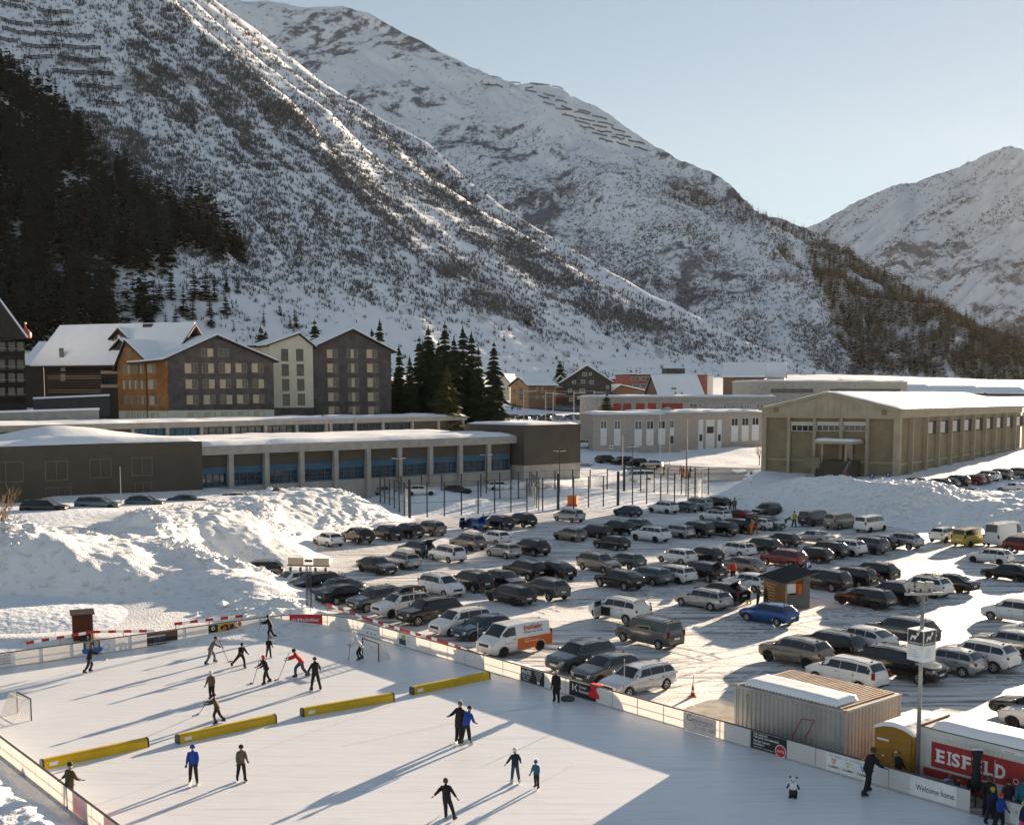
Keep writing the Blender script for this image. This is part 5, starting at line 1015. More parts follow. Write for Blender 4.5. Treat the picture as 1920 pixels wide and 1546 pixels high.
def board_mat():
    m = bpy.data.materials.new('translucent_board'); m.use_nodes = True; nt = m.node_tree; b = nt.nodes['Principled BSDF']; b.inputs['Base Color'].default_value = (.82, .81, .80, 1); b.inputs['Roughness'].default_value = .35
    t = _n(nt, 'ShaderNodeBsdfTranslucent'); t.inputs['Color'].default_value = (.92, .90, .86, 1); mx = _n(nt, 'ShaderNodeMixShader'); mx.inputs[0].default_value = .40; nt.links.new(b.outputs[0], mx.inputs[1]); nt.links.new(t.outputs[0], mx.inputs[2]); nt.links.new(mx.outputs[0], nt.nodes['Material Output'].inputs['Surface']); return m
MAT['board'] = board_mat(); MAT['alu'] = noise_mat('aluminium_post', (.42, .42, .42), (.52, .52, .52), 3, 4, .4, metal=.5); MAT['rail'] = noise_mat('dark_rail', (.05, .05, .055), (.09, .09, .09), 3, 4, .5)
BH = 1.07
def barrier_side(f, label, step=2.0, posts=True):
    r = empty('rink_barrier', (0, 0, 0), 0, label, 'rink boards', 'rink boards'); n = max(1, round(f.L / step))
    for k in range(n):
        u0 = f.L * k / n; u1 = f.L * (k + 1) / n
        put(f, r, 'panel', 'board', u0 + .03, u1 - .03, .06, BH - .03, -.03, -.022)
        if posts: put(f, r, 'post', 'alu', u0 - .03, u0 + .03, 0.02, BH - .03, -.09, -.035)
    put(f, r, 'top_rail', 'rail', 0, f.L, BH - .03, BH + .02, -.08, .01); put(f, r, 'middle_rail', 'alu', 0, f.L, .50, .54, -.075, -.034); put(f, r, 'kick_strip', 'alu', 0, f.L, .035, .12, -.02, -.008)
    return r
BF = wfac(LEFT0, T1); BRt = wfac(T2, RIGHT1); BL = wfac(LA, LB)
barrier_side(BF, 'translucent white rink boards below the snow bank')
barrier_side(BRt, 'translucent white rink boards along the car park')
barrier_side(BL, 'translucent rink boards at the bottom left beside the trodden snow', 1.8)
crn = empty('rink_barrier', (0, 0, 0), 0, 'curved corner of the white rink boards at the red banner', 'rink boards', 'rink boards')
for p, q in zip(ARC[:-1], ARC[1:]):
    f = wfac(p, q); put(f, crn, 'panel', 'board', .01, f.L - .01, .06, BH - .03, -.03, -.022); put(f, crn, 'post', 'alu', -.03, .03, .02, BH - .03, -.09, -.035); put(f, crn, 'top_rail', 'rail', 0, f.L, BH - .03, BH + .02, -.08, .01); put(f, crn, 'middle_rail', 'alu', 0, f.L, .5, .54, -.075, -.034)
# past the gate at the bottom right the boards go on
g2 = wfac(RIGHT1 + RU * 1.5, RIGHT2); barrier_side(g2, 'short run of white rink boards right of the open gate', 2)
# red film on two panels at the bottom left
MAT['pink_film'] = MAT['board'].copy(); MAT['pink_film'].name = 'red_film'; MAT['pink_film'].node_tree.nodes['Principled BSDF'].inputs['Base Color'].default_value = (.75, .30, .28, 1); [setattr(n.inputs['Color'], 'default_value', (.95, .22, .2, 1)) for n in MAT['pink_film'].node_tree.nodes if n.type == 'BSDF_TRANSLUCENT']
u0 = (at(130, 1482, BH) - LA).dot(BL.u)
for k, (a, b) in enumerate(((0, 1.75), (3.6, 5.3))): o = put(BL, None, 'advertising_banner', 'pink_film', u0 + a, u0 + b, .14, 1.02, -.12, -.105); tag(o, ['red see-through banner on the boards beside the man leaning on them', 'red see-through banner at the bottom edge of the left boards'][k], 'banner', 'banners on the rink boards')
# ------------------------------------------------------------------ banners
for nm, c in dict(black_print=(.018, .018, .02), white_print=(.78, .78, .77), red_print=(.52, .025, .035), grey_print=(.35, .34, .34), yellow_print=(.62, .40, .03), orange_print=(.62, .16, .03), green_print=(.38, .48, .05), navy_print=(.03, .06, .10), blue_print=(.03, .13, .40), skin_print=(.50, .32, .24), brown_print=(.12, .07, .04), pale_print=(.70, .60, .57), darkred_print=(.30, .035, .035), hair_print=(.40, .33, .25)).items(): flat(nm, c, .45)
GB = 'banners on the rink boards'
def banner(f, px0, px1, mat, label, z0=.13, z1=1.01, o=.0):
    u0 = fu(f, px0); u1 = fu(f, px1); r = empty('advertising_banner', (0, 0, 0), 0, label, 'banner', GB); put(f, r, 'sheet', mat, u0, u1, z0, z1, -.0225 + o, -.004 + o); return r, u0, u1
def fu(f, px):
    k = (px - 960) / FPX; # X - k*Y' = 0 along the line, with the small pitch term
    best = min(((abs(proj(np.array(f.p(u, .5)))[0] - px), u) for u in np.linspace(0, f.L, 1500))); return best[1]
def blot(f, r, name, mat, u, z, w, h, out=.0, n=14):
    mb = MB(); P = [(math.cos(2 * math.pi * k / n) * w / 2, math.sin(2 * math.pi * k / n) * h / 2) for k in range(n)]; mb.prism(P, f.u, (0, 0, 1), f.p(u, z, out), f.n * .004); return mb.build(name, MAT[mat], r)
def ringp(f, r, name, mat, u, z, w, t, out=.0, n=18):
    mb = MB()
    for k in range(n):
        a, b = 2 * math.pi * k / n, 2 * math.pi * (k + 1) / n; P = [(math.cos(a) * w, math.sin(a) * w), (math.cos(b) * w, math.sin(b) * w), (math.cos(b) * (w - t), math.sin(b) * (w - t)), (math.cos(a) * (w - t), math.sin(a) * (w - t))]; mb.prism(P, f.u, (0, 0, 1), f.p(u, z, out), f.n * .004)
    return mb.build(name, MAT[mat], r)
# far boards
r, a, b = banner(BF, -40, 28, 'white_print', 'white banner with four lines of dark capitals at the left edge')
for k, t in enumerate(['MMUT STORE', 'ING RENTAL', 'OUTDOOR &', 'SKI RENTAL']): lettering(r, t, BF, b - .25, .82 - k * .17, -.003, .15, 'darkred_print', 'RIGHT', bold=.02)
r, a, b = banner(BF, 156, 217, 'white_print', 'banner with two smiling faces in blue jackets and a pale ring')
m = a + (b - a) * .52; put(BF, r, 'picture', 'navy_print', a + .02, m, .3, 1.0, -.0045, -.0025)
for u_, c in ((.28, 'blue_print'), (.78, 'blue_print')): blot(BF, r, 'jacket', c, a + (m - a) * u_, .42, .85, .5, -.0024); blot(BF, r, 'face', 'skin_print', a + (m - a) * u_, .72, .3, .36, -.0015); blot(BF, r, 'hair', 'hair_print', a + (m - a) * u_, .88, .34, .2, -.0008)
lettering(r, 'ANDERMATT', BF, m + .1, .86, -.003, .16, 'grey_print', width=(b - m) * .75); ringp(BF, r, 'ring', 'grey_print', (m + b) / 2 - .1, .5, .24, .04, -.003)
r, a, b = banner(BF, 276, 333, 'black_print', 'black banner with a dusk picture and a line of white capitals')
put(BF, r, 'picture_sky', 'brown_print', a + .03, b - .03, .62, .98, -.0038, -.003); put(BF, r, 'picture_cloud', 'pale_print', a + .03, a + (b - a) * .6, .72, .82, -.0029, -.0022); blot(BF, r, 'figure', 'navy_print', a + (b - a) * .42, .58, 1.0, .3, -.002); blot(BF, r, 'face', 'skin_print', a + (b - a) * .4, .76, .2, .26, -.001)
lettering(r, 'FÜR BESONDERE MOMENTE', BF, a + .1, .2, -.003, .15, 'white_print', width=(b - a) * .88)
r, a, b = banner(BF, 391, 441, 'yellow_print', 'yellow and black banner with a white ring on a black square')
put(BF, r, 'square', 'black_print', a, a + .75, .45, 1.0, -.0038, -.003); ringp(BF, r, 'ring', 'white_print', a + .37, .76, .14, .07, -.0025)
for k in range(9): blot(BF, r, 'spot', 'black_print' if k % 2 else 'orange_print', a + .9 + k * .2, .35 + (k * 37 % 50) / 100, .34, .22 + .1 * (k % 3), -.0037 + k * .0002)
put(BF, r, 'picture', 'black_print', a + 1.2, a + 1.75, .2, .92, -.0016, -.001); put(BF, r, 'white_patch', 'white_print', b - .6, b - .22, .6, .9, -.0016, -.001)
# the red banner on the corner
P = [min(ARC_, key=lambda q: 0) for ARC_ in []]
c0 = at(541, 1184); c1 = at(597, 1186); MF = wfac(ARC[3].lerp(ARC[2], .45), ARC[5].lerp(ARC[4], .3)); r = empty('advertising_banner', (0, 0, 0), 0, 'red banner with white lettering on the rounded corner of the boards', 'banner', GB)
put(MF, r, 'sheet', 'red_print', 0, MF.L, .14, 1.14, .12, .135); lettering(r, 'die', MF, .12, .62, .137, .34, 'white_print', shear=.2); lettering(r, 'Mobiliar', MF, .62, .62, .137, .34, 'white_print', width=MF.L - .82, bold=.015); lettering(r, 'Generalagentur Uri', MF, .14, .30, .137, .14, 'pale_print')
# car park boards
r, a, b = banner(BRt, 682, 712, 'white_print', 'small white banner with a big C behind the goal'); lettering(r, 'C', BRt, a + .1, .62, -.003, .42, 'black_print'); lettering(r, 'HRISTEN AUTOMOBILE', BRt, a + .45, .66, -.003, .13, 'black_print', width=(b - a) * .65)
for k in range(3): blot(BRt, r, 'emblem', 'black_print', a + .5 + k * .5, .35, .2, .1, -.003)
r, a, b = banner(BRt, 747, 780, 'white_print', 'white banner with a green and dark square right of the goal'); put(BRt, r, 'dark_square', 'navy_print', a + .08, a + (b - a) * .42, .2, .62, -.0038, -.003); blot(BRt, r, 'leaf', 'green_print', a + (b - a) * .3, .76, .5, .4, -.0025)
for k in range(5): lettering(r, ['Raiffeisen', 'Gotthard', 'Andermatt', 'Uri', 'Bank'][k] if k == 0 else ['', 'lokal', 'regional', 'digital', 'nah'][k], BRt, a + (b - a) * .5, .82 - k * .14, -.003, .11, 'grey_print')
r, a, b = banner(BRt, 976, 1020, 'black_print', 'black banner with white PINTE lettering left of the woman in the long coat')
lettering(r, 'PINTE', BRt, a + .12, .62, -.003, .36, 'white_print', width=(b - a) * .4, bold=.02); put(BRt, r, 'rule', 'white_print', a + .1, a + (b - a) * .46, .97, .99, -.0038, -.003); put(BRt, r, 'rule', 'white_print', a + .1, a + (b - a) * .46, .52, .54, -.0038, -.003); lettering(r, 'PUB · CLUB', BRt, a + .15, .36, -.003, .16, 'white_print', width=(b - a) * .32); lettering(r, 'ANDERMATT', BRt, a + .2, .22, -.003, .11, 'white_print', width=(b - a) * .26)
for k, t in enumerate(['WILLKOMMEN', 'BAR & LOUNGE', 'LIVE MUSIK', 'TÄGLICH', 'OFFEN']): lettering(r, t, BRt, a + (b - a) * .76, .88 - k * .11, -.003, .10, 'white_print', 'CENTER')
put(BRt, r, 'pale_patch', 'pale_print', a + (b - a) * .7, a + (b - a) * .82, .18, .38, -.0038, -.003)
r, a, b = banner(BRt, 1067, 1117, 'black_print', 'black bank banner half covered by a red jacket')
for s in (-1, 1): mb = MB(); c = a + .42; mb.prism([(0, 0), (.2, .21), (.3, .21), (.12, 0), (.3, -.21), (.2, -.21)] if s > 0 else [(-.16, -.2), (-.16, .2), (-.06, .2), (-.06, -.2)], BRt.u, (0, 0, 1), BRt.p(c, .66, -.003), BRt.n * .003); mb.build('emblem', MAT['white_print'], r)
lettering(r, 'Urner', BRt, a + .85, .70, -.003, .25, 'white_print', bold=.015); lettering(r, 'Kantonalbank', BRt, a + .85, .44, -.003, .27, 'white_print', width=(b - a) * .6, bold=.015)
r, a, b = banner(BRt, 1281, 1342, 'pale_print', 'pinkish car dealer banner with a big C and three emblems'); lettering(r, 'C', BRt, a + .22, .62, -.003, .5, 'black_print'); lettering(r, 'HRISTEN AUTOMOBILE AG', BRt, a + .55, .66, -.003, .16, 'black_print', width=(b - a) * .66); lettering(r, 'SCHATTDORF  ·  ANDERMATT', BRt, a + .6, .55, -.003, .08, 'black_print', width=(b - a) * .62)
for k in range(2): ringp(BRt, r, 'emblem', 'grey_print', a + .85 + k * .55, .36, .1, .025, -.003); lettering(r, 'V' if k == 0 else 'S', BRt, a + .85 + k * .55, .31, -.003, .13, 'grey_print', 'CENTER')
for k in range(4): ringp(BRt, r, 'emblem_ring', 'grey_print', a + 1.85 + k * .1, .36, .075, .02, -.003)
r, a, b = banner(BRt, 1407, 1475, 'black_print', 'black garage banner with a round red badge, in front of the grey container')
for k, (t, s_, zz) in enumerate([('DIE GARAGE', .15, .86), ('FÜR JEDE AUTOMARKE', .15, .71), ('Garage Loosert', .16, .52), ('Schattdorf', .16, .36), ('Telefon 041 870 · www.garage-loosert.ch', .075, .22)]): lettering(r, t, BRt, a + .18, zz, -.003, s_, 'white_print', bold=.012)
blot(BRt, r, 'badge', 'white_print', b - .35, .36, .66, .66, -.0015, 24); blot(BRt, r, 'badge_face', 'red_print', b - .35, .36, .58, .58, .0025, 24); lettering(r, 'AUTO', BRt, b - .35, .3, .007, .16, 'white_print', 'CENTER', bold=.01)
r, a, b = banner(BRt, 1549, 1632, 'white_print', 'white banner with three coloured triangles behind the helmeted boy'); lettering(r, 'DIE PARTNER – DIE GUTE GRUNDLAGE', BRt, a + .12, .82, -.003, .14, 'grey_print', width=(b - a) * .92)
for k, c in enumerate(('orange_print', 'green_print', 'blue_print')):
    u = a + (b - a) * (.17 + .33 * k); mb = MB(); mb.prism([(-.14, .16), (.14, .16), (0, -.12)], BRt.u, (0, 0, 1), BRt.p(u, .58, -.003), BRt.n * .003); mb.build('triangle', MAT[c], r); mb = MB(); mb.prism([(-.07, .11), (.07, .11), (0, -.03)], BRt.u, (0, 0, 1), BRt.p(u, .58, .0005), BRt.n * .003); mb.build('triangle_core', MAT['white_print'], r); lettering(r, 'GAMMA', BRt, u, .3, -.003, .16, 'black_print', 'CENTER', bold=.015)
r, a, b = banner(BRt, 1706, 1794, 'white_print', 'white banner reading Welcome home. near the bottom right'); lettering(r, 'Welcome home.', BRt, a + .3, .42, -.003, .36, 'black_print', width=(b - a) * .83, bold=.008)
r, a, b = banner(g2, 1893, 1990, 'white_print', 'white banner with a small snowflake and a black O at the right edge'); lettering(r, '*', g2, a + .2, .45, -.003, .4, 'grey_print'); lettering(r, 'O', g2, a + .5, .55, -.003, .3, 'black_print', bold=.03)
# red jacket thrown over the boards
MAT['red_cloth'] = noise_mat('red_cloth', (.62, .02, .025), (.72, .04, .04), 4, 4, .8, .4, 9)
u = fu(BRt, 1113); X, Y = np.meshgrid(np.linspace(-.32, .32, 9), np.linspace(-.8, .55, 15)); nn = fbm(X * 6, Y * 5, 3, 4)
fold = np.where(Y > 0, BH + .03, BH + .03 + Y * .95); outw = np.where(Y > 0, -Y * .9 - .04, .03) + .04 * nn; shape = X * (1 + .4 * np.sin(Y * 7)) ; fold = fold + .03 * nn
Pp = np.array(BRt.a)[None, None] + (u + shape)[..., None] * np.array(BRt.u) + outw[..., None] * np.array(BRt.n); me = grid_mesh('red_jacket', Pp[..., 0], Pp[..., 1], fold); o = mesh_obj('red_jacket', me, MAT['red_cloth']); sol = o.modifiers.new('thick', 'SOLIDIFY'); sol.thickness = .03; tag(o, 'red jacket thrown over the boards onto the bank banner', 'jacket')
p = at(1064, 1314); mb = MB(); mb.turn([(0, 0), (.3, .02), (.34, .15), (.25, .27), (.08, .32), (0, .33)], n=9); o = mb.build('sports_bag', MAT['rail'], None, (p.x, p.y, .03), True); o.scale = (1.3, .8, 1); tag(o, 'dark bag lying on the ice at the feet of the woman in the long coat', 'bag')
# ------------------------------------------------------------------ foam barriers, goals, skating aid
MAT['yellow_pad'] = noise_mat('yellow_vinyl', (.56, .35, .012), (.64, .42, .02), .8, 4, .45)
def pad(p0, p1, lab):
    a = at(*p0); b = at(*p1); r = empty('foam_barrier', (0, 0, 0.03), 0, lab, 'foam barrier', 'yellow foam barriers across the ice'); f = wfac(a, b); P = [(-.22, 0), (.22, 0), (.2, .36), (.1, .46), (-.1, .46), (-.2, .36)]
    mb = MB(); mb.prism(P, f.n, (0, 0, 1), f.p(.1, 0), f.u * (f.L - .2)); mb.build('pad', MAT['yellow_pad'], r)
    for u in (0, f.L - .1): mb = MB(); mb.prism([(x * 1.02, z * 1.02) for x, z in P], f.n, (0, 0, 1), f.p(u, 0), f.u * .0999); mb.build('end_cap', MAT['rail'], r)
    put(f, r, 'label', 'white_print', .35, .75, .12, .3, .2, .222)
    mb = MB()
    for k in (1, 2, 3): mb.prism([(x * 1.012, z * 1.012) for x, z in P], f.n, (0, 0, 1), f.p(f.L * k / 4, 0), f.u * .03)
    mb.build('seam', MAT['yellow_print'], r)
pad((77, 1442), (277, 1399), 'yellow foam barrier touching the left boards beside the leaning man'); pad((331, 1394), (516, 1354), 'yellow foam barrier in the middle left, behind the boy in the blue helmet'); pad((565, 1343), (737, 1313), 'yellow foam barrier third from the left, half in shade'); pad((771, 1302), (916, 1272), 'yellow foam barrier reaching the car park boards')
def net_goal(pa, pb, back, lab, dark):
    a = at(*pa); b = at(*pb); h = 1.22; r = empty('hockey_goal', (0, 0, .03), 0, lab, 'goal', 'hockey goals'); bk = back.normalized(); a2 = a + bk * .95; b2 = b + bk * .95; up = Vector((0, 0, h)); a3 = a + bk * .4 + up; b3 = b + bk * .4 + up; fr = 'dark_steel' if dark else 'frame_red'
    for nm, p, q in (('post', a, a + up), ('post', b, b + up), ('crossbar', a + up, b + up)): MB().tube(p, q, .04, n=8).build(nm, MAT[fr], r)
    mb = MB(); 
    for p, q in ((a, a2), (a2, b2), (b2, b), (a + up, a3), (a3, b3), (b3, b + up), (a3, a2), (b3, b2)): mb.tube(p, q, .02, n=5)
    mb.build('rear_frame', MAT['net_white'], r); mb = MB()
    def panel(p, q, s, t, n, m):
        for i in range(1, n): mb.bar(p.lerp(q, i / n), s.lerp(t, i / n), .012, .012)
        for j in range(1, m): mb.bar(p.lerp(s, j / m), q.lerp(t, j / m), .012, .012)
    panel(a2, b2, a3, b3, 16, 12); panel(a + up, b + up, a3, b3, 16, 4); panel(a, a2, a + up, a3, 8, 12); panel(b, b2, b + up, b3, 8, 12)
    tag(mb.build('net', MAT['net_white'], r), kind='stuff')
flat('frame_red', (.42, .05, .05), .4); flat('net_white', (.62, .6, .57), .8)
net_goal((59, 1351), (33, 1337), -V1, 'hockey goal with a white net at the left edge of the ice', True); net_goal((710, 1240), (680, 1229), V1, 'hockey goal with a dark frame behind the goalkeeper', True)
def skating_aid():
    p = at(1487, 1494); r = empty('skating_aid', (p.x, p.y, .03), R(-20), 'black and white animal shaped skating aid standing alone on the shaded ice', 'skating aid'); r.scale = (.84,) * 3
    MB().turn([(0, .04), (.2, .05), (.24, .2), (.21, .42), (.0, .44)], n=12).build('lower_body', MAT['black_print'], r, None, True); MB().turn([(0, .40), (.2, .42), (.23, .56), (.19, .72), (.1, .78), (0, .79)], n=12).build('chest', MAT['white_print'], r, None, True)
    MB().turn([(0, .74), (.15, .79), (.19, .9), (.15, 1.02), (.05, 1.07), (0, 1.08)], n=12).build('head', MAT['white_print'], r, None, True)
    for s in (-1, 1):
        mb = MB(); mb.turn([(0, -.06), (.055, -.02), (.06, .03), (0, .09)], (s * .17, 0, 1.06), 8); mb.build('ear', MAT['black_print'], r, None, True); mb = MB(); mb.turn([(0, -.05), (.045, 0), (0, .05)], (s * .08, -.165, .94), 8); mb.build('eye_patch', MAT['black_print'], r, None, True)
        mb = MB(); mb.tube((s * .2, 0, .68), (s * .33, -.12, .48), .06, .045, 7); mb.build('arm', MAT['black_print'], r, None, True); MB().box((s * .14, -.1, .03), (.14, .42, .05)).build('foot', MAT['black_print'], r)
    mb = MB(); mb.turn([(0, -.04), (.05, 0), (0, .04)], (0, -.19, .87), 8); mb.build('nose', MAT['black_print'], r, None, True)
skating_aid()
# snow outside the boards
def trod_bank():
    'trodden snow heaped against the left boards'
    U, O = np.meshgrid(np.arange(-1, BL.L + 4, .16), np.arange(.14, 13, .16)); Z = 1.05 * sstep(.2, 2.4, O + .5 * fbm(U * .3, O * .3, 2, 9)) * (.85 + .25 * fbm(U * .18, O * .18, 3, 5)) + sstep(.1, 1.2, O) * (.16 * fbm(U * 1.1, O * 1.1, 4, 6) + .12 * np.clip((1 - worley(U * 1.3, O * 1.3, 3)) * 1.6 - .3, 0, 1) - .16 * np.clip(1 - 2.2 * worley(U * 1.1, O * 1.1, 8), 0, 1)) + .02
    P = np.array(BL.a)[None, None] + U[..., None] * np.array(BL.u) + O[..., None] * np.array(TB_N); tag(mesh_obj('snow_ridge', grid_mesh('snow_ridge', P[..., 0], P[..., 1], Z), MAT['trodden']), kind='structure')
TB_N = Vector((-.763, -.647, 0))
low_bank('snow_ridge', [LEFT0 + Vector((-.1, .15, 0)), T1 + Vector((-.1, .15, 0))], 1, 2.6, .42, 2); low_bank('snow_ridge', [T2 + Vector((.2, .1, 0)), BRt.p(fu(BRt, 1070), 0) + Vector((.2, .1, 0))], 1, 3.0, .36, 3, 'bank'); trod_bank(); low_bank('snow_ridge', [ARC[0] + Vector((0, .2, 0)), ARC[4] + Vector((0, .25, 0)), ARC[8] + Vector((.1, .2, 0))], 1, 3, .4, 7)
# ================================================================== people
for nm, c in dict(c_black=(.010, .010, .011), c_dark=(.022, .022, .025), c_grey=(.12, .115, .11), c_white=(.62, .62, .60), c_red=(.50, .03, .025), c_blue=(.012, .05, .30), c_navy=(.012, .018, .045), c_teal=(.02, .12, .19), c_jeans=(.03, .06, .11), c_olive=(.055, .05, .022), c_brown=(.10, .065, .04), c_yellow=(.42, .30, .02), c_neon=(.52, .62, .03), c_orange=(.60, .15, .02), c_camo=(.12, .10, .075), c_ltblue=(.20, .32, .48), c_pink=(.65, .03, .20), c_skin=(.42, .25, .17), c_hair=(.06, .04, .03), c_blond=(.42, .33, .22), c_skate=(.55, .55, .53)).items(): flat(nm, c, .8)
MAT['blade'] = flat('skate_blade', (.5, .5, .5), .25, .8)
def hand_mesh():
    mb = MB(); mb.box((0, 0, -.045), (.075, .03, .085), taper=.9)
    for k, (x, l) in enumerate(((-.03, .055), (-.010, .068), (.011, .063), (.031, .048))): mb.tube((x, 0, -.085), (x, .008, -.085 - l * .55), .0105, .0095, 5); mb.tube((x, .008, -.085 - l * .55), (x, .026, -.085 - l), .0095, .007, 5)
    mb.tube((-.034, 0, -.03), (-.058, .014, -.062), .012, .010, 5); mb.tube((-.058, .014, -.062), (-.054, .026, -.088), .010, .008, 5); return mb.mesh('glove', True)
HAND = hand_mesh()
BOOT = MB().prism([(-.11, 0), (.15, 0), (.16, .045), (.06, .09), (.03, .2), (-.085, .2), (-.115, .1)], (0, 1, 0), (0, 0, 1), (-.045, 0, 0), (.09, 0, 0)).mesh('boot'); BLADE = MB().box((0, .02, -.035), (.008, .29, .07)).mesh('blade')
HELM = MB().turn([(.122, -.02), (.128, .03), (.118, .085), (.075, .135), (0, .152)], n=12).mesh('helmet', True); BEANIE = MB().turn([(.112, -.015), (.116, .03), (.104, .085), (.06, .125), (0, .138)], n=12).mesh('beanie', True); HAIR = MB().turn([(.106, -.07), (.116, 0), (.108, .07), (.065, .115), (0, .127)], n=12).mesh('hair', True); CAPB = MB().prism([(-.1, 0), (.1, 0), (.07, .11), (-.07, .11)], (1, 0, 0), (0, 1, 0), (0, .09, .0), (0, 0, .015)).mesh('cap_brim')
POM = MB().turn([(0, -.05), (.045, -.02), (.05, .01), (.03, .045), (0, .055)], n=8).mesh('bobble', True)
PEOPLE = []
def rotv(v, ax, deg): return Matrix.Rotation(R(deg), 3, ax) @ Vector(v)
def person(px, py, hpx, head, label, lean=4, legs=((8, 5, 8), (-8, 5, 8)), arms=((10, 12, 25), (10, 12, 25)), top='c_black', legc='c_black', headc='c_skin', hat=None, hatc='c_black', skates=True, coat=0.0, group=None, ground=None, z=.03, side=0, crouch=1.0, at_=None, bobble=False):
    p = at_ if at_ is not None else (at_g(px, py) if ground else at(px, py, z)); h = hpx * (Vector((p.x, p.y, p.z - CAMH)).length) / FPX / .985 if hpx > 5 else hpx
    s = h / 1.75 / crouch; J = {}; PEL = Vector((0, 0, .93)); spine = rotv(rotv((0, 0, 1), 'X', -lean), 'Y', side)
    J['pel'] = PEL; J['abd'] = PEL + spine * .16; J['chs'] = PEL + spine * .36; J['nek'] = PEL + spine * .52; hd = (spine * .55 + Vector((0, .04, .45))).normalized(); J['hd0'] = J['nek'] + hd * .09; J['hd1'] = J['nek'] + hd * .17; J['hd2'] = J['nek'] + hd * .25; J['nose'] = J['hd1'] + Vector((0, .098, -.005))
    xr = Vector((0, 1, 0)).cross(spine).normalized()
    for i, (sg, n) in enumerate(((-1, 'l'), (1, 'r'))):
        f, o, b = legs[i]; hip = PEL + Vector((sg * .095, 0, -.03)); d = rotv(rotv((0, 0, -1), 'X', f), 'Y', -sg * o); kn = hip + d * .43; d2 = rotv(rotv((0, 0, -1), 'X', f - b), 'Y', -sg * o); an = kn + d2 * .42; J['hip' + n] = hip; J['kne' + n] = kn; J['ank' + n] = an; J['toe' + n] = an + rotv((0, .15, -.05), 'X', (f - b) * .25)
        f, o, b = arms[i]; sh = J['chs'] + spine * .09 + xr * sg * .185; d = rotv(rotv((0, 0, -1), 'X', f), 'Y', -sg * o); el = sh + d * .28; d2 = rotv(rotv((0, 0, -1), 'X', f + b), 'Y', -sg * (o - 18 if b > 30 else o)); wr = el + d2 * .25; J['sho' + n] = sh; J['elb' + n] = el; J['wri' + n] = wr
    low = min(J['ankl'].z, J['ankr'].z) - .085 - (.07 if skates else 0)
    for k in J: J[k] = Vector((J[k].x, J[k].y, J[k].z - low))
    rad = dict(pel=(.155, .125), abd=(.15, .12), chs=(.18, .13), nek=(.055, .055), hd0=(.075, .085), hd1=(.088, .10), hd2=(.055, .06), nose=(.014, .014)); rl = dict(hip=.115, kne=.088, ank=.074, toe=.05, sho=.086, elb=.068, wri=.05)
    E = [('pel', 'abd'), ('abd', 'chs'), ('chs', 'nek'), ('nek', 'hd0'), ('hd0', 'hd1'), ('hd1', 'hd2'), ('hd1', 'nose')]
    for n in 'lr': E += [('pel', 'hip' + n), ('hip' + n, 'kne' + n), ('kne' + n, 'ank' + n), ('ank' + n, 'toe' + n), ('chs', 'sho' + n), ('sho' + n, 'elb' + n), ('elb' + n, 'wri' + n)]
    keys = list(J); me = bpy.data.meshes.new('body'); me.from_pydata([tuple(J[k]) for k in keys], [(keys.index(a), keys.index(b)) for a, b in E], []); ob = bpy.data.objects.new('body', me); COL.objects.link(ob); ob.modifiers.new('skin', 'SKIN'); ss = ob.modifiers.new('sub', 'SUBSURF'); ss.levels = 1; ss.render_levels = 1
    for i, k in enumerate(keys):
        v = me.skin_vertices[0].data[i]; r = rad.get(k) or (rl[k[:3]],) * 2; bulk = 1.12 if k in ('abd', 'chs', 'pel') or k[:3] in ('sho', 'elb', 'hip', 'kne') else 1; v.radius = (r[0] * bulk, r[1] * bulk); v.use_root = (k == 'pel')
    root = empty('person', p, -head if abs(head) < 7 else -R(head), label, 'person', group); root.scale = (s,) * 3
    PEOPLE.append((ob, root, J, E, dict(top=top, leg=legc, head=headc))); hz = J['hd1']
    hm = {'helmet': HELM, 'beanie': BEANIE, 'hair': HAIR, 'cap': BEANIE}.get(hat)
    if hm: o = mesh_obj({'helmet': 'helmet', 'beanie': 'hat', 'hair': 'hair', 'cap': 'cap'}[hat], hm, MAT[hatc], root, tuple(hz + Vector((0, -.008, .035)))); o.rotation_euler = (R(-lean * .5), 0, 0)
    if hat == 'cap': mesh_obj('cap_brim', CAPB, MAT[hatc], o, (0, 0, 0))
    if bobble: mesh_obj('bobble', POM, MAT['c_white'], o, (0, 0, .16))
    for n, sg in (('l', -1), ('r', 1)):
        g = mesh_obj('glove', HAND, MAT['c_black'], root, tuple(J['wri' + n])); d = (J['wri' + n] - J['elb' + n]).normalized(); g.rotation_mode = 'QUATERNION'; g.rotation_quaternion = d.to_track_quat('-Z', 'Y'); g.scale = (-sg * 1.15, 1.15, 1.15)
        b = mesh_obj('skate' if skates else 'boot', BOOT, MAT['c_skate' if skates and top in ('c_navy', 'c_blue') else 'c_dark'], root, tuple(J['ank' + n] + Vector((0, .01, -.085)))); dd = J['toe' + n] - J['ank' + n]; b.rotation_euler = (0, 0, math.atan2(-dd.x, dd.y) - sg * .18)
        if skates: mesh_obj('blade', BLADE, MAT['blade'], b)
    jk = coat or .06
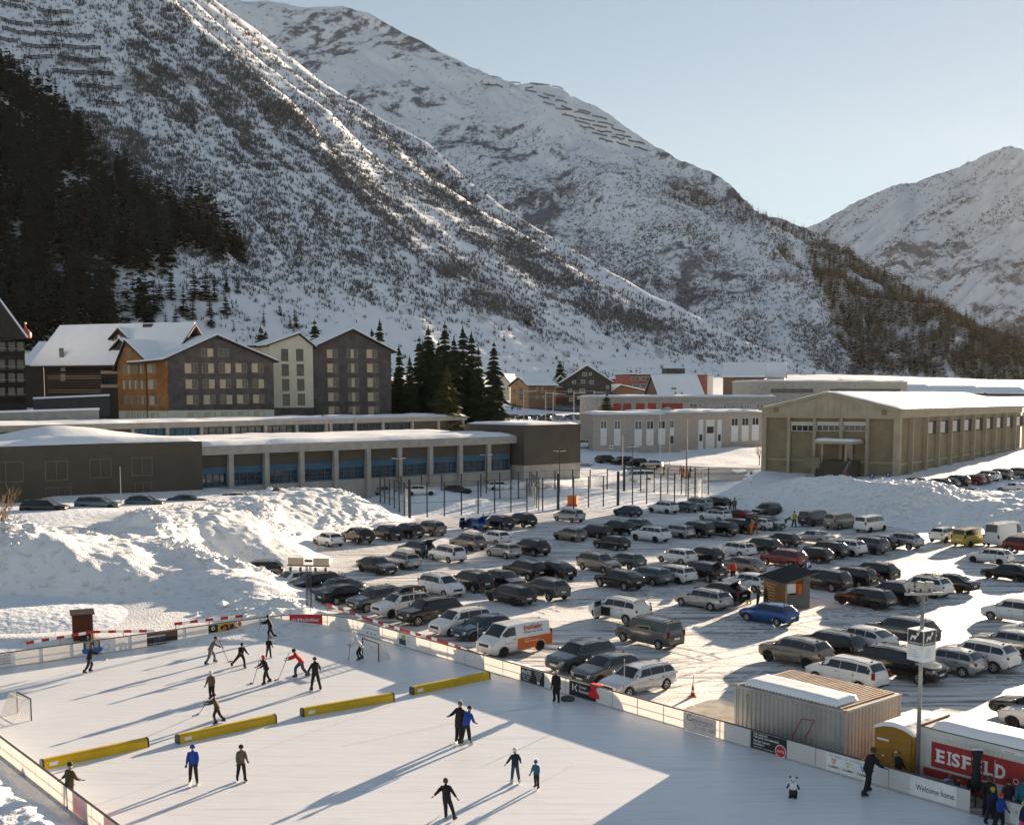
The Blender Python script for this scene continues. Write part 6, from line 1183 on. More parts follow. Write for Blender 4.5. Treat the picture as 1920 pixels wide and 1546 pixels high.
    if jk:
        coat = jk; mb = MB(); P = [(J['chs'] + spine * .15, .13, .10), (J['chs'] + spine * .04, .20, .15), (J['abd'], .195, .16), (J['pel'], .20, .17), (J['pel'] - Vector((0, -.01, coat * .5)), .20, .17), (J['pel'] - Vector((0, -.02, coat)), .215, .185)]; vs = []
        for c, a, b in P: vs += [c + Vector((math.cos(t) * a, math.sin(t) * b, 0)) for t in [2 * math.pi * k / 12 for k in range(12)]]
        mb.add(vs, [(i * 12 + k, i * 12 + (k + 1) % 12, i * 12 + 12 + (k + 1) % 12, i * 12 + 12 + k) for i in range(5) for k in range(12)]); mb.build('coat' if coat > .2 else 'jacket', MAT[top], root, None, True)
    root['J'] = 0; del root['J']; return root, J, s
def finish_people():
    dg = bpy.context.evaluated_depsgraph_get()
    for ob, root, J, E, C in PEOPLE:
        me = bpy.data.meshes.new_from_object(ob.evaluated_get(dg)); me.name = 'person_body'; segs = [(np.array(J[a]), np.array(J[b]), a, b) for a, b in E]; n = len(me.vertices); co = np.empty(n * 3); me.vertices.foreach_get('co', co); co = co.reshape(-1, 3)
        me.materials.clear(); [me.materials.append(MAT[m]) for m in (C['top'], C['leg'], C['head'])]; idx = []
        for p in me.polygons:
            c = co[list(p.vertices)].mean(0); best = 9; w = None
            for a, b, ka, kb in segs:
                d = b - a; t = np.clip(np.dot(c - a, d) / max(1e-9, np.dot(d, d)), 0, 1); q = np.linalg.norm(c - a - d * t) - (.05 if ka in ('abd', 'chs') and kb != 'sho' else 0)
                if q < best: best = q; w = (ka, kb)
            k = 0
            if w[1][:3] in ('hip', 'kne', 'ank', 'toe'): k = 1
            elif w[1] in ('hd0', 'hd1', 'hd2', 'nose'): k = 2
            elif w == ('pel', 'abd') and c[2] < J['pel'].z + .02: k = 1
            idx.append(k)
        me.polygons.foreach_set('material_index', idx); me.polygons.foreach_set('use_smooth', [True] * len(idx)); me.update(); mesh_obj('body', me, None, root)
        COL.objects.unlink(ob); bpy.data.objects.remove(ob)
def stick(J, s, root, label, tip, white=False):
    'hockey stick from the gloves to the ice'
    M = Matrix.Translation(root.location) @ Matrix.Rotation(root.rotation_euler.z, 4, 'Z') @ Matrix.Scale(s, 4); a = M @ ((J['wril'] + J['wrir']) / 2 + Vector((0, .03, .0))); t = at(*tip, .06); d = (t - a).normalized(); o = empty('hockey_stick', t, 0, label, 'hockey stick', 'hockey sticks')
    MB().tube(a - d * .45 - t, Vector((0, 0, 0)), .017, n=6).build('shaft', MAT['c_black'], o); hd = Vector((d.x, d.y, 0)).normalized(); MB().bar(Vector((0, 0, 0)), hd * .30, .02, .075).build('blade', MAT['c_white' if white else 'c_black'], o)
def az(a, b): p, q = at(*a), at(*b); v = q - p; return math.degrees(math.atan2(v.x, v.y))
GS = 'hockey players on the ice'; HS = ((55, 15, 35), (55, 15, 35)); ST = ((28, 8, 45), (-14, 10, 22))
def skater(*a, tip=None, white=False, slab=None, **k):
    r, J, s = person(*a, **k)
    if tip: stick(J, s, r, slab, tip, white)
skater(168, 1261, 47, 60, 'hockey player in black with white stripes by the family photo banner', lean=14, legs=ST, arms=HS, legc='c_dark', hat='hair', hatc='c_brown', group=GS, tip=(200, 1236), white=True, slab='stick with a white blade held up by the player at the family photo banner')
skater(395, 1244, 46, 70, 'player in grey and white jersey leaning over his stick', lean=32, legs=((35, 10, 30), (-12, 12, 18)), arms=((45, 6, 20), (50, 6, 15)), top='c_grey', legc='c_grey', hat='beanie', group=GS, crouch=.93, tip=(428, 1240), slab='stick of the player in the grey and white jersey')
skater(452, 1252, 43, 140, 'player in black striding with one leg stretched out', lean=20, legs=((30, 8, 40), (-20, 34, 5)), arms=((20, 20, 50), (30, 15, 50)), hat='beanie', group=GS, crouch=.94)
skater(508, 1199, 43, -110, 'player in black standing by the red banner', lean=18, legs=ST, arms=HS, hat='beanie', group=GS, crouch=.96, tip=(483, 1190), slab='dark stick of the player standing by the red banner')
skater(504, 1233, 36, 150, 'player in black with a knotted bun standing in the middle', lean=8, legs=((6, 5, 5), (-6, 5, 5)), arms=((15, 12, 40), (25, 12, 40)), hat='hair', hatc='c_brown', group=GS, tip=(494, 1237), slab='stick of the player with the knotted bun')
skater(500, 1282, 50, -125, 'player in black with red hair skating towards the left goal', lean=18, legs=((26, 6, 18), (-14, 8, 12)), arms=((40, 8, 30), (35, 8, 35)), hat='hair', hatc='c_red', group=GS, crouch=.97, tip=(474, 1281), slab='thin stick of the red haired player')
skater(566, 1270, 50, -95, 'player in a red jersey and helmet bending over the puck', lean=40, legs=((50, 8, 50), (-5, 12, 35)), arms=((60, 6, 15), (65, 6, 10)), top='c_red', legc='c_jeans', hat='helmet', group=GS, crouch=.88, tip=(522, 1273), slab='stick of the player in the red jersey')
skater(592, 1294, 57, -35, 'broad player in black seen from behind, arms held out', lean=6, legs=((5, 10, 5), (-4, 10, 5)), arms=((10, 26, 20), (15, 30, 25)), hat='beanie', group=GS)
skater(677, 1238, 43, -110, 'goalkeeper in white helmet and black pads before the far goal', lean=34, legs=((45, 14, 60), (10, 16, 40)), arms=((50, 30, 20), (40, 20, 40)), top='c_white', legc='c_black', hat='helmet', hatc='c_white', group=GS, crouch=.88, tip=(654, 1236), slab='goalkeeper stick reaching down to the ice')
skater(397, 1312, 49, -170, 'child in grey brown jacket with a pale helmet', top='c_brown', hat='helmet', hatc='c_white', group='children on the ice')
skater(408, 1356, 53, -100, 'boy in olive jacket with a stick beside the yellow barrier', lean=16, legs=ST, arms=HS, top='c_olive', hat='helmet', group='children on the ice', tip=(372, 1339), slab='stick of the boy in the olive jacket')
skater(363, 1470, 66, 170, 'child in blue jacket and blue helmet below the barriers', arms=((14, 10, 35), (14, 10, 30)), top='c_blue', hat='helmet', hatc='c_blue', group='children on the ice')
skater(453, 1465, 62, 150, 'child in camouflage jacket and black helmet', top='c_camo', hat='helmet', group='children on the ice', arms=((20, 10, 45), (14, 10, 25)))
skater(861, 1393, 72, 30, 'woman in dark coat with a hand on her hip', top='c_black', hat='beanie', hatc='c_grey', coat=.28, arms=((-12, 38, -70), (8, 10, 20)), side=4, bobble=True)
skater(874, 1396, 66, 35, 'man in bright blue jacket leaning towards the woman in the dark coat', lean=10, side=12, top='c_blue', legc='c_black', hat='beanie', hatc='c_dark', legs=((4, 12, 5), (4, 8, 4)), arms=((20, 8, 50), (15, 8, 40)), crouch=.97)
skater(966, 1468, 60, -20, 'child in navy jacket and jeans with a white helmet', top='c_navy', legc='c_jeans', hat='helmet', hatc='c_white', group='children on the ice', arms=((12, 30, 10), (8, 24, 30)))
skater(1006, 1478, 50, -150, 'small child in teal overall with a blue helmet', lean=10, top='c_teal', legc='c_dark', hat='helmet', hatc='c_blue', group='children on the ice')
skater(838, 1537, 72, 20, 'figure skater in tight black clothes gliding with arms spread', lean=12, side=-10, legs=((22, 4, 12), (10, 16, 8)), arms=((-10, 42, 6), (-5, 36, 10)), hat='hair', hatc='c_hair')
skater(1043, 1317, 57, -160, 'woman in a long black coat standing at the boards', top='c_black', hat='hair', hatc='c_blond', coat=.48, skates=True, arms=((2, 6, 6), (2, 6, 6)))
skater(1626, 1489, 78, 68, 'boy in black with a headband holding on to the boards', lean=22, legs=((30, 8, 30), (-16, 8, 10)), arms=((60, 10, 10), (30, 10, 30)), hat='hair', hatc='c_hair', crouch=.96)
r_, _, _ = person(132, 1512, 74, 30, 'man in olive jacket and dark beanie leaning on the left boards', lean=4, top='c_olive', legc='c_dark', hat='beanie', hatc='c_dark', skates=False, arms=((25, 40, -60), (15, 20, 50)))
GL = 'people among the parked cars'
def walker(*a, **k): k.setdefault('skates', False); k.setdefault('group', GL); k.setdefault('z', .012); person(*a, **k)
walker(906, 990, 26, 40, 'person in red jacket behind the blue hatchback with open boot', top='c_red', legc='c_dark', hat='helmet')
walker(909, 999, 16, 120, 'person in yellow jacket crouching behind the blue hatchback', lean=60, top='c_yellow', legc='c_dark', crouch=.75, arms=((70, 8, 10), (70, 8, 10)), hat='hair', hatc='c_hair')
walker(796, 1047, 31, -30, 'person in blue overall at the open tailgate of the estate', top='c_jeans', legc='c_jeans', hat='hair', hatc='c_hair')
walker(1369, 959, 22, 20, 'left of two skiers standing before the snow bank', top='c_dark', legc='c_brown', hat='helmet'); walker(1377, 959, 25, 10, 'right of two skiers standing before the snow bank with poles', top='c_camo', legc='c_dark', hat='helmet')
walker(1473, 987, 18, 80, 'dark figure bending down left of the grey van', lean=70, crouch=.78, arms=((70, 8, 10), (70, 8, 10)), hat='hair', hatc='c_hair'); walker(1489, 988, 28, 160, 'skier in yellow and black beside the grey van', top='c_yellow', legc='c_dark', hat='helmet')
for i, (x, y, l) in enumerate([(1398, 1001, 'left of the skiers in orange trousers behind the grey SUV'), (1408, 1002, 'middle of the skiers in orange trousers behind the grey SUV'), (1417, 999, 'right of the skiers in orange trousers behind the grey SUV')]): walker(x, y, 29, 30 + 60 * i, l, top=('c_teal', 'c_orange', 'c_brown')[i], legc='c_orange', hat='helmet', lean=18)
walker(1374, 1089, 37, -150, 'man in red brown jacket standing behind the dark SUV', top='c_red', legc='c_black', hat='hair', hatc='c_hair')
walker(1220, 1158, 28, -60, 'man with flat cap at the boot of the white SUV', top='c_black', legc='c_black', hat='cap', hatc='c_grey'); walker(1203, 1160, 25, 60, 'person loading the boot of the white SUV', top='c_black', legc='c_white', hat='hair', hatc='c_hair', lean=20)
walker(1404, 1131, 25, -20, 'person in neon yellow overall left of the ticket hut', top='c_neon', legc='c_neon', hat='hair', hatc='c_hair', lean=25); walker(1421, 1133, 33, 60, 'person with a fur hat beside the ticket hut', top='c_brown', legc='c_black', hat='beanie', hatc='c_black'); walker(1436, 1132, 33, -60, 'person in dark brown jacket leaning on the ticket hut wall', top='c_brown', legc='c_dark', hat='beanie', hatc='c_brown')
for i, (x, y, c) in enumerate([(1245, 891, 'c_brown'), (1275, 893, 'c_orange'), (1281, 894, 'c_brown'), (1288, 895, 'c_orange'), (1294, 894, 'c_dark')]): walker(x, y, 20, 90, ['pedestrian in brown behind the white street van', 'foremost of the orange clad pedestrians on the street', 'pedestrian in brown among the group on the street', 'second orange clad pedestrian on the street', 'pedestrian in dark clothes at the end of the street group'][i], top=c, legc=c, ground=True, group='pedestrians on the street', hat='hair', hatc='c_hair')
for i, (x, y) in enumerate(sorted([(962, 765), (971, 768), (975, 768), (986, 763), (989, 763), (993, 762), (997, 762), (1000, 762), (966, 764), (960, 770)])): walker(x, y, 8.5, 30 * i, f'tiny dark figure before the orange house, {ords[i]} from the left', ground=True, group='people waiting before the orange house', hat='hair', hatc='c_hair')
# the benches behind the boards at the bottom right
GB2 = 'people behind the boards by the red sign'
def bench(px, py, hpx, hd, lab, **k): walker(px, py, hpx, hd, lab, group=GB2, **k)
bench(1768, 1500, 44, 160, 'child in pale blue jacket bent over behind the Welcome home banner', top='c_ltblue', lean=50, crouch=.8, hat='hair', hatc='c_brown'); bench(1790, 1512, 46, 100, 'person in black with a white rimmed hood on the red bench', top='c_black', hat='beanie', hatc='c_dark', lean=15, crouch=.9)
bench(1853, 1530, 68, 200, 'man in black jacket standing under the big E of the sign', top='c_black', hat='hair', hatc='c_hair'); bench(1858, 1545, 62, 170, 'person with a yellow hood and white collar at the gate', top='c_navy', legc='c_navy', hat='beanie', hatc='c_yellow'); bench(1874, 1552, 58, 150, 'child in blue with a red beanie in the gate', top='c_blue', legc='c_black', hat='beanie', hatc='c_red')
bench(1888, 1535, 66, 180, 'person in dark hooded coat right of the red beanie', top='c_dark', hat='beanie', hatc='c_dark', coat=.3); bench(1915, 1540, 74, 190, 'person in teal jacket cut by the right edge', top='c_teal', legc='c_dark', hat='hair', hatc='c_hair'); bench(1916, 1572, 62, 120, 'person in navy and pink at the lower right corner', top='c_navy', legc='c_pink', hat='hair', hatc='c_blond'); bench(1683, 1470, 50, 60, 'person in black hood beside the orange booth', top='c_black', hat='beanie', hatc='c_brown', crouch=.9)
finish_people()
# ================================================================== vehicles
def paint(name, col, metal=.35):
    if name in MAT: return MAT[name]
    m, nt, b = new_mat(name, col, .2, metal, .3); L = nt.links.new; b.inputs['Coat Weight'].default_value = .5; b.inputs['Coat Roughness'].default_value = .03
    ge = _n(nt, 'ShaderNodeNewGeometry'); sp = _n(nt, 'ShaderNodeSeparateXYZ'); L(ge.outputs['Normal'], sp.inputs[0]); up = _n(nt, 'ShaderNodeMapRange'); up.inputs['From Min'].default_value = .80; up.inputs['From Max'].default_value = .99; L(sp.outputs['Z'], up.inputs['Value'])
    tc = _n(nt, 'ShaderNodeTexCoord'); oi = _n(nt, 'ShaderNodeObjectInfo'); mp = _n(nt, 'ShaderNodeVectorMath', operation='ADD'); L(tc.outputs['Object'], mp.inputs[0]); L(oi.outputs['Location'], mp.inputs[1])
    nz = _n(nt, 'ShaderNodeTexNoise', Scale=1.3, Detail=8, Roughness=.7); L(mp.outputs[0], nz.inputs['Vector']); nr = _n(nt, 'ShaderNodeMapRange'); nr.inputs['From Min'].default_value = .47; nr.inputs['From Max'].default_value = .74; L(nz.outputs['Fac'], nr.inputs['Value'])
    mu = _n(nt, 'ShaderNodeMath', operation='MULTIPLY'); L(up.outputs[0], mu.inputs[0]); L(nr.outputs[0], mu.inputs[1]); ms = _n(nt, 'ShaderNodeMath', operation='MULTIPLY'); L(mu.outputs[0], ms.inputs[0]); ms.inputs[1].default_value = .5
    # road salt on the lower flanks
    s2 = _n(nt, 'ShaderNodeSeparateXYZ'); L(tc.outputs['Object'], s2.inputs[0]); dr = _n(nt, 'ShaderNodeMapRange'); dr.inputs['From Min'].default_value = .75; dr.inputs['From Max'].default_value = .2; L(s2.outputs['Z'], dr.inputs['Value']); n2 = _n(nt, 'ShaderNodeTexNoise', Scale=3, Detail=6); L(mp.outputs[0], n2.inputs['Vector']); dm = _n(nt, 'ShaderNodeMath', operation='MULTIPLY'); L(dr.outputs[0], dm.inputs[0]); L(n2.outputs['Fac'], dm.inputs[1])
    c1 = _n(nt, 'ShaderNodeMix', data_type='RGBA'); L(dm.outputs[0], c1.inputs['Factor']); c1.inputs[6].default_value = (*col, 1); c1.inputs[7].default_value = (*[min(.26, c * .6 + .016) for c in col], 1)
    c2 = _n(nt, 'ShaderNodeMix', data_type='RGBA'); L(ms.outputs[0], c2.inputs['Factor']); L(c1.outputs[2], c2.inputs[6]); c2.inputs[7].default_value = (.8, .8, .81, 1); L(c2.outputs[2], b.inputs['Base Color'])
    rr = _n(nt, 'ShaderNodeMapRange'); L(ms.outputs[0], rr.inputs['Value']); rr.inputs['To Min'].default_value = .2; rr.inputs['To Max'].default_value = .75; L(rr.outputs[0], b.inputs['Roughness'])
    me_ = _n(nt, 'ShaderNodeMapRange'); L(ms.outputs[0], me_.inputs['Value']); me_.inputs['To Min'].default_value = metal; me_.inputs['To Max'].default_value = 0; L(me_.outputs[0], b.inputs['Metallic'])
    cw = _n(nt, 'ShaderNodeMapRange'); L(ms.outputs[0], cw.inputs['Value']); cw.inputs['To Min'].default_value = .5; cw.inputs['To Max'].default_value = 0; L(cw.outputs[0], b.inputs['Coat Weight']); MAT[name] = m; return m
CSC = 1.10
PAL = dict(black=(.006, .006, .007), charcoal=(.022, .023, .025), grey=(.11, .112, .115), silver=(.36, .36, .36), pale=(.58, .58, .59), white=(.70, .70, .69), bronze=(.20, .175, .15), navy=(.014, .035, .075), blue=(.012, .075, .26), red=(.17, .014, .014), yellow=(.40, .30, .03), beige=(.28, .25, .20), slate=(.06, .075, .09), teal=(.10, .13, .14))
MAT['car_glass'] = noise_mat('car_glass', (.006, .008, .010), (.014, .017, .020), 1, 3, .06, spec=.7)
MAT['tyre'] = noise_mat('tyre', (.012, .012, .012), (.05, .048, .045), 5, 5, .85, spec=.2); MAT['alloy'] = noise_mat('alloy_rim', (.42, .42, .42), (.55, .55, .55), 4, 4, .45, metal=.2); MAT['trim'] = noise_mat('black_trim', (.014, .014, .015), (.03, .03, .03), 4, 4, .6)
MAT['tail_red'] = noise_mat('tail_light', (.14, .006, .005), (.22, .010, .008), 3, 3, .2); MAT['head_lens'] = noise_mat('head_light', (.45, .46, .47), (.6, .61, .62), 3, 3, .12); MAT['plate'] = flat('licence_plate_white', (.68, .68, .66), .5)
CT = dict(  # L W H  zf xc zc xr xe xt zt  belt_rear  axles  wheel
    hatch=(4.22, 1.78, 1.47, .80, .27, .98, .43, .86, .965, 1.02, .98, .19, .81, .32), wagon=(4.72, 1.82, 1.48, .78, .26, .96, .40, .90, .97, 1.02, .97, .185, .80, .33), suv=(4.55, 1.86, 1.67, .98, .25, 1.12, .39, .88, .97, 1.18, 1.12, .185, .81, .37), bigsuv=(4.82, 1.92, 1.74, 1.02, .25, 1.16, .38, .90, .975, 1.2, 1.16, .18, .80, .38),
    coupe=(4.62, 1.88, 1.60, .96, .26, 1.10, .41, .78, .965, 1.16, 1.10, .185, .81, .38), sedan=(4.72, 1.82, 1.45, .78, .28, .95, .43, .74, .875, 1.05, .98, .185, .79, .33), mpv=(4.55, 1.82, 1.65, .88, .20, 1.08, .36, .90, .975, 1.12, 1.04, .18, .80, .33), van=(5.0, 1.92, 1.96, 1.0, .12, 1.2, .27, .965, .99, 1.25, 1.18, .185, .79, .35), highvan=(5.9, 2.02, 2.6, 1.05, .11, 1.25, .24, .97, .99, 1.4, 1.2, .165, .78, .36), caddy=(4.85, 1.80, 1.84, .95, .20, 1.12, .34, .95, .985, 1.15, 1.08, .18, .82, .33))
def car_type(k):
    L, W, H, zf, xc, zc, xr, xe, xt, zt, zb1, xa, xb, rw = CT[k]; gc = .2 if k not in ('suv', 'bigsuv', 'coupe') else .26; sedan = k == 'sedan'
    tp = [(0, zf - .24), (.012, zf - .08), (.04, zf), (xc, zc), (xr, H - .045), ((xr + xe) / 2, H), (xe, H - .07), (xt, zt)] + ([(.97, zt - .04), (1, zt - .25)] if sedan else [(.99, zt - .1), (1, zt - .3)])
    bp_ = [(0, zf - .27), (.04, zf - .05), (xc, zc - .03), (xt, zb1), (1, zb1 - .28)]; wp_ = [(0, .78), (.02, .9), (.10, .985), (.3, 1), (.75, 1), (.93, .97), (.985, .9), (1, .84)]; bo = [(0, gc + .1), (.05, gc), (.95, gc + .04), (1, gc + .2)]
    ip = lambda P, x: float(np.interp(x, [p[0] for p in P], [p[1] for p in P])); R_ = rw + .065
    rwf = .80 if k in ('van', 'highvan', 'caddy') else .735
    def sec(x):
        w = ip(wp_, x) * W / 2; b0 = ip(bo, x); be = ip(bp_, x); t = max(ip(tp, x), be + .012); g = min(1, max(0, (t - be - .05) / .3)); r = w * (.90 * (1 - g) + rwf * g); zs = b0 + .13
        rise = b0
        for ax in (xa, xb):
            d = abs(x - ax) * L
            if d < R_: rise = max(rise, rw + math.sqrt(max(0, R_ * R_ - d * d)) * .98)
        def m(z): return max(z, rise)
        ws = w * .955; lo = rise > b0
        return [(0, b0 + (.05 if not lo else .25)), (w * .86, b0 if not lo else b0 + .25), (w * .97, m(zs)), (w, m(b0 + .45 * (be - b0))), (w * .985, max(be - .07, rise)), (ws, be), (ws + (r - ws) * .10, be + (t - be) * .10), (ws + (r - ws) * .88, be + (t - be) * .88), (r - .03, t - .012 * g - .004), (r * .55, t + .012), (0, t + .022)]
    dl = lambda x: R_ / L
    A1 = xc + .38 * (xr - xc); vanlike = k in ('van', 'highvan', 'caddy')
    xB = xr + (.30 if not vanlike else .16) * (xe - xr) + .0; xC = xr + (.74 if not vanlike else .52) * (xe - xr); xD = xe + (.45 if k not in ('sedan',) else .05) * (xt - xe) if not vanlike else xe - .01
    st = sorted(set([0, .012, .04, .1, xc, xr, A1, xB, xB + .012, xC, xC + .014, xD, (xr + xe) / 2, xe, xt, .97 if sedan else .985, 1] + [a + R_ / L * q for a in (xa, xb) for q in (-1, -.999, -.85, -.55, 0, .55, .85, .999, 1)]))
    S = [sec(x) for x in st]; n = len(S[0]); V = []; F = []
    for x, s in zip(st, S):
        for y, z in s: V.append((L / 2 - x * L, y, z))
        for y, z in s: V.append((L / 2 - x * L, -y, z))
    for i in range(len(st) - 1):
        for sgn in (0, 1):
            for j in range(n - 1):
                a = i * 2 * n + sgn * n + j; b = a + 1; c = (i + 1) * 2 * n + sgn * n + j + 1; d = c - 1; F.append((a, b, c, d) if sgn else (a, d, c, b))
    for i, flip in ((0, 0), (len(st) - 1, 1)):
        for sgn in (0, 1): q = [i * 2 * n + sgn * n + j for j in range(n)]; F.append(tuple(q if (sgn == flip) else q[::-1]))
    bm = bmesh.new(); vs = [bm.verts.new(v) for v in V]
    for f in F:
        try: bm.faces.new([vs[i] for i in f])
        except ValueError: pass
    bmesh.ops.remove_doubles(bm, verts=bm.verts, dist=.0005); bmesh.ops.recalc_face_normals(bm, faces=bm.faces)
    for e in bm.edges:
        if len(e.link_faces) == 2 and e.calc_face_angle(0) > R(32): e.smooth = False
    body = bpy.data.meshes.new('car_body'); bm.to_mesh(body); bm.free(); body.polygons.foreach_set('use_smooth', [True] * len(body.polygons))
    X = lambda x: L / 2 - x * L
    def pt(x, j, fr=0.0, off=(0, 0, 0), s=1):
        q = sec(x); a = q[j]; b = q[min(j + 1, n - 1)]; return (X(x) + off[0], s * (a[0] + (b[0] - a[0]) * fr + off[1]), a[1] + (b[1] - a[1]) * fr + off[2])
    def side(x0, x1, s):
        mb = MB(); o = (0, .008, .002); N = 4; P = []
        for i in range(N + 1): x = x0 + (x1 - x0) * i / N; P += [pt(x, 6, .04, o, s), pt(x, 6, .5, o, s), pt(x, 6, .94, o, s)]
        mb.add(P, [(i * 3 + a, i * 3 + a + 1, i * 3 + a + 4, i * 3 + a + 3) for i in range(N) for a in (0, 1)]); return mb.mesh('side_window', True)
    def screen(x0, x1, i0, i1, up, back):
        mb = MB(); P = []; N = 4; o = (-.006 if back else .006, 0, .008)
        for i in range(N + 1):
            x = x0 + (x1 - x0) * (i0 + (i1 - i0) * i / N); q = sec(x); e = q[8]; m = q[9]; c = q[10]; ins = .93
            for y, z in ((-e[0] * ins, e[1]), (-m[0], m[1]), (0, c[1]), (m[0], m[1]), (e[0] * ins, e[1])): P.append((X(x) + o[0], y, z + o[2]))
        mb.add(P, [(i * 5 + a, i * 5 + a + 1, i * 5 + a + 6, i * 5 + a + 5) for i in range(N) for a in range(4)]); return mb.mesh('screen', True)
    T = dict(k=k, L=L, W=W, H=H, body=body, rw=rw, parts=[]); add = lambda nm, me, mat, lod=1: T['parts'].append((nm, me, mat, lod))
    add('windshield', screen(xc, xr, .07, .93, 0, False), 'car_glass', 0); add('rear_window', screen(xe, xt, .10, .88 if not vanlike else .80, 0, True), 'car_glass', 0)
    for s in (-1, 1):
        add('side_window', side(A1, xB, s), 'car_glass', 0)
        if k != 'highvan': add('side_window', side(xB + .007, xC, s), 'car_glass', 0)
        if k not in ('sedan', 'highvan'): add('side_window', side(xC + .010, xD, s), 'car_glass', 0)
    for s in (-1, 1):
        add('headlight', MB().box((X(.038), s * W * .335, zf - .15), (.22, W * .2, .13), rz=-s * .35).mesh('headlight'), 'head_lens', 1)
        zl = zb1 - .13; tall = k in ('van', 'highvan', 'caddy', 'mpv')
        add('taillight', MB().box((X(.978 if not tall else .984), s * W * (.375 if not tall else .41), zl + (.1 if tall else 0)), (.17, W * (.13 if not tall else .07), .14 if not tall else .36), rz=s * .28).mesh('taillight'), 'tail_red', 0)
        q = sec(A1); add('mirror', MB().turn([(0, -.09), (.07, -.06), (.085, 0), (.06, .07), (0, .085)], (X(A1 - .01), s * (q[5][0] + .1), q[5][1] + .10), 8).mesh('mirror', True), 'PAINT', 1)
    add('grille', MB().box((X(.006), 0, zf - .24), (.07, W * .5, .17)).mesh('grille'), 'trim', 1); add('bumper', MB().box((X(.012), 0, gc + .17), (.09, W * .72, .17)).mesh('bumper'), 'trim', 1); add('bumper', MB().box((X(.988), 0, gc + .22), (.1, W * .80, .19)).mesh('bumper'), 'trim', 0)
    add('licence_plate', MB().box((X(-.002), 0, zf - .40), (.02, .5, .11)).mesh('plate'), 'plate', 1); add('licence_plate', MB().box((X(1.001 if k != 'hatch' else 1.0), 0, zb1 - .34), (.02, .5, .12)).mesh('plate'), 'plate', 0)
    for s in (-1, 1):
        mb = MB()
        for x in (A1 + .02, xB + .006, xC + .008):
            if x > xb - R_ / L * .95 and x < xb + R_ / L: x = xb - R_ / L * .9
            o = (0, .004, 0); P = []
            for dx in (-.0014, .0014):
                for j in (2, 3, 4, 5): P.append(pt(x + dx, j, 0, o, s))
            mb.add(P, [(a, a + 1, a + 5, a + 4) for a in range(3)])
        add('door_seam', mb.mesh('door_seam'), 'trim', 1)
        for x in (xB - .035, xC - .04): q = sec(x); add('door_handle', MB().box((X(x), s * (q[4][0] + .012), q[4][1] - .05), (.18, .03, .03)).mesh('door_handle'), 'trim', 1)
        if k in ('suv', 'bigsuv', 'wagon', 'mpv', 'caddy'):
            mb = MB(); a = sec(xr + .03); c = sec(xe - .02); mb.tube((X(xr + .03), s * (a[8][0] - .03), a[8][1] + .05), (X((xr + xe) / 2), s * (sec((xr + xe) / 2)[8][0] - .03), H + .045), .02, n=5); mb.tube((X((xr + xe) / 2), s * (sec((xr + xe) / 2)[8][0] - .03), H + .045), (X(xe - .02), s * (c[8][0] - .03), c[8][1] + .05), .02, n=5); add('roof_rail', mb.mesh('roof_rail'), 'trim', 1)
    mb = MB(); mb.prism([(0, 0), (.2, 0), (.02, .09)], (1, 0, 0), (0, 0, 1), (X(xe - .03), -.02, H - .05), (0, .04, 0)); add('aerial', mb.mesh('aerial'), 'trim', 1)
    T['wheels'] = [(X(xa), 1), (X(xa), -1), (X(xb), 1), (X(xb), -1)]; T['xe'] = X(xe); T['xr'] = X(xr); T['xB'] = X(xB); T['A1'] = X(A1); T['belt'] = zb1; T['X'] = X; T['sec'] = sec; return T
_ty = {}; _tyre = {}
def tyre_meshes(rw):
    if rw not in _tyre:
        w = .22; P = [(rw * .62, -w / 2), (rw * .93, -w / 2), (rw, -w / 2 + .04), (rw, w / 2 - .04), (rw * .93, w / 2), (rw * .62, w / 2 - .015), (rw * .62, -w / 2)]
        t = MB().turn(P, n=18); t.v = [(x, z, y) for x, y, z in t.v]; m = MB(); r = rw * .625
        for k in range(18): a, b = 2 * math.pi * k / 18, 2 * math.pi * (k + 1) / 18; m.add([(0, .02, 0), (math.cos(a) * r, .02, math.sin(a) * r), (math.cos(b) * r, .02, math.sin(b) * r)], [(0, 1, 2)])
        g = MB()
        for k in range(5):
            a = 2 * math.pi * k / 5
            for d in (-.16, .16): c, s = math.cos(a + d), math.sin(a + d); c0, s0 = math.cos(a), math.sin(a); g.bar((c0 * .05, w / 2 - .06, s0 * .05), (c * r, w / 2 - .045, s * r), .035, .03)
        g.turn([(r * .9, 0), (r, 0), (r, .02), (r * .9, .02)], (0, 0, 0), 18)
        k0 = 5 * 2 * 8; g.v = g.v[:k0] + [(x, w / 2 - .05 + z, y) for x, y, z in g.v[k0:]]; g.turn([(0, 0), (.055, 0), (.055, .03), (0, .03)], (0, 0, 0), 8); k1 = k0 + 18 * 4; g.v = g.v[:k1] + [(x, w / 2 - .07 + z, y) for x, y, z in g.v[k1:]]
        _tyre[rw] = (t.mesh('tyre', True), m.mesh('hub'), g.mesh('rim'))
    return _tyre[rw]
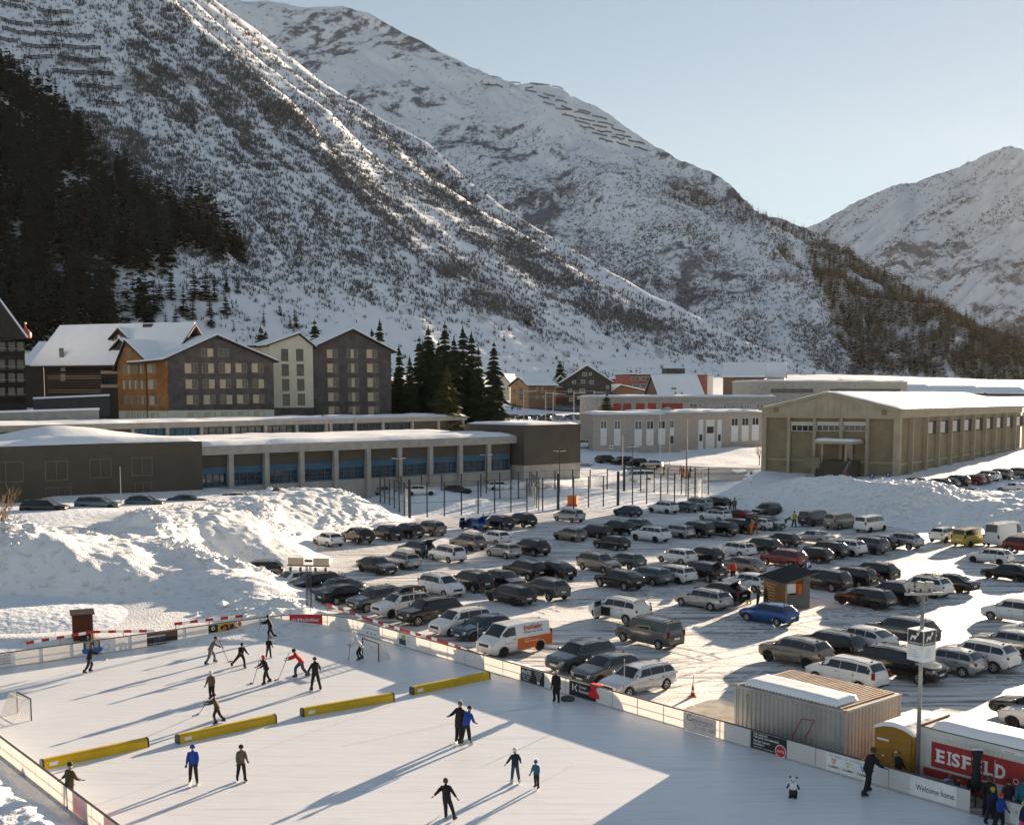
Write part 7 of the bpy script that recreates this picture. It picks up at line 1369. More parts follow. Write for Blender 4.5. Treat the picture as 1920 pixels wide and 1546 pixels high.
def car(kind, colour, loc, rz, label, group, lod=1, extra=(), cat='car', name='parked_car', rim='alloy'):
    if kind not in _ty: _ty[kind] = car_type(kind)
    T = _ty[kind]; o = empty(name, loc, rz, label, cat, group); o.scale = (CSC,) * 3; pm = paint('paint_' + colour, PAL[colour], 0.0 if colour in ('white', 'black', 'yellow', 'red') else .4)
    mesh_obj('body', T['body'], pm, o); tail = 'tailgate' in extra
    for nm, me, mat, l in T['parts']:
        if l > lod: continue
        if tail and nm == 'rear_window': continue
        mesh_obj(nm, me, pm if mat == 'PAINT' else MAT[mat], o)
    ty, hub, rm = tyre_meshes(T['rw'])
    for x, s in T['wheels']:
        w = mesh_obj('wheel', ty, MAT['tyre'], o, (x, s * (T['W'] / 2 - .125), T['rw'])); w.rotation_euler = (0, 0, 0 if s > 0 else math.pi)
        mesh_obj('hub', hub, MAT['trim'], w)
        if lod >= 1: mesh_obj('rim', rm, MAT[rim], w)
    H, W = T['H'], T['W']
    if 'roofbox' in extra or 'whitebox' in extra: mb = MB(); P = [(-1.0, .1), (-.9, .32), (-.2, .42), (.7, .38), (1.15, .14), (1.1, .06), (-.95, .06)]; mb.prism(P, (1, 0, 0), (0, 0, 1), ((T['xr'] + T['xe']) / 2 - .1, -.38, H + .03), (0, .76, 0)); me = mb.mesh('roof_box'); mesh_obj('roof_box', me, MAT['white_paint'] if 'whitebox' in extra else paint('paint_charcoal', PAL['charcoal']), o)
    if 'rack' in extra or 'roofbox' in extra or 'whitebox' in extra or 'bikerack' in extra:
        for x in (T['xr'] - .35, T['xe'] + .45): mesh_obj('roof_bar', MB().box((x, 0, H + .06), (.07, W * .78, .035)).mesh('roof_bar'), MAT['trim'], o)
    if 'bikerack' in extra:
        for y in (-.4, .1, .5): mb = MB(); mb.path([(T['xr'] - .4, y, H + .1), (T['xe'] + .5, y, H + .1)], .025); mb.path([(T['xe'] + .7, y, H + .1), (T['xe'] + .55, y + .05, H + .42), (T['xe'] + .75, y + .1, H + .5)], .025); mesh_obj('bike_carrier', mb.mesh('bike_carrier'), MAT['trim'], o)
    if tail:
        X = T['X']; e = Vector((T['xe'], 0, H - .07)); mb = MB(); q = e + Vector((-.85, 0, .42)); mb.bar(e, q, W * .68, .06); t = mb.build('tailgate', pm, o); mb = MB(); mb.bar(e + Vector((-.1, 0, .085)), q - Vector((-.12, 0, -.02)), W * .55, .012); mb.build('rear_window', MAT['car_glass'], t)
        mb = MB(); mb.bar(e + Vector((-.03, 0, -.04)), Vector((X(.985) - .02, 0, T['belt'] - .18)), W * .60, .012); mb.build('load_opening', MAT['trim'], o)
    if 'dooropen' in extra:
        s = 1; x = T['A1']; d = mesh_obj('door', MB().box((.0, .5, .28), (.06, 1.0, .75)).mesh('door'), pm, o, (x, s * W / 2 * .97, .42)); d.rotation_euler = (0, 0, R(12)); mb = MB(); mb.bar((0, .03, .66), (-.12, .2, 1.05), .05, .05); mb.bar((-.12, .2, 1.05), (-.1, .95, 1.05), .05, .05); mb.bar((0, .98, .66), (-.1, .95, 1.05), .05, .05); mb.build('door_frame', MAT['trim'], d); mb = MB(); mb.box((-.07, .55, .86), (.015, .75, .36)); mb.build('side_window', MAT['car_glass'], d)
        q = T['sec'](T['A1'] + .05); mesh_obj('door_opening', MB().box((x - .5, s * (W / 2 - .02), .72), (.9, .05, .62)).mesh('door_opening'), MAT['trim'], o)
    return o
# where a car of a given size must stand so that its outline fills the outline seen in the photograph
CROP = {1: (0, 540, 2.5946), 2: (700, 620, 2.5946), 3: (1180, 640, 2.5946), 4: (420, 900, 3.3103), 5: (900, 900, 3.3103), 6: (1340, 900, 3.3103), 7: (980, 1180, 3.84), 8: (1380, 1180, 3.5556), 9: (0, 900, 2.909), 0: (0, 0, 1)}
def head(h):
    base = {'A': V2, '-A': -V2, 'B': -V1, '-B': V1}
    if isinstance(h, str): v = base[h]; return math.atan2(v.y, v.x)
    return R(h)
def stand(kind, crop, bb, rz, ground):
    L, W, H = [q * CSC for q in CT[kind][:3]]; ox, oy, s = CROP[crop]; x0, y0, x1, y1 = ox + bb[0] / s, oy + bb[1] / s, ox + bb[2] / s, oy + bb[3] / s
    c, sn = math.cos(rz), math.sin(rz); C = np.array([(a * L * .49, b * W * .46, z) for a in (-1, 1) for b in (-1, 1) for z in (0, H * .9)]); C = np.stack([C[:, 0] * c - C[:, 1] * sn, C[:, 0] * sn + C[:, 1] * c, C[:, 2]], 1)
    px, py = (x0 + x1) / 2, y1 - .28 * (y1 - y0); p = None
    for _ in range(7):
        p = at_g(px, py) if ground else at(px, py, .015); q = proj(C + np.array(p)); px += (x0 + x1) / 2 - (q[:, 0].min() + q[:, 0].max()) / 2; py += y1 - q[:, 1].max()
    return p
RUTS = []
def row(phrase, *cars, ground=False, lod=1, group='cars parked in the snowy car park'):
    it = []
    for cdef in cars:
        crop, bb, kind, colour, h = cdef[:5]; ex = cdef[5] if len(cdef) > 5 else (); lab = cdef[6] if len(cdef) > 6 else None; rz = head(h) + R(random.uniform(-1.8, 1.8)); sink = Vector((0, 0, -.5 if 'long hall' in phrase else 0)); it.append((CROP[crop][0] + (bb[0] + bb[2]) / 2 / CROP[crop][2], stand(kind, crop, bb, rz, ground) + sink, rz, kind, colour, ex, lab))
    it.sort(key=lambda t: t[0])
    if not ground: RUTS.extend((t[1], t[2], CT[t[3]]) for t in it)
    words = dict(hatch='hatchback', wagon='estate', suv='SUV', bigsuv='large SUV', coupe='sloping SUV', sedan='saloon', mpv='minivan', van='van', highvan='high roof van', caddy='small van'); cw = dict(charcoal='dark grey', slate='blue grey', bronze='brownish silver', navy='dark blue', teal='pale grey', beige='beige')
    for i, (x, p, rz, kind, colour, ex, lab) in enumerate(it):
        if not lab:
            f = next((t for k, t in (('tailgate', 'with open tailgate'), ('whitebox', 'with white box'), ('roofbox', 'with roof box'), ('bikerack', 'with bike rack')) if k in ex), '')
            lab = f"{cw.get(colour, colour)} {words[kind]} {f}, {'leftmost' if i == 0 else 'rightmost' if i == len(it) - 1 else ords[i] + ' from left'} in {phrase}".replace(' ,', ',')
        v = kind in ('van', 'highvan', 'caddy'); car(kind, colour, p, rz, lab, group, lod, ex, 'van' if v else 'car', 'parked_van' if v else 'parked_car', 'alloy' if random.random() < .65 else 'trim')
T_, RB, WB, RK, BK, DO = ('tailgate',), ('roofbox',), ('whitebox',), ('rack',), ('bikerack',), ('dooropen',)
row('the row along the rink boards', (4, (283, 560, 560, 692), 'hatch', 'white', 'B'), (4, (372, 566, 742, 724), 'suv', 'black', 'B'), (4, (545, 622, 840, 745), 'sedan', 'slate', 'B', BK), (4, (575, 640, 935, 784), 'sedan', 'black', '-B', (), 'black saloon showing its tail beside the rink boards'), (4, (783, 668, 1105, 830), 'suv', 'slate', 'B', RK), (4, (915, 700, 1285, 868), 'suv', 'white', 'B', RB), (4, (1050, 745, 1490, 915), 'bigsuv', 'black', 'B'), (4, (1268, 800, 1668, 982), 'mpv', 'white', 'B'), (4, (1440, 888, 1765, 1010), 'hatch', 'navy', 'B'),
    (7, (175, 95, 665, 342), 'suv', 'slate', 'B'), (7, (340, 172, 862, 422), 'hatch', 'grey', 'B', (), 'grey hatchback beside the silver estate by the rink boards'), (7, (552, 250, 1097, 512), 'wagon', 'pale', 'B', (), 'silver estate car nearest the rink boards, facing the red jacket'))
row('the row at the left snow pile', (4, (548, 325, 742, 420), 'hatch', 'white', 'A'), (4, (712, 280, 942, 402), 'suv', 'black', 'A', RK), (4, (920, 270, 1098, 384), 'suv', 'black', 'A'), (4, (1055, 260, 1220, 370), 'suv', 'charcoal', 'A'), (4, (1190, 238, 1370, 352), 'mpv', 'bronze', 'A'))
row('the row under the court fence', (4, (1455, 212, 1650, 318), 'hatch', 'blue', 'A', T_ + DO, 'blue hatchback with open door and tailgate under the court fence'), (4, (1615, 213, 1790, 314), 'suv', 'charcoal', 'A'), (4, (1760, 193, 1924, 297), 'suv', 'black', 'A'), (5, (453, 163, 654, 267), 'mpv', 'silver', 'A'), (5, (835, 143, 1000, 232), 'hatch', 'navy', 'A'), (5, (1042, 123, 1233, 213), 'suv', 'white', 'A', RK), (5, (1205, 128, 1328, 205), 'hatch', 'teal', 'A'), (5, (1262, 93, 1434, 196), 'caddy', 'silver', 'A', RK), (5, (1412, 100, 1516, 182), 'suv', 'black', 'A'))
row('the second row from the court', (4, (1088, 352, 1300, 482), 'wagon', 'charcoal', 'A', T_), (4, (1395, 325, 1634, 447), 'suv', 'bronze', 'A', WB), (4, (1600, 328, 1760, 408), 'hatch', 'white', 'A'), (5, (447, 288, 672, 387), 'hatch', 'bronze', 'A'), (5, (610, 256, 813, 367), 'wagon', 'black', 'A'), (5, (768, 253, 926, 347), 'suv', 'black', 'A'), (5, (880, 243, 1042, 322), 'hatch', 'teal', 'A'), (5, (930, 276, 1193, 394), 'bigsuv', 'white', 'A'), (5, (1140, 275, 1293, 367), 'wagon', 'silver', 'A'), (5, (1243, 250, 1428, 362), 'bigsuv', 'black', 'A'), (5, (1405, 240, 1572, 354), 'suv', 'black', 'A', RK), (5, (1530, 228, 1650, 337), 'suv', 'charcoal', 'A', T_), (5, (1660, 233, 1802, 317), 'hatch', 'white', 'A'), (6, (225, 203, 430, 317), 'mpv', 'slate', '-A'))
row('the pair behind the orange skiers', (5, (1355, 200, 1560, 262), 'wagon', 'white', 'A', RB), (5, (1540, 192, 1680, 258), 'sedan', 'red', 'A'))
row('the third row from the court', (4, (1268, 393, 1503, 522), 'mpv', 'white', 'A'), (4, (1618, 350, 1852, 494), 'hatch', 'silver', 'A'), (5, (203, 350, 428, 480), 'suv', 'black', 'A'), (5, (700, 326, 934, 442), 'hatch', 'black', 'A'), (5, (1447, 378, 1712, 487), 'wagon', 'white', 'A', RK), (6, (178, 348, 392, 472), 'suv', 'charcoal', 'A'), (6, (330, 345, 502, 422), 'hatch', 'black', 'A'), (6, (475, 310, 747, 405), 'sedan', 'silver', 'A'), (6, (605, 390, 777, 497), 'suv', 'black', 'A'), (6, (710, 363, 897, 482), 'suv', 'white', 'A', RK), (6, (835, 348, 1047, 470), 'bigsuv', 'grey', 'A'), (6, (935, 335, 1107, 440), 'hatch', 'black', 'A'), (6, (1060, 313, 1258, 437), 'suv', 'silver', 'A', RK), (6, (293, 418, 567, 554), 'suv', 'red', 'A', (), 'dark red SUV, the only red car near the ticket hut'), (6, (505, 410, 707, 524), 'hatch', 'black', 'A'))
row('the pair alone in the lit lane', (4, (823, 461, 1077, 596), 'sedan', 'charcoal', '-A'), (4, (1000, 448, 1203, 562), 'wagon', 'silver', 'A', WB))
row('the spur of the left snow pile', (4, (40, 488, 372, 612), 'wagon', 'black', 183, (), 'black estate car parked by itself at the foot of the snow pile'))
row('the fourth row from the court', (4, (1195, 550, 1508, 738), 'mpv', 'white', '-A', (), 'white people carrier facing the rink with roof rails'), (4, (1418, 558, 1647, 708), 'suv', 'charcoal', 'A'), (5, (35, 552, 275, 694), 'hatch', 'black', '-A'), (5, (165, 523, 392, 633), 'suv', 'black', 'A'), (5, (345, 505, 567, 635), 'coupe', 'black', 'A'), (5, (42, 646, 340, 792), 'wagon', 'charcoal', 'A'), (5, (262, 598, 549, 760), 'suv', 'grey', 'A'), (5, (618, 468, 862, 584), 'mpv', 'bronze', '-A'), (5, (805, 458, 1002, 562), 'hatch', 'teal', 'A'), (5, (1105, 430, 1342, 533), 'hatch', 'white', 'A'), (5, (1275, 413, 1502, 520), 'hatch', 'black', 'A'), (5, (1485, 482, 1762, 602), 'coupe', 'bronze', 'A', RK))
row('the fifth row from the court', (5, (708, 550, 1024, 696), 'coupe', 'charcoal', 'A'), (5, (945, 545, 1137, 664), 'wagon', 'teal', 'A'), (5, (1075, 527, 1314, 654), 'wagon', 'white', 'A'), (5, (1262, 510, 1500, 644), 'suv', 'charcoal', 'A', T_), (6, (550, 555, 803, 704), 'bigsuv', 'black', 'A'), (6, (722, 530, 973, 680), 'mpv', 'charcoal', 'A', RK), (6, (875, 513, 1092, 645), 'suv', 'black', 'A'))
row('the ticket hut row', (5, (1218, 670, 1558, 822), 'wagon', 'silver', 'A'), (5, (1355, 628, 1640, 784), 'coupe', 'charcoal', 'A', T_), (5, (1560, 608, 1760, 705), 'hatch', 'white', 'A'), (6, (150, 762, 524, 918), 'hatch', 'blue', 'A', (), 'bright blue hatchback in front of the ticket hut'), (6, (752, 670, 1120, 815), 'wagon', 'black', 'A'), (6, (935, 623, 1302, 793), 'bigsuv', 'charcoal', 'A'), (6, (1165, 595, 1430, 744), 'suv', 'white', 'A', BK), (6, (1330, 573, 1577, 713), 'sedan', 'charcoal', 'A'))
row('the open middle of the car park', (5, (697, 738, 1040, 908), 'bigsuv', 'white', 'A', T_ + DO, 'white SUV with door and tailgate open, two people at its boot'), (5, (850, 842, 1254, 1064), 'caddy', 'grey', 'A', RK, 'dark grey family van in front of the white SUV with open boot'))
row('the row behind the grey container', (8, (163, 52, 643, 284), 'suv', 'bronze', 'A'), (8, (440, 25, 802, 214), 'wagon', 'black', 'A'), (8, (605, -3, 1064, 192), 'coupe', 'white', 'A'), (6, (985, 886, 1340, 1053), 'bigsuv', 'slate', 'A'), (8, (460, 220, 1022, 438), 'mpv', 'white', 'A'), (8, (872, 112, 1367, 388), 'bigsuv', 'black', '-A'), (8, (1250, 128, 1582, 335), 'hatch', 'silver', 'A'), (8, (1400, 82, 1838, 308), 'suv', 'white', 'A'), (8, (1650, 36, 2010, 220), 'coupe', 'silver', 'A'))
row('the right edge', (6, (1570, 418, 1852, 533), 'hatch', 'white', 'A', (), 'white hatchback below the white high roof van'), (6, (1665, 498, 1998, 642), 'sedan', 'black', 'A', (), 'black saloon at the right edge below the white hatchback'), (6, (1705, 742, 2040, 915), 'mpv', 'white', 'A', (), 'white people carrier cut by the right edge'), (6, (1850, 925, 2130, 1040), 'hatch', 'white', 'A', (), 'white car roof at the right edge below the people carrier'), (8, (1770, 522, 2300, 700), 'sedan', 'charcoal', 'A', (), 'dark car behind the red sign container at the right edge'), (8, (1815, 560, 2340, 760), 'hatch', 'white', 'A', (), 'white car at the right edge behind the snowy container roof'), (6, (1860, 480, 2160, 590), 'hatch', 'grey', 'A', (), 'grey car mostly outside the right edge behind the black saloon'))
row('the row against the right snow bank', (6, (203, 128, 443, 234), 'bigsuv', 'charcoal', 'B', RK), (6, (522, 168, 724, 292), 'van', 'slate', '-B'), (6, (682, 186, 880, 312), 'van', 'beige', '-B'), (6, (850, 203, 1085, 330), 'van', 'white', '-B'), (6, (1335, 286, 1530, 394), 'suv', 'white', '-B'), (6, (1480, 288, 1690, 420), 'van', 'yellow', '-B'), (6, (1638, 262, 1960, 422), 'highvan', 'white', '-B'), (6, (1822, 340, 2060, 470), 'suv', 'red', '-A'), group='vans and cars along the right snow bank')
row('the far lot beyond the right bank', *[(3, b, k, c, 'A') for b, k, c in [((1312, 663, 1450, 722), 'suv', 'charcoal'), ((1425, 652, 1560, 726), 'suv', 'black'), ((1490, 652, 1590, 715), 'hatch', 'grey'), ((1525, 638, 1645, 708), 'suv', 'charcoal'), ((1600, 634, 1718, 700), 'wagon', 'red'), ((1650, 640, 1745, 694), 'hatch', 'red'), ((1680, 626, 1788, 684), 'suv', 'white'), ((1745, 612, 1845, 674), 'suv', 'bronze'), ((1825, 604, 1935, 668), 'suv', 'bronze'), ((1900, 596, 2010, 655), 'wagon', 'charcoal'), ((1560, 718, 1700, 775), 'hatch', 'slate'), ((1600, 708, 1705, 766), 'sedan', 'black'), ((1785, 680, 1950, 738), 'sedan', 'white'), ((1770, 718, 1960, 790), 'wagon', 'bronze')]], ground=True, group='cars in the far lot by the ochre hall')
row('the line before the long hall', *[(1, b, k, c, h) for b, k, c, h in [((105, 1020, 330, 1078), 'wagon', 'black', 2), ((375, 1005, 580, 1062), 'wagon', 'teal', 3), ((620, 1003, 790, 1055), 'hatch', 'slate', 4), ((812, 993, 1015, 1048), 'sedan', 'slate', 5), ((1080, 985, 1255, 1036), 'wagon', 'white', 6), ((1345, 972, 1500, 1022), 'wagon', 'charcoal', 6), ((1570, 962, 1756, 1008), 'sedan', 'black', 8)]], *[(2, b, k, c, h) for b, k, c, h in [((-20, 745, 130, 792), 'sedan', 'bronze', 10), ((160, 742, 292, 788), 'wagon', 'white', 14), ((340, 735, 478, 785), 'hatch', 'charcoal', 16), ((555, 718, 680, 765), 'wagon', 'white', 18), ((750, 728, 860, 768), 'hatch', 'black', 20)]], ground=True, lod=0, group='snowed-in cars in front of the long hall')
row('the side street by the barracks', (2, (1083, 597, 1192, 648), 'suv', 'charcoal', 20), (2, (1158, 607, 1262, 655), 'suv', 'black', -150), (2, (1215, 607, 1330, 660), 'wagon', 'charcoal', -150), (2, (1300, 620, 1408, 668), 'hatch', 'silver', 160), (2, (1222, 665, 1368, 735), 'van', 'white', 185), (2, (972, 538, 1068, 572), 'van', 'white', 170), ground=True, lod=0, group='vehicles on the street by the barracks')
far = [(16 + i * 13, 428 + (i % 3) * 3, 62 + i * 13 + (i % 2) * 6) for i in range(0)]
_k = ['black', 'charcoal', 'silver', 'navy', 'bronze', 'black', 'slate', 'charcoal']
row('the village car park', *[(2, (x, 400 + (i * 7) % 9 - (i % 2) * 2, x + 64, 427 + (i * 7) % 9), ('suv', 'wagon', 'hatch')[i % 3], _k[i % 8], (20, 35, 160)[i % 3]) for i, x in enumerate(range(515, 1060, 36))], (2, (810, 428, 862, 444), 'hatch', 'black', 5), ground=True, lod=0, group='cars in the village car park below the orange house')
# the white and orange delivery van
def delivery_van():
    rz = head('B'); p = stand('van', 0, (886, 1158, 1040, 1236), rz, False); o = car('van', 'white', p, rz, 'white and orange delivery van with red lettering, parked along the rink boards', None, 1, (), 'van', 'delivery_van', 'trim'); T = _ty['van']
    for c in list(o.children):
        if c.name.startswith('side_window') and abs(sum(v.co.x for v in c.data.vertices) / len(c.data.vertices)) < 2.2 and sum(v.co.x for v in c.data.vertices) / len(c.data.vertices) < .75: bpy.data.objects.remove(c)
    s = 1; L, W = T['L'], T['W']; X = T['X']; f = Facade.__new__(Facade); f.a = Vector((X(.40), W / 2 + .001, 0)); f.z0 = 0; f.u = Vector((-1, 0, 0)); f.n = Vector((0, 1, 0)); f.b = Vector((X(1), W / 2, 0)); f.L = L * .6
    flat('van_orange', (.60, .13, .02), .35); MAT['van_white'] = paint('paint_white', PAL['white'], 0)
    mb = MB(); R_ = .42; xb = L * (.79 - .40); P = [(0, .34), (xb - R_, .34)] + [(xb - R_ * math.cos(k * math.pi / 8), max(.34, .35 + R_ * math.sin(k * math.pi / 8))) for k in range(1, 8)] + [(xb + R_, .36), (L * .585, .42), (L * .585, 1.06), (0, 1.06)]
    mb.prism(P, f.u, (0, 0, 1), f.p(0, 0, .004), f.n * .006); mb.build('orange_panel', MAT['van_orange'], o)
    mb = MB(); f.slab(mb, .0, L * .585, 1.09, 1.80, -.30, -.02); 
    ff = Facade.__new__(Facade); ff.z0 = 0; ff.u = f.u; ff.a = f.a; ff.b = f.b; ff.L = f.L; tilt = Vector((0, 1, .25)).normalized(); ff.n = f.n
    lettering(o, 'EgoKiefer', f, .55, 1.52, -.06, .42, 'van_red', width=1.55, bold=.02); lettering(o, 'Fenster und Türen', f, .55, 1.33, -.03, .15, 'black_print', width=1.6, bold=.015); lettering(o, 'Ihr Profi für', f, .6, .92, .012, .11, 'white_print'); lettering(o, 'Fenster und Haustüren', f, .6, .76, .012, .12, 'white_print', bold=.01); lettering(o, '041 885 02 33', f, -.95, .82, .012, .10, 'van_red')
    return o
flat('van_red', (.45, .03, .03), .4); delivery_van()

# tyre ruts worn into the packed snow around the parked cars and along the lanes
MAT['rut'] = noise_mat('tyre_rut', (.17, .165, .165), (.72, .72, .72), 1.4, 7, .6, .6, 6, lo=.36, hi=.56, bdist=.06)
def ruts():
    V = []; F = []; rr = random.Random(77)
    def strip_(pts, w):
        n0 = len(V)
        for i, p in enumerate(pts):
            d = (pts[min(i + 1, len(pts) - 1)] - pts[max(i - 1, 0)]).normalized(); n = Vector((-d.y, d.x, 0)); t = i / (len(pts) - 1); k = w * min(1, 6 * t, 6 * (1 - t)) * rr.uniform(.55, 1.25) + .01
            V.extend([tuple(p + n * k), tuple(p - n * k)])
        F.extend([(n0 + 2 * i, n0 + 2 * i + 1, n0 + 2 * i + 3, n0 + 2 * i + 2) for i in range(len(pts) - 1)])
    z = [.018]
    def lay(p): z[0] = .0165 + (z[0] * 1000 * 7919 % 13) * .0006; return Vector((p.x, p.y, 0))
    for p, rz, c in RUTS:
        L, W = c[0] * CSC, c[1] * CSC; f = Vector((math.cos(rz), math.sin(rz), 0)); l = Vector((-f.y, f.x, 0)); back = rr.uniform(2.5, 6.0); bend = rr.choice((-1, 1)) * rr.uniform(.0, 2.2); zz = .0165 + rr.random() * .009
        for sd in (-1, 1): strip_([Vector((p.x, p.y, zz)) + l * (sd * W * .40 + bend * max(0, (t - .45)) ** 2) - f * (L * .25 + t * (L * .3 + back)) for t in [k / 14 for k in range(15)]], .15)
        if rr.random() < .6: strip_([Vector((p.x, p.y, zz + .0004)) + l * rr.uniform(-.1, .1) + f * (-L * .45 + L * .9 * k / 8) for k in range(9)], W * .33)
    for px, py in ((640, 1040), (700, 1062), (820, 1075), (880, 1110), (980, 1145), (1040, 1110), (1080, 1180), (1180, 1210), (1240, 1250), (1330, 1200), (1420, 1180), (1150, 1055), (1250, 1105), (1540, 1165), (1620, 1135), (1350, 1290)):
        a = at(px, py); ln = rr.uniform(16, 34); am = rr.uniform(-.05, .05); zz = .0165 + rr.random() * .009
        for sd in (-.75, .75): strip_([Vector((a.x, a.y, zz)) + V1 * (ln * k / 30) + V2 * (sd + am * k + .25 * math.sin(k * .35 + px)) for k in range(31)], .16)
    me = bpy.data.meshes.new('tyre_ruts'); me.from_pydata(V, [], F); tag(mesh_obj('tyre_ruts', me, MAT['rut']), kind='stuff')
ruts()
# ================================================================== containers, booth, hut and mast
MAT['cont'] = noise_mat('container_paint', (.29, .285, .27), (.40, .39, .37), .5, 6, .6, .1, 8); MAT['cont_w'] = noise_mat('white_container', (.56, .54, .51), (.66, .64, .61), .4, 6, .6); MAT['booth'] = noise_mat('orange_wood_panel', (.30, .145, .022), (.37, .19, .035), .5, 6, .6, stretch=(1, 1, 6)); MAT['rust'] = noise_mat('rusty_sunlit_roof', (.28, .16, .09), (.42, .36, .30), 1.5, 6, .8)  # rust brown, with the roof's yellowish sunlight put into the colour
def corrug(f, mb, u0, u1, z0, z1, o, amp=.05, per=.28):
    n = int((u1 - u0) / per); P = []
    for k in range(n):
        a = u0 + (u1 - u0) * k / n; d = (u1 - u0) / n
        P += [(a, o), (a + d * .35, o), (a + d * .5, o - amp), (a + d * .85, o - amp)]
    P.append((u1, o)); vs = [f.p(u, z0, q) for u, q in P] + [f.p(u, z1, q) for u, q in P]; m = len(P); mb.add(vs, [(i, i + 1, m + i + 1, m + i) for i in range(m - 1)])
def behind(px, off, pz=1.0):
    'point behind the car park boards, off metres back, that stands under a picture column'
    us = np.linspace(0, BRt.L + 8, 1600); P = np.array(BRt.a)[None] + us[:, None] * np.array(BRt.u) - off * np.array(BRt.n); P[:, 2] = pz; k = np.argmin(np.abs(proj(P)[:, 0] - px)); return Vector((P[k, 0], P[k, 1], 0))
def grey_container():
    a = behind(1377, 1.3); b = behind(1583, 1.3)
    f = wfac(a, b); W = 5.0; H = 2.75; r = empty('shipping_container', (0, 0, 0), 0, 'pale grey corrugated container pair with a snow strip on its ribbed roof', 'container'); g = side_facade(f, W, True); h = side_facade(f, W, False)
    for ff, nm, L_ in ((f, 'front_wall', f.L), (g, 'end_wall', W), (h, 'end_wall', W)): mb = MB(); corrug(ff, mb, .12, L_ - .12, .15, H - .12, -.02); mb.build(nm, MAT['cont'], r)
    back = wfac(f.b - f.n * W, f.a - f.n * W); mb = MB(); corrug(back, mb, .12, f.L - .12, .15, H - .12, -.02); mb.build('back_wall', MAT['cont'], r)
    mb = MB()
    for ff, L_ in ((f, f.L), (g, W), (h, W), (back, f.L)): ff.slab(mb, .0, L_, H - .13, H, -.1, .03); ff.slab(mb, 0, L_, .02, .16, -.1, .03); ff.slab(mb, 0, .13, .16, H - .13, -.12, .025)
    mb.build('frame', MAT['cont'], r); put(f, r, 'roof', 'rust', .1, f.L - .1, H - .06, H + .002, -W + .1, -.1)
    for k in range(30): put(f, r, 'roof_rib', 'rust', .2 + k * (f.L - .4) / 30, .31 + k * (f.L - .4) / 30, H + .003, H + .06, -W + .12, -.14)
    snow_top(f, r, .3, f.L - .6, H + .02, -2.3, -.18, .34, 2, .12)
    for u in (.06, f.L - .06): put(f, r, 'corner_casting', 'rust', u - .09, u + .09, H - .05, H + .05, -.12, .035)
    mb = MB(); q = f.p(.9, 1.0, .06); mb.tube(q, q + Vector((.1, 0, 1.35)), .02); mb.bar(q + Vector((-.12, 0, 1.35)), q + Vector((.32, 0, 1.35)), .05, .04); o = mb.build('ice_scraper', MAT['frame_wood'], None); tag(o, 'long handled scraper leaning on the grey container', 'scraper')
    mb = MB(); c = f.p(3.9, .95, .25); u_ = f.u; mb.path([c, c + u_ * .5 + Vector((0, 0, .95)), c + u_ * 1.25 + Vector((0, 0, 1.05)), c + u_ * .75 + Vector((0, 0, .05))], .025); mb.path([c, c - Vector((0, 0, .9))], .02); mb.path([c + u_ * .75 + Vector((0, 0, .05)), c + u_ * .75 - Vector((0, 0, .85))], .02); mb.bar(c - Vector((0, 0, .9)) - u_ * .2, c + u_ * 1.0 - Vector((0, 0, .88)), .3, .1); o = mb.build('snow_pusher', MAT['darkred_print'], None); tag(o, 'snow pusher with a red bow handle before the grey container', 'snow pusher')
    mb = MB(); c = f.p(5.0, .02, .22); mb.tube(c, c + Vector((0, 0, 1.45)), .022); mb.bar(c + Vector((-.18, 0, .12)), c + Vector((.18, 0, .12)), .04, .3); o = mb.build('snow_shovel', MAT['frame_wood'], None); tag(o, 'wooden handled shovel right of the snow pusher', 'shovel')
    return f
FC = grey_container()
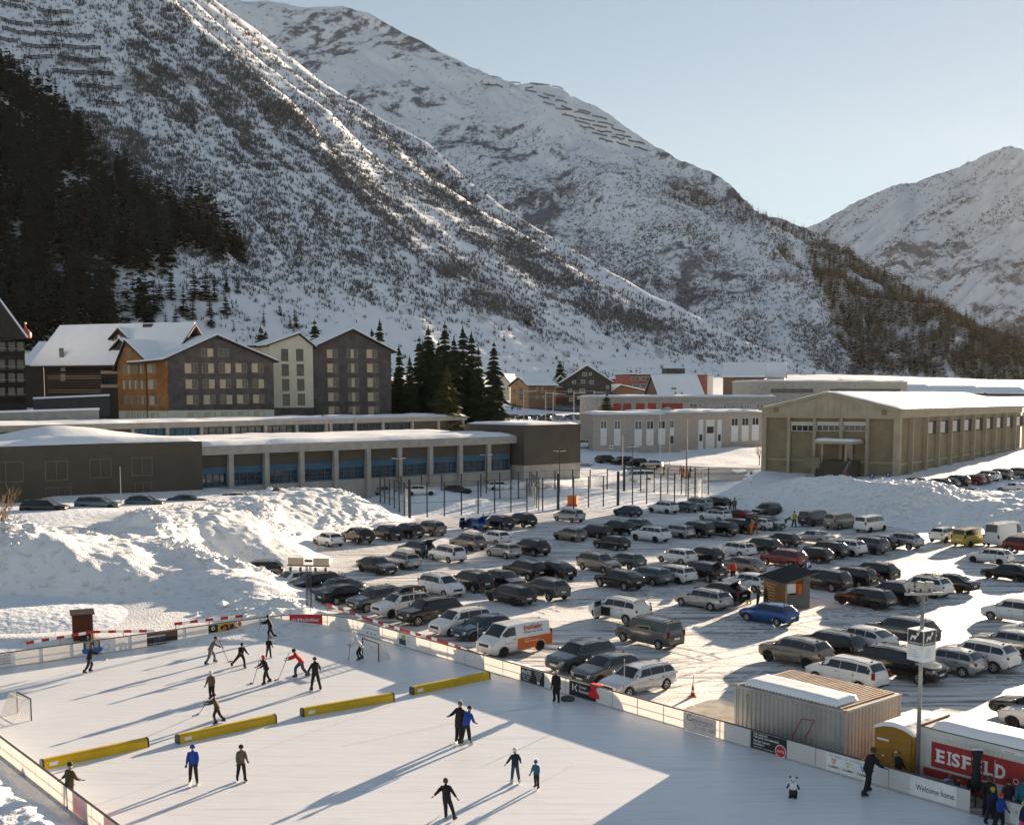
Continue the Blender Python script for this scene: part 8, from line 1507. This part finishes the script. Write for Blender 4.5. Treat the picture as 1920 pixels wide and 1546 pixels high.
def booth_and_sign():
    a = behind(1640, 1.7); f = wfac(a, behind(1714, 1.7)); r = empty('toilet_booth', (0, 0, 0), 0, 'orange wooden booth with a snowy arched roof between the two containers', 'booth'); H = 2.3
    mb = MB(); P = [(0, 0), (f.L, 0), (f.L, H - .12), (f.L * .75, H + .08), (f.L * .5, H + .14), (f.L * .25, H + .08), (0, H - .12)]; mb.prism([(u, z + .02) for u, z in P], f.u, (0, 0, 1), f.p(0, 0), -f.n * 2.2); mb.build('wall', MAT['booth'], r)
    put(f, r, 'door', 'booth', .9, f.L - .15, .1, H - .25, .002, .05); put(f, r, 'sign_plate', 'white_print', .12, .75, H - .62, H - .52, .002, .02); put(f, r, 'sign_plate', 'white_print', 1.1, 1.28, 1.25, 1.32, .052, .06); put(f, r, 'handle', 'rail', .98, 1.02, 1.0, 1.2, .052, .09); blot(f, r, 'latch', 'white_print', .45, .95, .12, .09, .002)
    mb = MB()
    for k in range(1, 4): f.slab(mb, .0, f.L, k * .6 - .01, k * .6 + .01, .0, .012)
    tag(mb.build('joint', MAT['brown_print'], r), kind='stuff')
    top = [(u, z + .025) for u, z in P[2:]]; Q = top + [(u, z + .14 + (.08 if 0 < i < 4 else 0)) for i, (u, z) in reversed(list(enumerate(top)))]; mb = MB(); mb.prism(Q, f.u, (0, 0, 1), f.p(0, 0, .08), -f.n * 2.36); mb.build('snow_cover', MAT['roof_snow'], r)
    # the sign container
    s = behind(1724, 1.75, 1.5); f2 = wfac(s, s + RU * 9.0); r = empty('sign_container', (0, 0, 0), 0, 'white container with a red EISFELD sign and a thick snow roof', 'container'); H = 2.75; W = 2.6
    mb = MB(); corrug(f2, mb, .1, f2.L, .1, H - .3, 0, .025, .2); mb.build('front_wall', MAT['cont_w'], r); h = side_facade(f2, W, False); mb = MB(); corrug(h, mb, .1, W - .1, .1, H - .3, 0, .025, .2); mb.build('end_wall', MAT['cont_w'], r); put(f2, r, 'back_wall', 'cont_w', .1, f2.L, .1, H - .3, -W, -W + .06)
    put(f2, r, 'top_beam', 'cont_w', -.02, f2.L, H - .3, H, -W - .02, .03); put(f2, r, 'base_beam', 'cont_w', 0, f2.L, .02, .1, -W, .02); put(f2, r, 'corner_post', 'cont_w', 0, .12, .1, H - .3, -.1, .02); put(f2, r, 'roof', 'rail', .05, f2.L - .05, H + .002, H + .05, -W + .05, -.05); put(f2, r, 'roof_edge', 'rust', -.02, .06, H + .003, H + .12, -W, 0); snow_top(f2, r, .5, f2.L - .1, H + .05, -W + .2, .02, .36, 5, .2)
    put(f2, r, 'maker_plate', 'white_print', 3.9, 4.9, H - .24, H - .1, .031, .04); lettering(r, 'renespa', f2, 3.98, H - .21, .042, .1, 'black_print', width=.5)
    sg = empty('sign', (0, 0, 0)); sg.parent = r; u0, u1 = .62, 6.9; put(f2, sg, 'sign_sheet', 'sign_red', u0, u1, H - 1.7, H - .55, .006, .03)
    u = u0 + .25
    for ch, w, adv in zip('EISFELD', (.40, .10, .40, .38, .40, .38, .44), (.47, .27, .52, .50, .52, .50, .56)):
        uq = u + (.1 if ch == 'I' else 0); lettering(sg, ch, f2, uq, H - 1.42, .032, .80, 'white_print', width=w, bold=.035)
        if ch != 'S':  # slab serifs
            for zz in (H - 1.44, H - .90): put(f2, sg, 'serif', 'white_print', uq - .06, uq + (.16 if ch != 'I' else .16), zz, zz + .07, .031, .04)
        u += adv
    uu = u0 + 3.95; ringp(f2, sg, 'puck', 'white_print', uu, H - 1.4, .13, .03, .031, 12)
    mb = MB(); mb.prism([(uu + .2, H - 1.5), (uu + .95, H - 1.5), (uu + .85, H - 1.38), (uu + .62, H - 1.32), (uu + .66, H - .85), (uu + .54, H - .85), (uu + .52, H - 1.32), (uu + .3, H - 1.38)], f2.u, (0, 0, 1), f2.p(0, 0, .031), f2.n * .005); mb.build('curling_stone', MAT['white_print'], sg); mb = MB(); mb.prism([(uu + .28, H - 1.47), (uu + .87, H - 1.47), (uu + .8, H - 1.41), (uu + .57, H - 1.36), (uu + .35, H - 1.41)], f2.u, (0, 0, 1), f2.p(0, 0, .037), f2.n * .004); mb.build('curling_stone_fill', MAT['sign_red'], sg)
    ringp(f2, sg, 'skate_ring', 'white_print', uu + 1.45, H - 1.2, .3, .04, .031); lettering(r, 'Andermatt', f2, 5.6, H - .48, .006, .24, 'black_print')
    # folded parasol and a thin flag pole before it, the red bench
    c = f2.p(3.15, 0, .75); o = empty('closed_parasol', c, 0, 'closed dark parasol standing before the red sign', 'parasol'); MB().tube((0, 0, 0), (0, 0, 2.6), .03, n=7).build('pole', MAT['rail'], o); MB().turn([(.0, .75), (.24, .8), (.2, 1.3), (.17, 2.2), (.26, 2.5), (.05, 2.52), (0, 2.55)], n=10).build('canopy', MAT['c_dark'], o, None, True); MB().box((0, 0, 2.58), (.5, .12, .05)).build('top_bar', MAT['white_print'], o)
    c = f2.p(3.95, 0, .7); o = empty('thin_pole', c, 0, 'thin pale pole right of the closed parasol', 'pole'); MB().tube((0, 0, 0), (0, 0, 2.3), .022, n=6).build('pole', MAT['steel'], o)
    o = empty('bench', (0, 0, 0), 0, 'long red padded bench along the sign container', 'bench'); put(f2, o, 'seat', 'darkred_print', .3, 3.6, .42, .5, .15, .6); put(f2, o, 'backrest', 'darkred_print', .3, 3.6, .6, .95, .06, .12)
    for u in (.4, 1.9, 3.4): put(f2, o, 'leg', 'rail', u, u + .06, .02, .42, .2, .55)
    c = f2.p(2.75, .5, .32); o = MB().box((c.x, c.y, c.z + .28), (.34, .28, .5), taper=.8).build('backpack', MAT['c_black']); tag(o, 'black backpack standing on the red bench', 'backpack')
flat('sign_red', (.36, .028, .03), .5); booth_and_sign()
def lamp_mast():
    p = behind(1720, 1.45, .8); t = atd(1735, 1108, p.y + .6); r = empty('light_mast', (p.x, p.y, 0), 0, 'tall steel floodlight mast carrying a white cube sign beside the sign container', 'light mast'); h = t.z
    MB().tube((0, 0, 0), (0, 0, h), .105, .085, 10).build('pole', MAT['steel'], r, None, True); zc0 = atd(1730, 1236, p.y).z; zc1 = atd(1730, 1178, p.y).z; w = .88; M = Matrix.Rotation(R(-38), 3, 'Z'); hgt = zc1 - zc0; k = MB().box((0, 0, (zc0 + zc1) / 2), (w, w, hgt), rz=R(38 - 5)).build('cube_sign', MAT['white_print'], r)
    for q in range(4):
        a = R(33 + 90 * q); n = Vector((math.sin(a), -math.cos(a), 0)); u = Vector((math.cos(a), math.sin(a), 0)); f = Facade.__new__(Facade); f.a = Vector((0, 0, 0)) - u * w / 2 + n * w / 2; f.b = f.a + u * w; f.u = u; f.n = n; f.z0 = 0; f.L = w
        put(f, k, 'dark_field', 'brown_sign', .04, w - .04, zc0 + hgt * .52, zc1 - .04, .002, .012); lettering(k, 'ANDERMATT', f, w / 2, zc0 + hgt * .545, .014, .13, 'white_print', 'CENTER', width=.74)
        x, z = w * .5, zc0 + hgt * .76; mb = MB(); P = [(-.26, -.16), (-.2, -.14), (-.12, 0), (-.02, -.1), (.02, -.08), (.08, .06), (.16, .1), (.2, .28), (.12, .2), (.06, .22), (.08, .1), (-.02, .06), (-.16, .08), (-.2, .02)]; mb.prism([(a_ * 1.1, b_ * 1.1) for a_, b_ in P], u, (0, 0, 1), f.p(x, z, .014), n * .004); mb.build('ibex_emblem', MAT['white_print'], k)
        for j in range(4): put(f, k, 'text_line', 'grey_print', .12, w * (.6 + .08 * (j % 2)), zc0 + hgt * (.36 - .075 * j), zc0 + hgt * (.36 - .075 * j) + .02, .002, .008)
    MB().bar((-.85, -.1, h), (.95, .1, h), .14, .12).build('cross_arm', MAT['steel'], r)
    for sx, ry in ((-.62, -.5), (-.1, .2), (.3, .1)): l = MB().box((sx, .12, h + .3), (.36, .14, .46), M=Matrix.Rotation(ry, 3, 'Y')).build('floodlight', MAT['steel'], r); MB().box((sx, .02, h + .1), (.06, .06, .22)).build('bracket', MAT['rail'], l)
flat('brown_sign', (.035, .028, .024), .5); lamp_mast()
def truss_mast():
    p = at(580, 1163); r = empty('truss_mast', (p.x, p.y, 0), R(-8), 'lattice mast with two wooden boards and four lamps behind the red banner', 'light mast'); h = atd(578, 1060, p.y).z; w = .16; mb = MB()
    for x, y in ((-w, -w), (w, -w), (w, w), (-w, w)): mb.tube((x, y, 0), (x, y, h), .028, n=6)
    n = int(h / .45)
    for k in range(n):
        z0, z1 = h * k / n, h * (k + 1) / n
        for a, b in (((-w, -w), (w, -w)), ((w, -w), (w, w)), ((w, w), (-w, w)), ((-w, w), (-w, -w))): A, B = (a, b) if k % 2 else (b, a); mb.tube((A[0], A[1], z0), (B[0], B[1], z1), .014, n=4)
    mb.build('lattice', MAT['dark_steel'], r); MB().bar((-1.75, 0, h), (1.75, 0, h), .1, .1).build('cross_arm', MAT['dark_steel'], r)
    for sx in (-1.05, 1.05): MB().box((sx, .02, h + .34), (1.3, .05, .55)).build('wooden_board', MAT['shutter'], r)
    MB().box((0, .05, h + .38), (.62, .12, .18)).build('ballast_box', MAT['dark_steel'], r)
    for sx in (-1.45, -.62, .62, 1.45): l = MB().box((sx, -.05, h - .32), (.2, .16, .34), M=Matrix.Rotation(.5, 3, 'X')).build('lamp', MAT['dark_steel'], r); MB().tube((sx, 0, h), (sx, -.03, h - .2), .02).build('bracket', MAT['dark_steel'], l)
truss_mast()
def red_hut():
    p = at(155, 1184, .9); r = empty('wooden_hut', (p.x, p.y, .35), R(24), 'small red brown wooden hut standing in the snow above the boards', 'hut'); MB().box((0, 0, 1.0), (1.35, 1.3, 1.9)).build('wall', MAT['hut_wood'], r)
    for k in range(6): MB().box((-.56 + k * .225, -.66, 1.0), (.2, .03, 1.86)).build('plank', MAT['hut_wood'], r)
    MB().box((0, 0, 2.0), (1.65, 1.6, .07), M=Matrix.Rotation(.08, 3, 'X')).build('roof', MAT['dark_eave'], r); mb = MB(); mb.turn([(0, 0), (.3, .05), (.34, .3), (.2, .48), (0, .5)], (.05, -.75, .02), 9); mb.build('rubbish_sack', MAT['c_black'], r, None, True)
MAT['hut_wood'] = noise_mat('red_stained_wood', (.05, .014, .009), (.08, .024, .014), .8, 6, .8, stretch=(1, 1, 5)); red_hut()
# ------------------------------------------------------------------ red and white barrier planks
MAT['plank_red'] = noise_mat('plank_red', (.30, .018, .022), (.38, .03, .03), 2, 4, .6)
def planks(p0, p1, z, n, lab, group):
    a = at(*p0, z); b = at(*p1, z); f = wfac(a, b, z); o = empty('barrier_plank', (0, 0, 0), 0, lab, 'barrier', group)
    for k in range(n): put(f, o, 'red_field' if k % 2 == 0 else 'white_field', 'plank_red' if k % 2 == 0 else 'white_print', f.L * k / n, f.L * (k + 1) / n, -.1, .1, -.02, .02)
    for u in (.1, f.L / 2, f.L - .1): put(f, o, 'stake', 'frame_wood', u - .03, u + .03, -z, -.101, -.02, .02)
GPk = 'red and white barrier planks round the rink'
planks((49, 1205), (174, 1184), 1.15, 9, 'red and white plank behind the boards at the far left', GPk); planks((174, 1184), (290, 1182), 1.0, 8, 'red and white plank sinking into the snow below the red brown hut', GPk); planks((327, 1169), (455, 1154), 1.2, 9, 'red and white plank above the yellow and black banner', GPk)
for i, (a, b) in enumerate([((613, 1132), (690, 1160)), ((690, 1160), (760, 1182)), ((760, 1182), (830, 1202)), ((830, 1202), (913, 1232))]): planks(a, b, .62, 7, f"red and white plank before the parked cars, {['farthest', 'second', 'third', 'nearest'][i]} of the line along the boards", GPk)
# ------------------------------------------------------------------ ticket hut, parking sign, bin, cone
def ticket_hut():
    a = at(1432, 1128); b = at(1473, 1142); f = wfac(a, b); g = side_facade(f, 2.3, True); r = empty('ticket_hut', (0, 0, 0), 0, 'wooden ticket hut with a ribbed dark mono pitch roof in the car park', 'hut'); H = 2.5
    for k in range(9): put(f, r, 'plank', 'hut_plank', 0, f.L, .05 + k * .25, .05 + k * .25 + .235, -.06, 0)
    put(f, r, 'corner_post', 'frame_wood', -.06, .06, .02, H - .2, -.08, .03); put(f, r, 'corner_post', 'frame_wood', f.L - .06, f.L + .06, .02, H - .2, -.08, .03); put(f, r, 'back_wall', 'hut_plank', 0, f.L, .05, H, -2.3, -2.24); put(g, r, 'side_panel', 'grey_wood', .05, 2.25, .05, 1.2, -.06, 0); put(g, r, 'side_panel', 'grey_wood', 1.6, 2.25, 1.2, H + .1, -.06, 0); put(g, r, 'ticket_machine', 'c_orange', 1.2, 1.58, .9, 2.1, -.5, -.05); put(g, r, 'notice_board', 'white_print', .25, 1.1, 1.3, 2.1, -.3, -.25)
    mb = MB(); A = f.p(-.45, H - .35, .45); B = f.p(f.L + .45, H - .35, .45); C = f.p(f.L + .45, H + .5, -2.9); D = f.p(-.45, H + .5, -2.9); up = Vector((0, 0, .1)); mb.add([A, B, C, D, A + up, B + up, C + up, D + up], [(0, 3, 2, 1), (4, 5, 6, 7), (0, 1, 5, 4), (1, 2, 6, 5), (2, 3, 7, 6), (3, 0, 4, 7)]); mb.build('roof', MAT['c_grey'], r)
    for k in range(12): t = (k + .5) / 12; p = A.lerp(B, t) + up * 1.02; q = D.lerp(C, t) + up * 1.02; MB().bar(p + Vector((0, 0, .03)), q + Vector((0, 0, .03)), .09, .06).build('roof_rib', MAT['c_dark'], r)
    p = at(1487, 1137); o = empty('litter_bin', (p.x, p.y, .012), 0, 'green litter bin with a dark lid at the corner of the ticket hut', 'bin'); MB().turn([(0, 0), (.3, 0), (.33, .95), (0, .95)], n=12).build('bin', flat('bin_green', (.07, .20, .04), .5), o, None, True); MB().turn([(.34, .95), (.34, 1.02), (.22, 1.2), (0, 1.24)], n=12).build('lid', MAT['c_dark'], o, None, True)
    p = at(1513, 1126); h = atd(1513, 1050, p.y).z; o = empty('parking_sign', (p.x, p.y, 0), R(-8), 'blue parking sign with a white P on a pole beside the ticket hut', 'sign'); MB().tube((0, 0, 0), (0, 0, h), .035).build('pole', MAT['steel'], o); ff = wfac((-.3, -.05), (.3, -.05)); ff.n = Vector((0, -1, 0)); s = put(ff, o, 'plate', 'sign_blue', 0, .6, h - .7, h, -.02, .02); put(ff, o, 'sub_plate', 'white_print', 0, .6, h - 1.0, h - .73, -.02, .02); lettering(s, 'P', ff, .2, h - .58, .023, .6, 'white_print', bold=.03)
MAT['hut_plank'] = noise_mat('larch_plank', (.22, .105, .04), (.33, .17, .07), 1.0, 6, .75, stretch=(1, 1, 8)); MAT['grey_wood'] = noise_mat('grey_wood', (.13, .12, .11), (.19, .175, .16), 1, 5, .8); flat('sign_blue', (.015, .06, .22), .4); ticket_hut()
p = at(1299, 1305); o = empty('traffic_cone', (p.x, p.y, .012), 0, 'orange and white traffic cone with a thin stake behind the boards', 'traffic cone'); MB().box((0, 0, .02), (.4, .4, .04)).build('base', MAT['c_orange'], o); MB().turn([(.16, .04), (.115, .25), (0, .25)], n=10).build('cone', MAT['c_red'], o, None, True); MB().turn([(.115, .251), (.085, .4), (0, .4)], n=10).build('white_band', MAT['white_print'], o); MB().turn([(.085, .401), (.04, .7), (0, .7)], n=10).build('tip', MAT['c_red'], o, None, True); MB().tube((0, 0, .69), (.03, 0, 1.3), .015).build('stake', MAT['c_black'], o)
# ------------------------------------------------------------------ ball court, lamps, poles
def court():
    FLp, FRp, BRr, BLp = at(768, 971), at(1290, 942), at(1328, 928), Vector((-20.8, 179, .5)); BRp = Vector((23, 203, .5)); r = empty('ball_court_fence', (0, 0, 0), 0, 'tall dark ball court fence posts with hanging pale sheets behind the parked cars', 'fence'); H = 5.1; MAT['plastic'] = None; m = bpy.data.materials.new('clear_plastic'); m.use_nodes = True; nt = m.node_tree; tr = _n(nt, 'ShaderNodeBsdfTransparent'); mx = _n(nt, 'ShaderNodeMixShader'); tc = _n(nt, 'ShaderNodeTexCoord'); nz = _n(nt, 'ShaderNodeTexNoise', Scale=.5, Detail=5); nt.links.new(tc.outputs['Object'], nz.inputs['Vector']); mr = _n(nt, 'ShaderNodeMapRange'); mr.inputs['From Min'].default_value = .35; mr.inputs['From Max'].default_value = .7; mr.inputs['To Min'].default_value = .12; mr.inputs['To Max'].default_value = .6; nt.links.new(nz.outputs['Fac'], mr.inputs['Value']); nt.links.new(mr.outputs[0], mx.inputs[0]); b = nt.nodes['Principled BSDF']; b.inputs['Base Color'].default_value = (.75, .76, .75, 1); b.inputs['Roughness'].default_value = .3; nt.links.new(tr.outputs[0], mx.inputs[1]); nt.links.new(b.outputs[0], mx.inputs[2]); nt.links.new(mx.outputs[0], nt.nodes['Material Output'].inputs['Surface']); MAT['plastic'] = m
    def run(a, b, n, sheets, thick=()):
        f = wfac(a, b, 0)
        for k in range(n + 1):
            u = f.L * k / n; q = f.p(u, 0); z0 = float(gz(np.array([q.x]), np.array([q.y]))[0]) - .2; w = .16 if k in thick else .075; put(f, r, 'post', 'dark_steel', u - w, u + w, z0, H + (.6 if k in thick else 0), -w, w)
        for z in (H - .06, 2.15): put(f, r, 'rail', 'dark_steel', .1, f.L - .1, z, z + .05, -.03, .03)
        for k in range(n):
            if k in sheets: put(f, r, 'sheet', 'plastic', f.L * k / n + .1, f.L * (k + 1) / n - .1, .3, 2.9 + .4 * (k % 3), -.015, -.005)
    run(FLp, FRp, 18, (), (0, 9, 13)); run(BLp, FLp, 6, (0, 1, 2, 3, 4, 5)); run(BLp, BRp, 14, (6, 7, 8, 10, 11, 12, 13), (13,)); run(BRp, BRr, 5, (0, 1, 2, 3, 4)); run(BRr, FRp, 3, (1,)); m1 = at(1010, 957); run(m1, Vector((3, 192, 0)), 5, (1, 2, 3, 4))
    for px, py in ((897, 955), (995, 948)): q = at(px, py); MB().box((q.x, q.y, 1.1), (1.0, .08, .9)).build('notice_board', MAT['white_print'], r)
court()
p = at(1074, 950); o = empty('crate_stand', (p.x, p.y, .01), R(-20), 'orange wooden box on a stand in front of the court fence', 'box'); MB().box((0, 0, 1.1), (1.5, 1.0, 1.3)).build('box', MAT['c_orange'], o); MB().box((0, 0, .2), (1.9, 1.2, .4)).build('base', MAT['darkred_print'], o); MB().box((0, 0, 1.8), (1.6, 1.1, .08)).build('lid', MAT['hut_plank'], o)
MAT['lamp_head'] = flat('lamp_head', (.6, .6, .58), .4)
def street_lamp(px, pyb, pyt, lab, two=True, ground=True, lean=0, head='lamp_head', mat='dark_steel', rad=.085):
    p = at_g(px, pyb) if ground else at(px, pyb); h = atd(px, pyt, p.y).z - p.z; o = empty('street_lamp', p, R(15), lab, 'street lamp', 'street lamps'); MB().tube((0, 0, -.3), (lean, 0, h), rad, rad * .7, 7).build('pole', MAT[mat], o)
    if two:
        for sx in (-1, 1): l = MB().bar((lean + sx * .15, 0, h), (lean + sx * 1.1, 0, h + .12), .32, .1).build('lamp', MAT[head], o)
for a in [(748, 934, 860, 'twin headed lamp left of the court, before the third blue bay'), (912, 925, 853, 'twin headed lamp before the last blue bays of the hall'), (1049, 922, 846, 'twin headed lamp before the brown end block'), (1186, 905, 838, 'twin headed lamp before the barracks'), (1286, 930, 845, 'leaning lamp before the barracks doors')]: street_lamp(*a)
street_lamp(1842, 893, 0, '') if False else None
GPo = 'flagpoles and thin poles'
def pole(px, pyb, pyt, lab, rad=.06, mat='steel', cat='pole', ground=True, group=GPo):
    p = at_g(px, pyb) if ground else at(px, pyb); h = atd(px, pyt, p.y).z - p.z; o = empty('pole', p, 0, lab, cat, group); MB().tube((0, 0, -.3), (0, 0, h), rad, rad * .7, 6).build('shaft', MAT[mat], o); MB().turn([(0, 0), (rad * 1.3, .05), (0, .12)], (0, 0, h), 6).build('cap', MAT[mat], o); return o
for a in [(227, 943, 876, 'lone pole among the snowed-in cars before the brown wing', .07), (606, 912, 866, 'pole before the second blue bay of the hall', .07), (1006, 890, 795, 'tall flagpole at the brown end block', .08), (1167, 882, 817, 'white flagpole at the left corner of the barracks', .1), (1237, 868, 778, 'thin mast before the third barracks window', .07), (1288, 880, 786, 'white flagpole before the barracks doors', .1), (1569, 890, 805, 'white pole before the sports hall stair', .1), (1255, 880, 820, 'red and white banded snow pole before the barracks', .06)]: pole(*a)
pole(776, 1161, 1104, 'thin pole on the rink corner near the banked snow', .05, 'steel', ground=False); pole(1170, 1312, 1238, 'thin pale pole on the boards in front of the silver estate', .03, 'steel', ground=False); pole(896, 1240, 1170, 'thin pole on the boards before the delivery van', .025, 'steel', ground=False); pole(259, 998, 968, 'short dark stake on top of the snow bank', .06, 'dark_steel'); pole(596, 1033, 1004, 'pink snow stake beside the first white hatchback', .03, 'plank_red', ground=False)
def road_sign(px, pyb, pyt, mat, lab, two=False):
    p = at_g(px, pyb); h = atd(px, pyt, p.y).z - p.z; o = empty('road_sign', p, 0, lab, 'sign', 'road signs'); MB().tube((0, 0, -.3), (0, 0, h), .045).build('pole', MAT['steel'], o); s = MB().box((0, -.06, h - .45), (.8, .04, .85)).build('plate', MAT[mat], o)
    if two: MB().box((0, -.06, h - 1.4), (.8, .04, .8)).build('lower_plate', MAT['white_print'], o)
    f = wfac((-.4, -.085), (.4, -.085)); f.n = Vector((0, -1, 0))
    if mat == 'sign_blue': lettering(s, 'P', f, .22, h - .75, .0, .7, 'white_print')
    elif mat == 'white_print': blot(f, s, 'symbol', 'black_print', .4, h - .45, .45, .45, .0)
for a in [(1146, 855, 834, 'white_print', 'white sign plate before the left barracks windows'), (1408, 910, 882, 'white_print', 'sign with two plates on the street left of the snow bank', True), (1471, 880, 852, 'white_print', 'white sign plate left of the sports hall stair'), (1627, 885, 862, 'white_print', 'white sign plate right of the sports hall stair'), (1587, 902, 887, 'red_print', 'red no entry sign behind the snow bank'), (1602, 905, 892, 'sign_blue', 'left blue parking plate behind the snow bank'), (1635, 900, 887, 'sign_blue', 'middle blue parking plate behind the snow bank'), (1665, 897, 885, 'sign_blue', 'right blue parking plate before the hall corner')]: road_sign(*a)
GM = 'railway catenary masts'
for i, (px, pyb, pyt) in enumerate([(881, 796, 730), (897, 793, 733), (982, 790, 729), (1023, 785, 733), (1037, 782, 735), (1076, 785, 733), (1114, 770, 732), (762, 775, 735)]):
    p = atd(px, pyb, 330 + i * 9); t = atd(px, pyt, 330 + i * 9); h = t.z - p.z; o = empty('catenary_mast', (p.x, p.y, p.z), 0, f"{['first','second','third','fourth','fifth','sixth','seventh','outlying'][i]} catenary mast from the left above the embankment" if i < 7 else 'catenary mast left of the spruce clump', 'mast', GM); MB().bar((0, 0, -4), (0, 0, h), .28, .28).build('mast', MAT['steel'], o); MB().bar((-.2, 0, h - .6), (4.0, 0, h - .6), .12, .2).build('cross_arm', MAT['steel'], o)
a = atd(881, 735, 331); b = atd(1112, 733, 390); o = empty('overhead_wire', (0, 0, 0), 0, 'railway overhead wires strung between the catenary masts', 'wire'); MB().tube(a, b, .05, n=4).build('carrier_wire', MAT['dark_steel'], o); MB().tube(a - Vector((0, 0, 1.6)), b - Vector((0, 0, 1.6)), .05, n=4).build('contact_wire', MAT['dark_steel'], o)
a = atd(875, 792, 298); b = atd(1090, 786, 334); o = empty('railing', (0, 0, 0), 0, 'thin railing on the railway embankment', 'railing')
for k in range(41): q = a.lerp(b, k / 40); MB().tube(q - Vector((0, 0, 1)), q + Vector((0, 0, .6)), .05, n=4).build('baluster', MAT['steel'], o)
MB().tube(a + Vector((0, 0, .6)), b + Vector((0, 0, .6)), .06, n=4).build('handrail', MAT['steel'], o)
# the bare tree at the left edge
def bare_tree(px, pyb, h, d, lab, seed, lean=0, ground=True):
    p = at_g(px, pyb); o = empty('bare_tree', p, 0, lab, 'tree'); rr = random.Random(seed); trunk = MB(); br = MB()
    def grow(a, d_, l, r, n):
        b = a + d_ * l; (trunk if n == 0 else br).tube(a, b, r, r * .65, 5, False)
        if n < 4:
            for k in range(3 if n else 5): q = (d_ + Vector((rr.uniform(-.7, .7), rr.uniform(-.7, .7), rr.uniform(-.1, .45)))).normalized(); grow(a.lerp(b, rr.uniform(.45, 1)), q, l * rr.uniform(.5, .75), r * .5, n + 1)
    grow(Vector((0, 0, -.2)), Vector((lean, 0, 1)).normalized(), h * .5, h * .022, 0); trunk.build('trunk', MAT['bark'], o); tag(br.build('branch', MAT['bare_branch'], o), kind='stuff')
MAT['bare_branch'] = noise_mat('bare_branch', (.20, .13, .075), (.28, .19, .11), 2, 4, .9); bare_tree(20, 1028, 6.5, 0, 'bare brown tree on the snow at the left edge', 4, -.25); bare_tree(5, 1035, 5.0, 0, 'second bare tree cut by the left edge', 9, .1); bare_tree(1424, 872, 4.5, 0, 'bare shrub at the left corner of the sports hall', 12); bare_tree(1448, 878, 6, 0, 'thin bare tree against the sports hall wall', 15)
# a boulder capped with snow, the no-parking block, people carrier details
p = at_g(520, 945); mb = MB(); mb.turn([(0, 0), (1.3, .1), (1.15, 1.2), (.6, 2.3), (0, 2.7)], n=8); o = mb.build('boulder', noise_mat('boulder', (.12, .10, .085), (.2, .18, .16), 1.2, 6, .9, .5, 4), None, (p.x, p.y, p.z - .2)); tag(o, 'pointed boulder on the crest of the far snow pile', 'boulder')
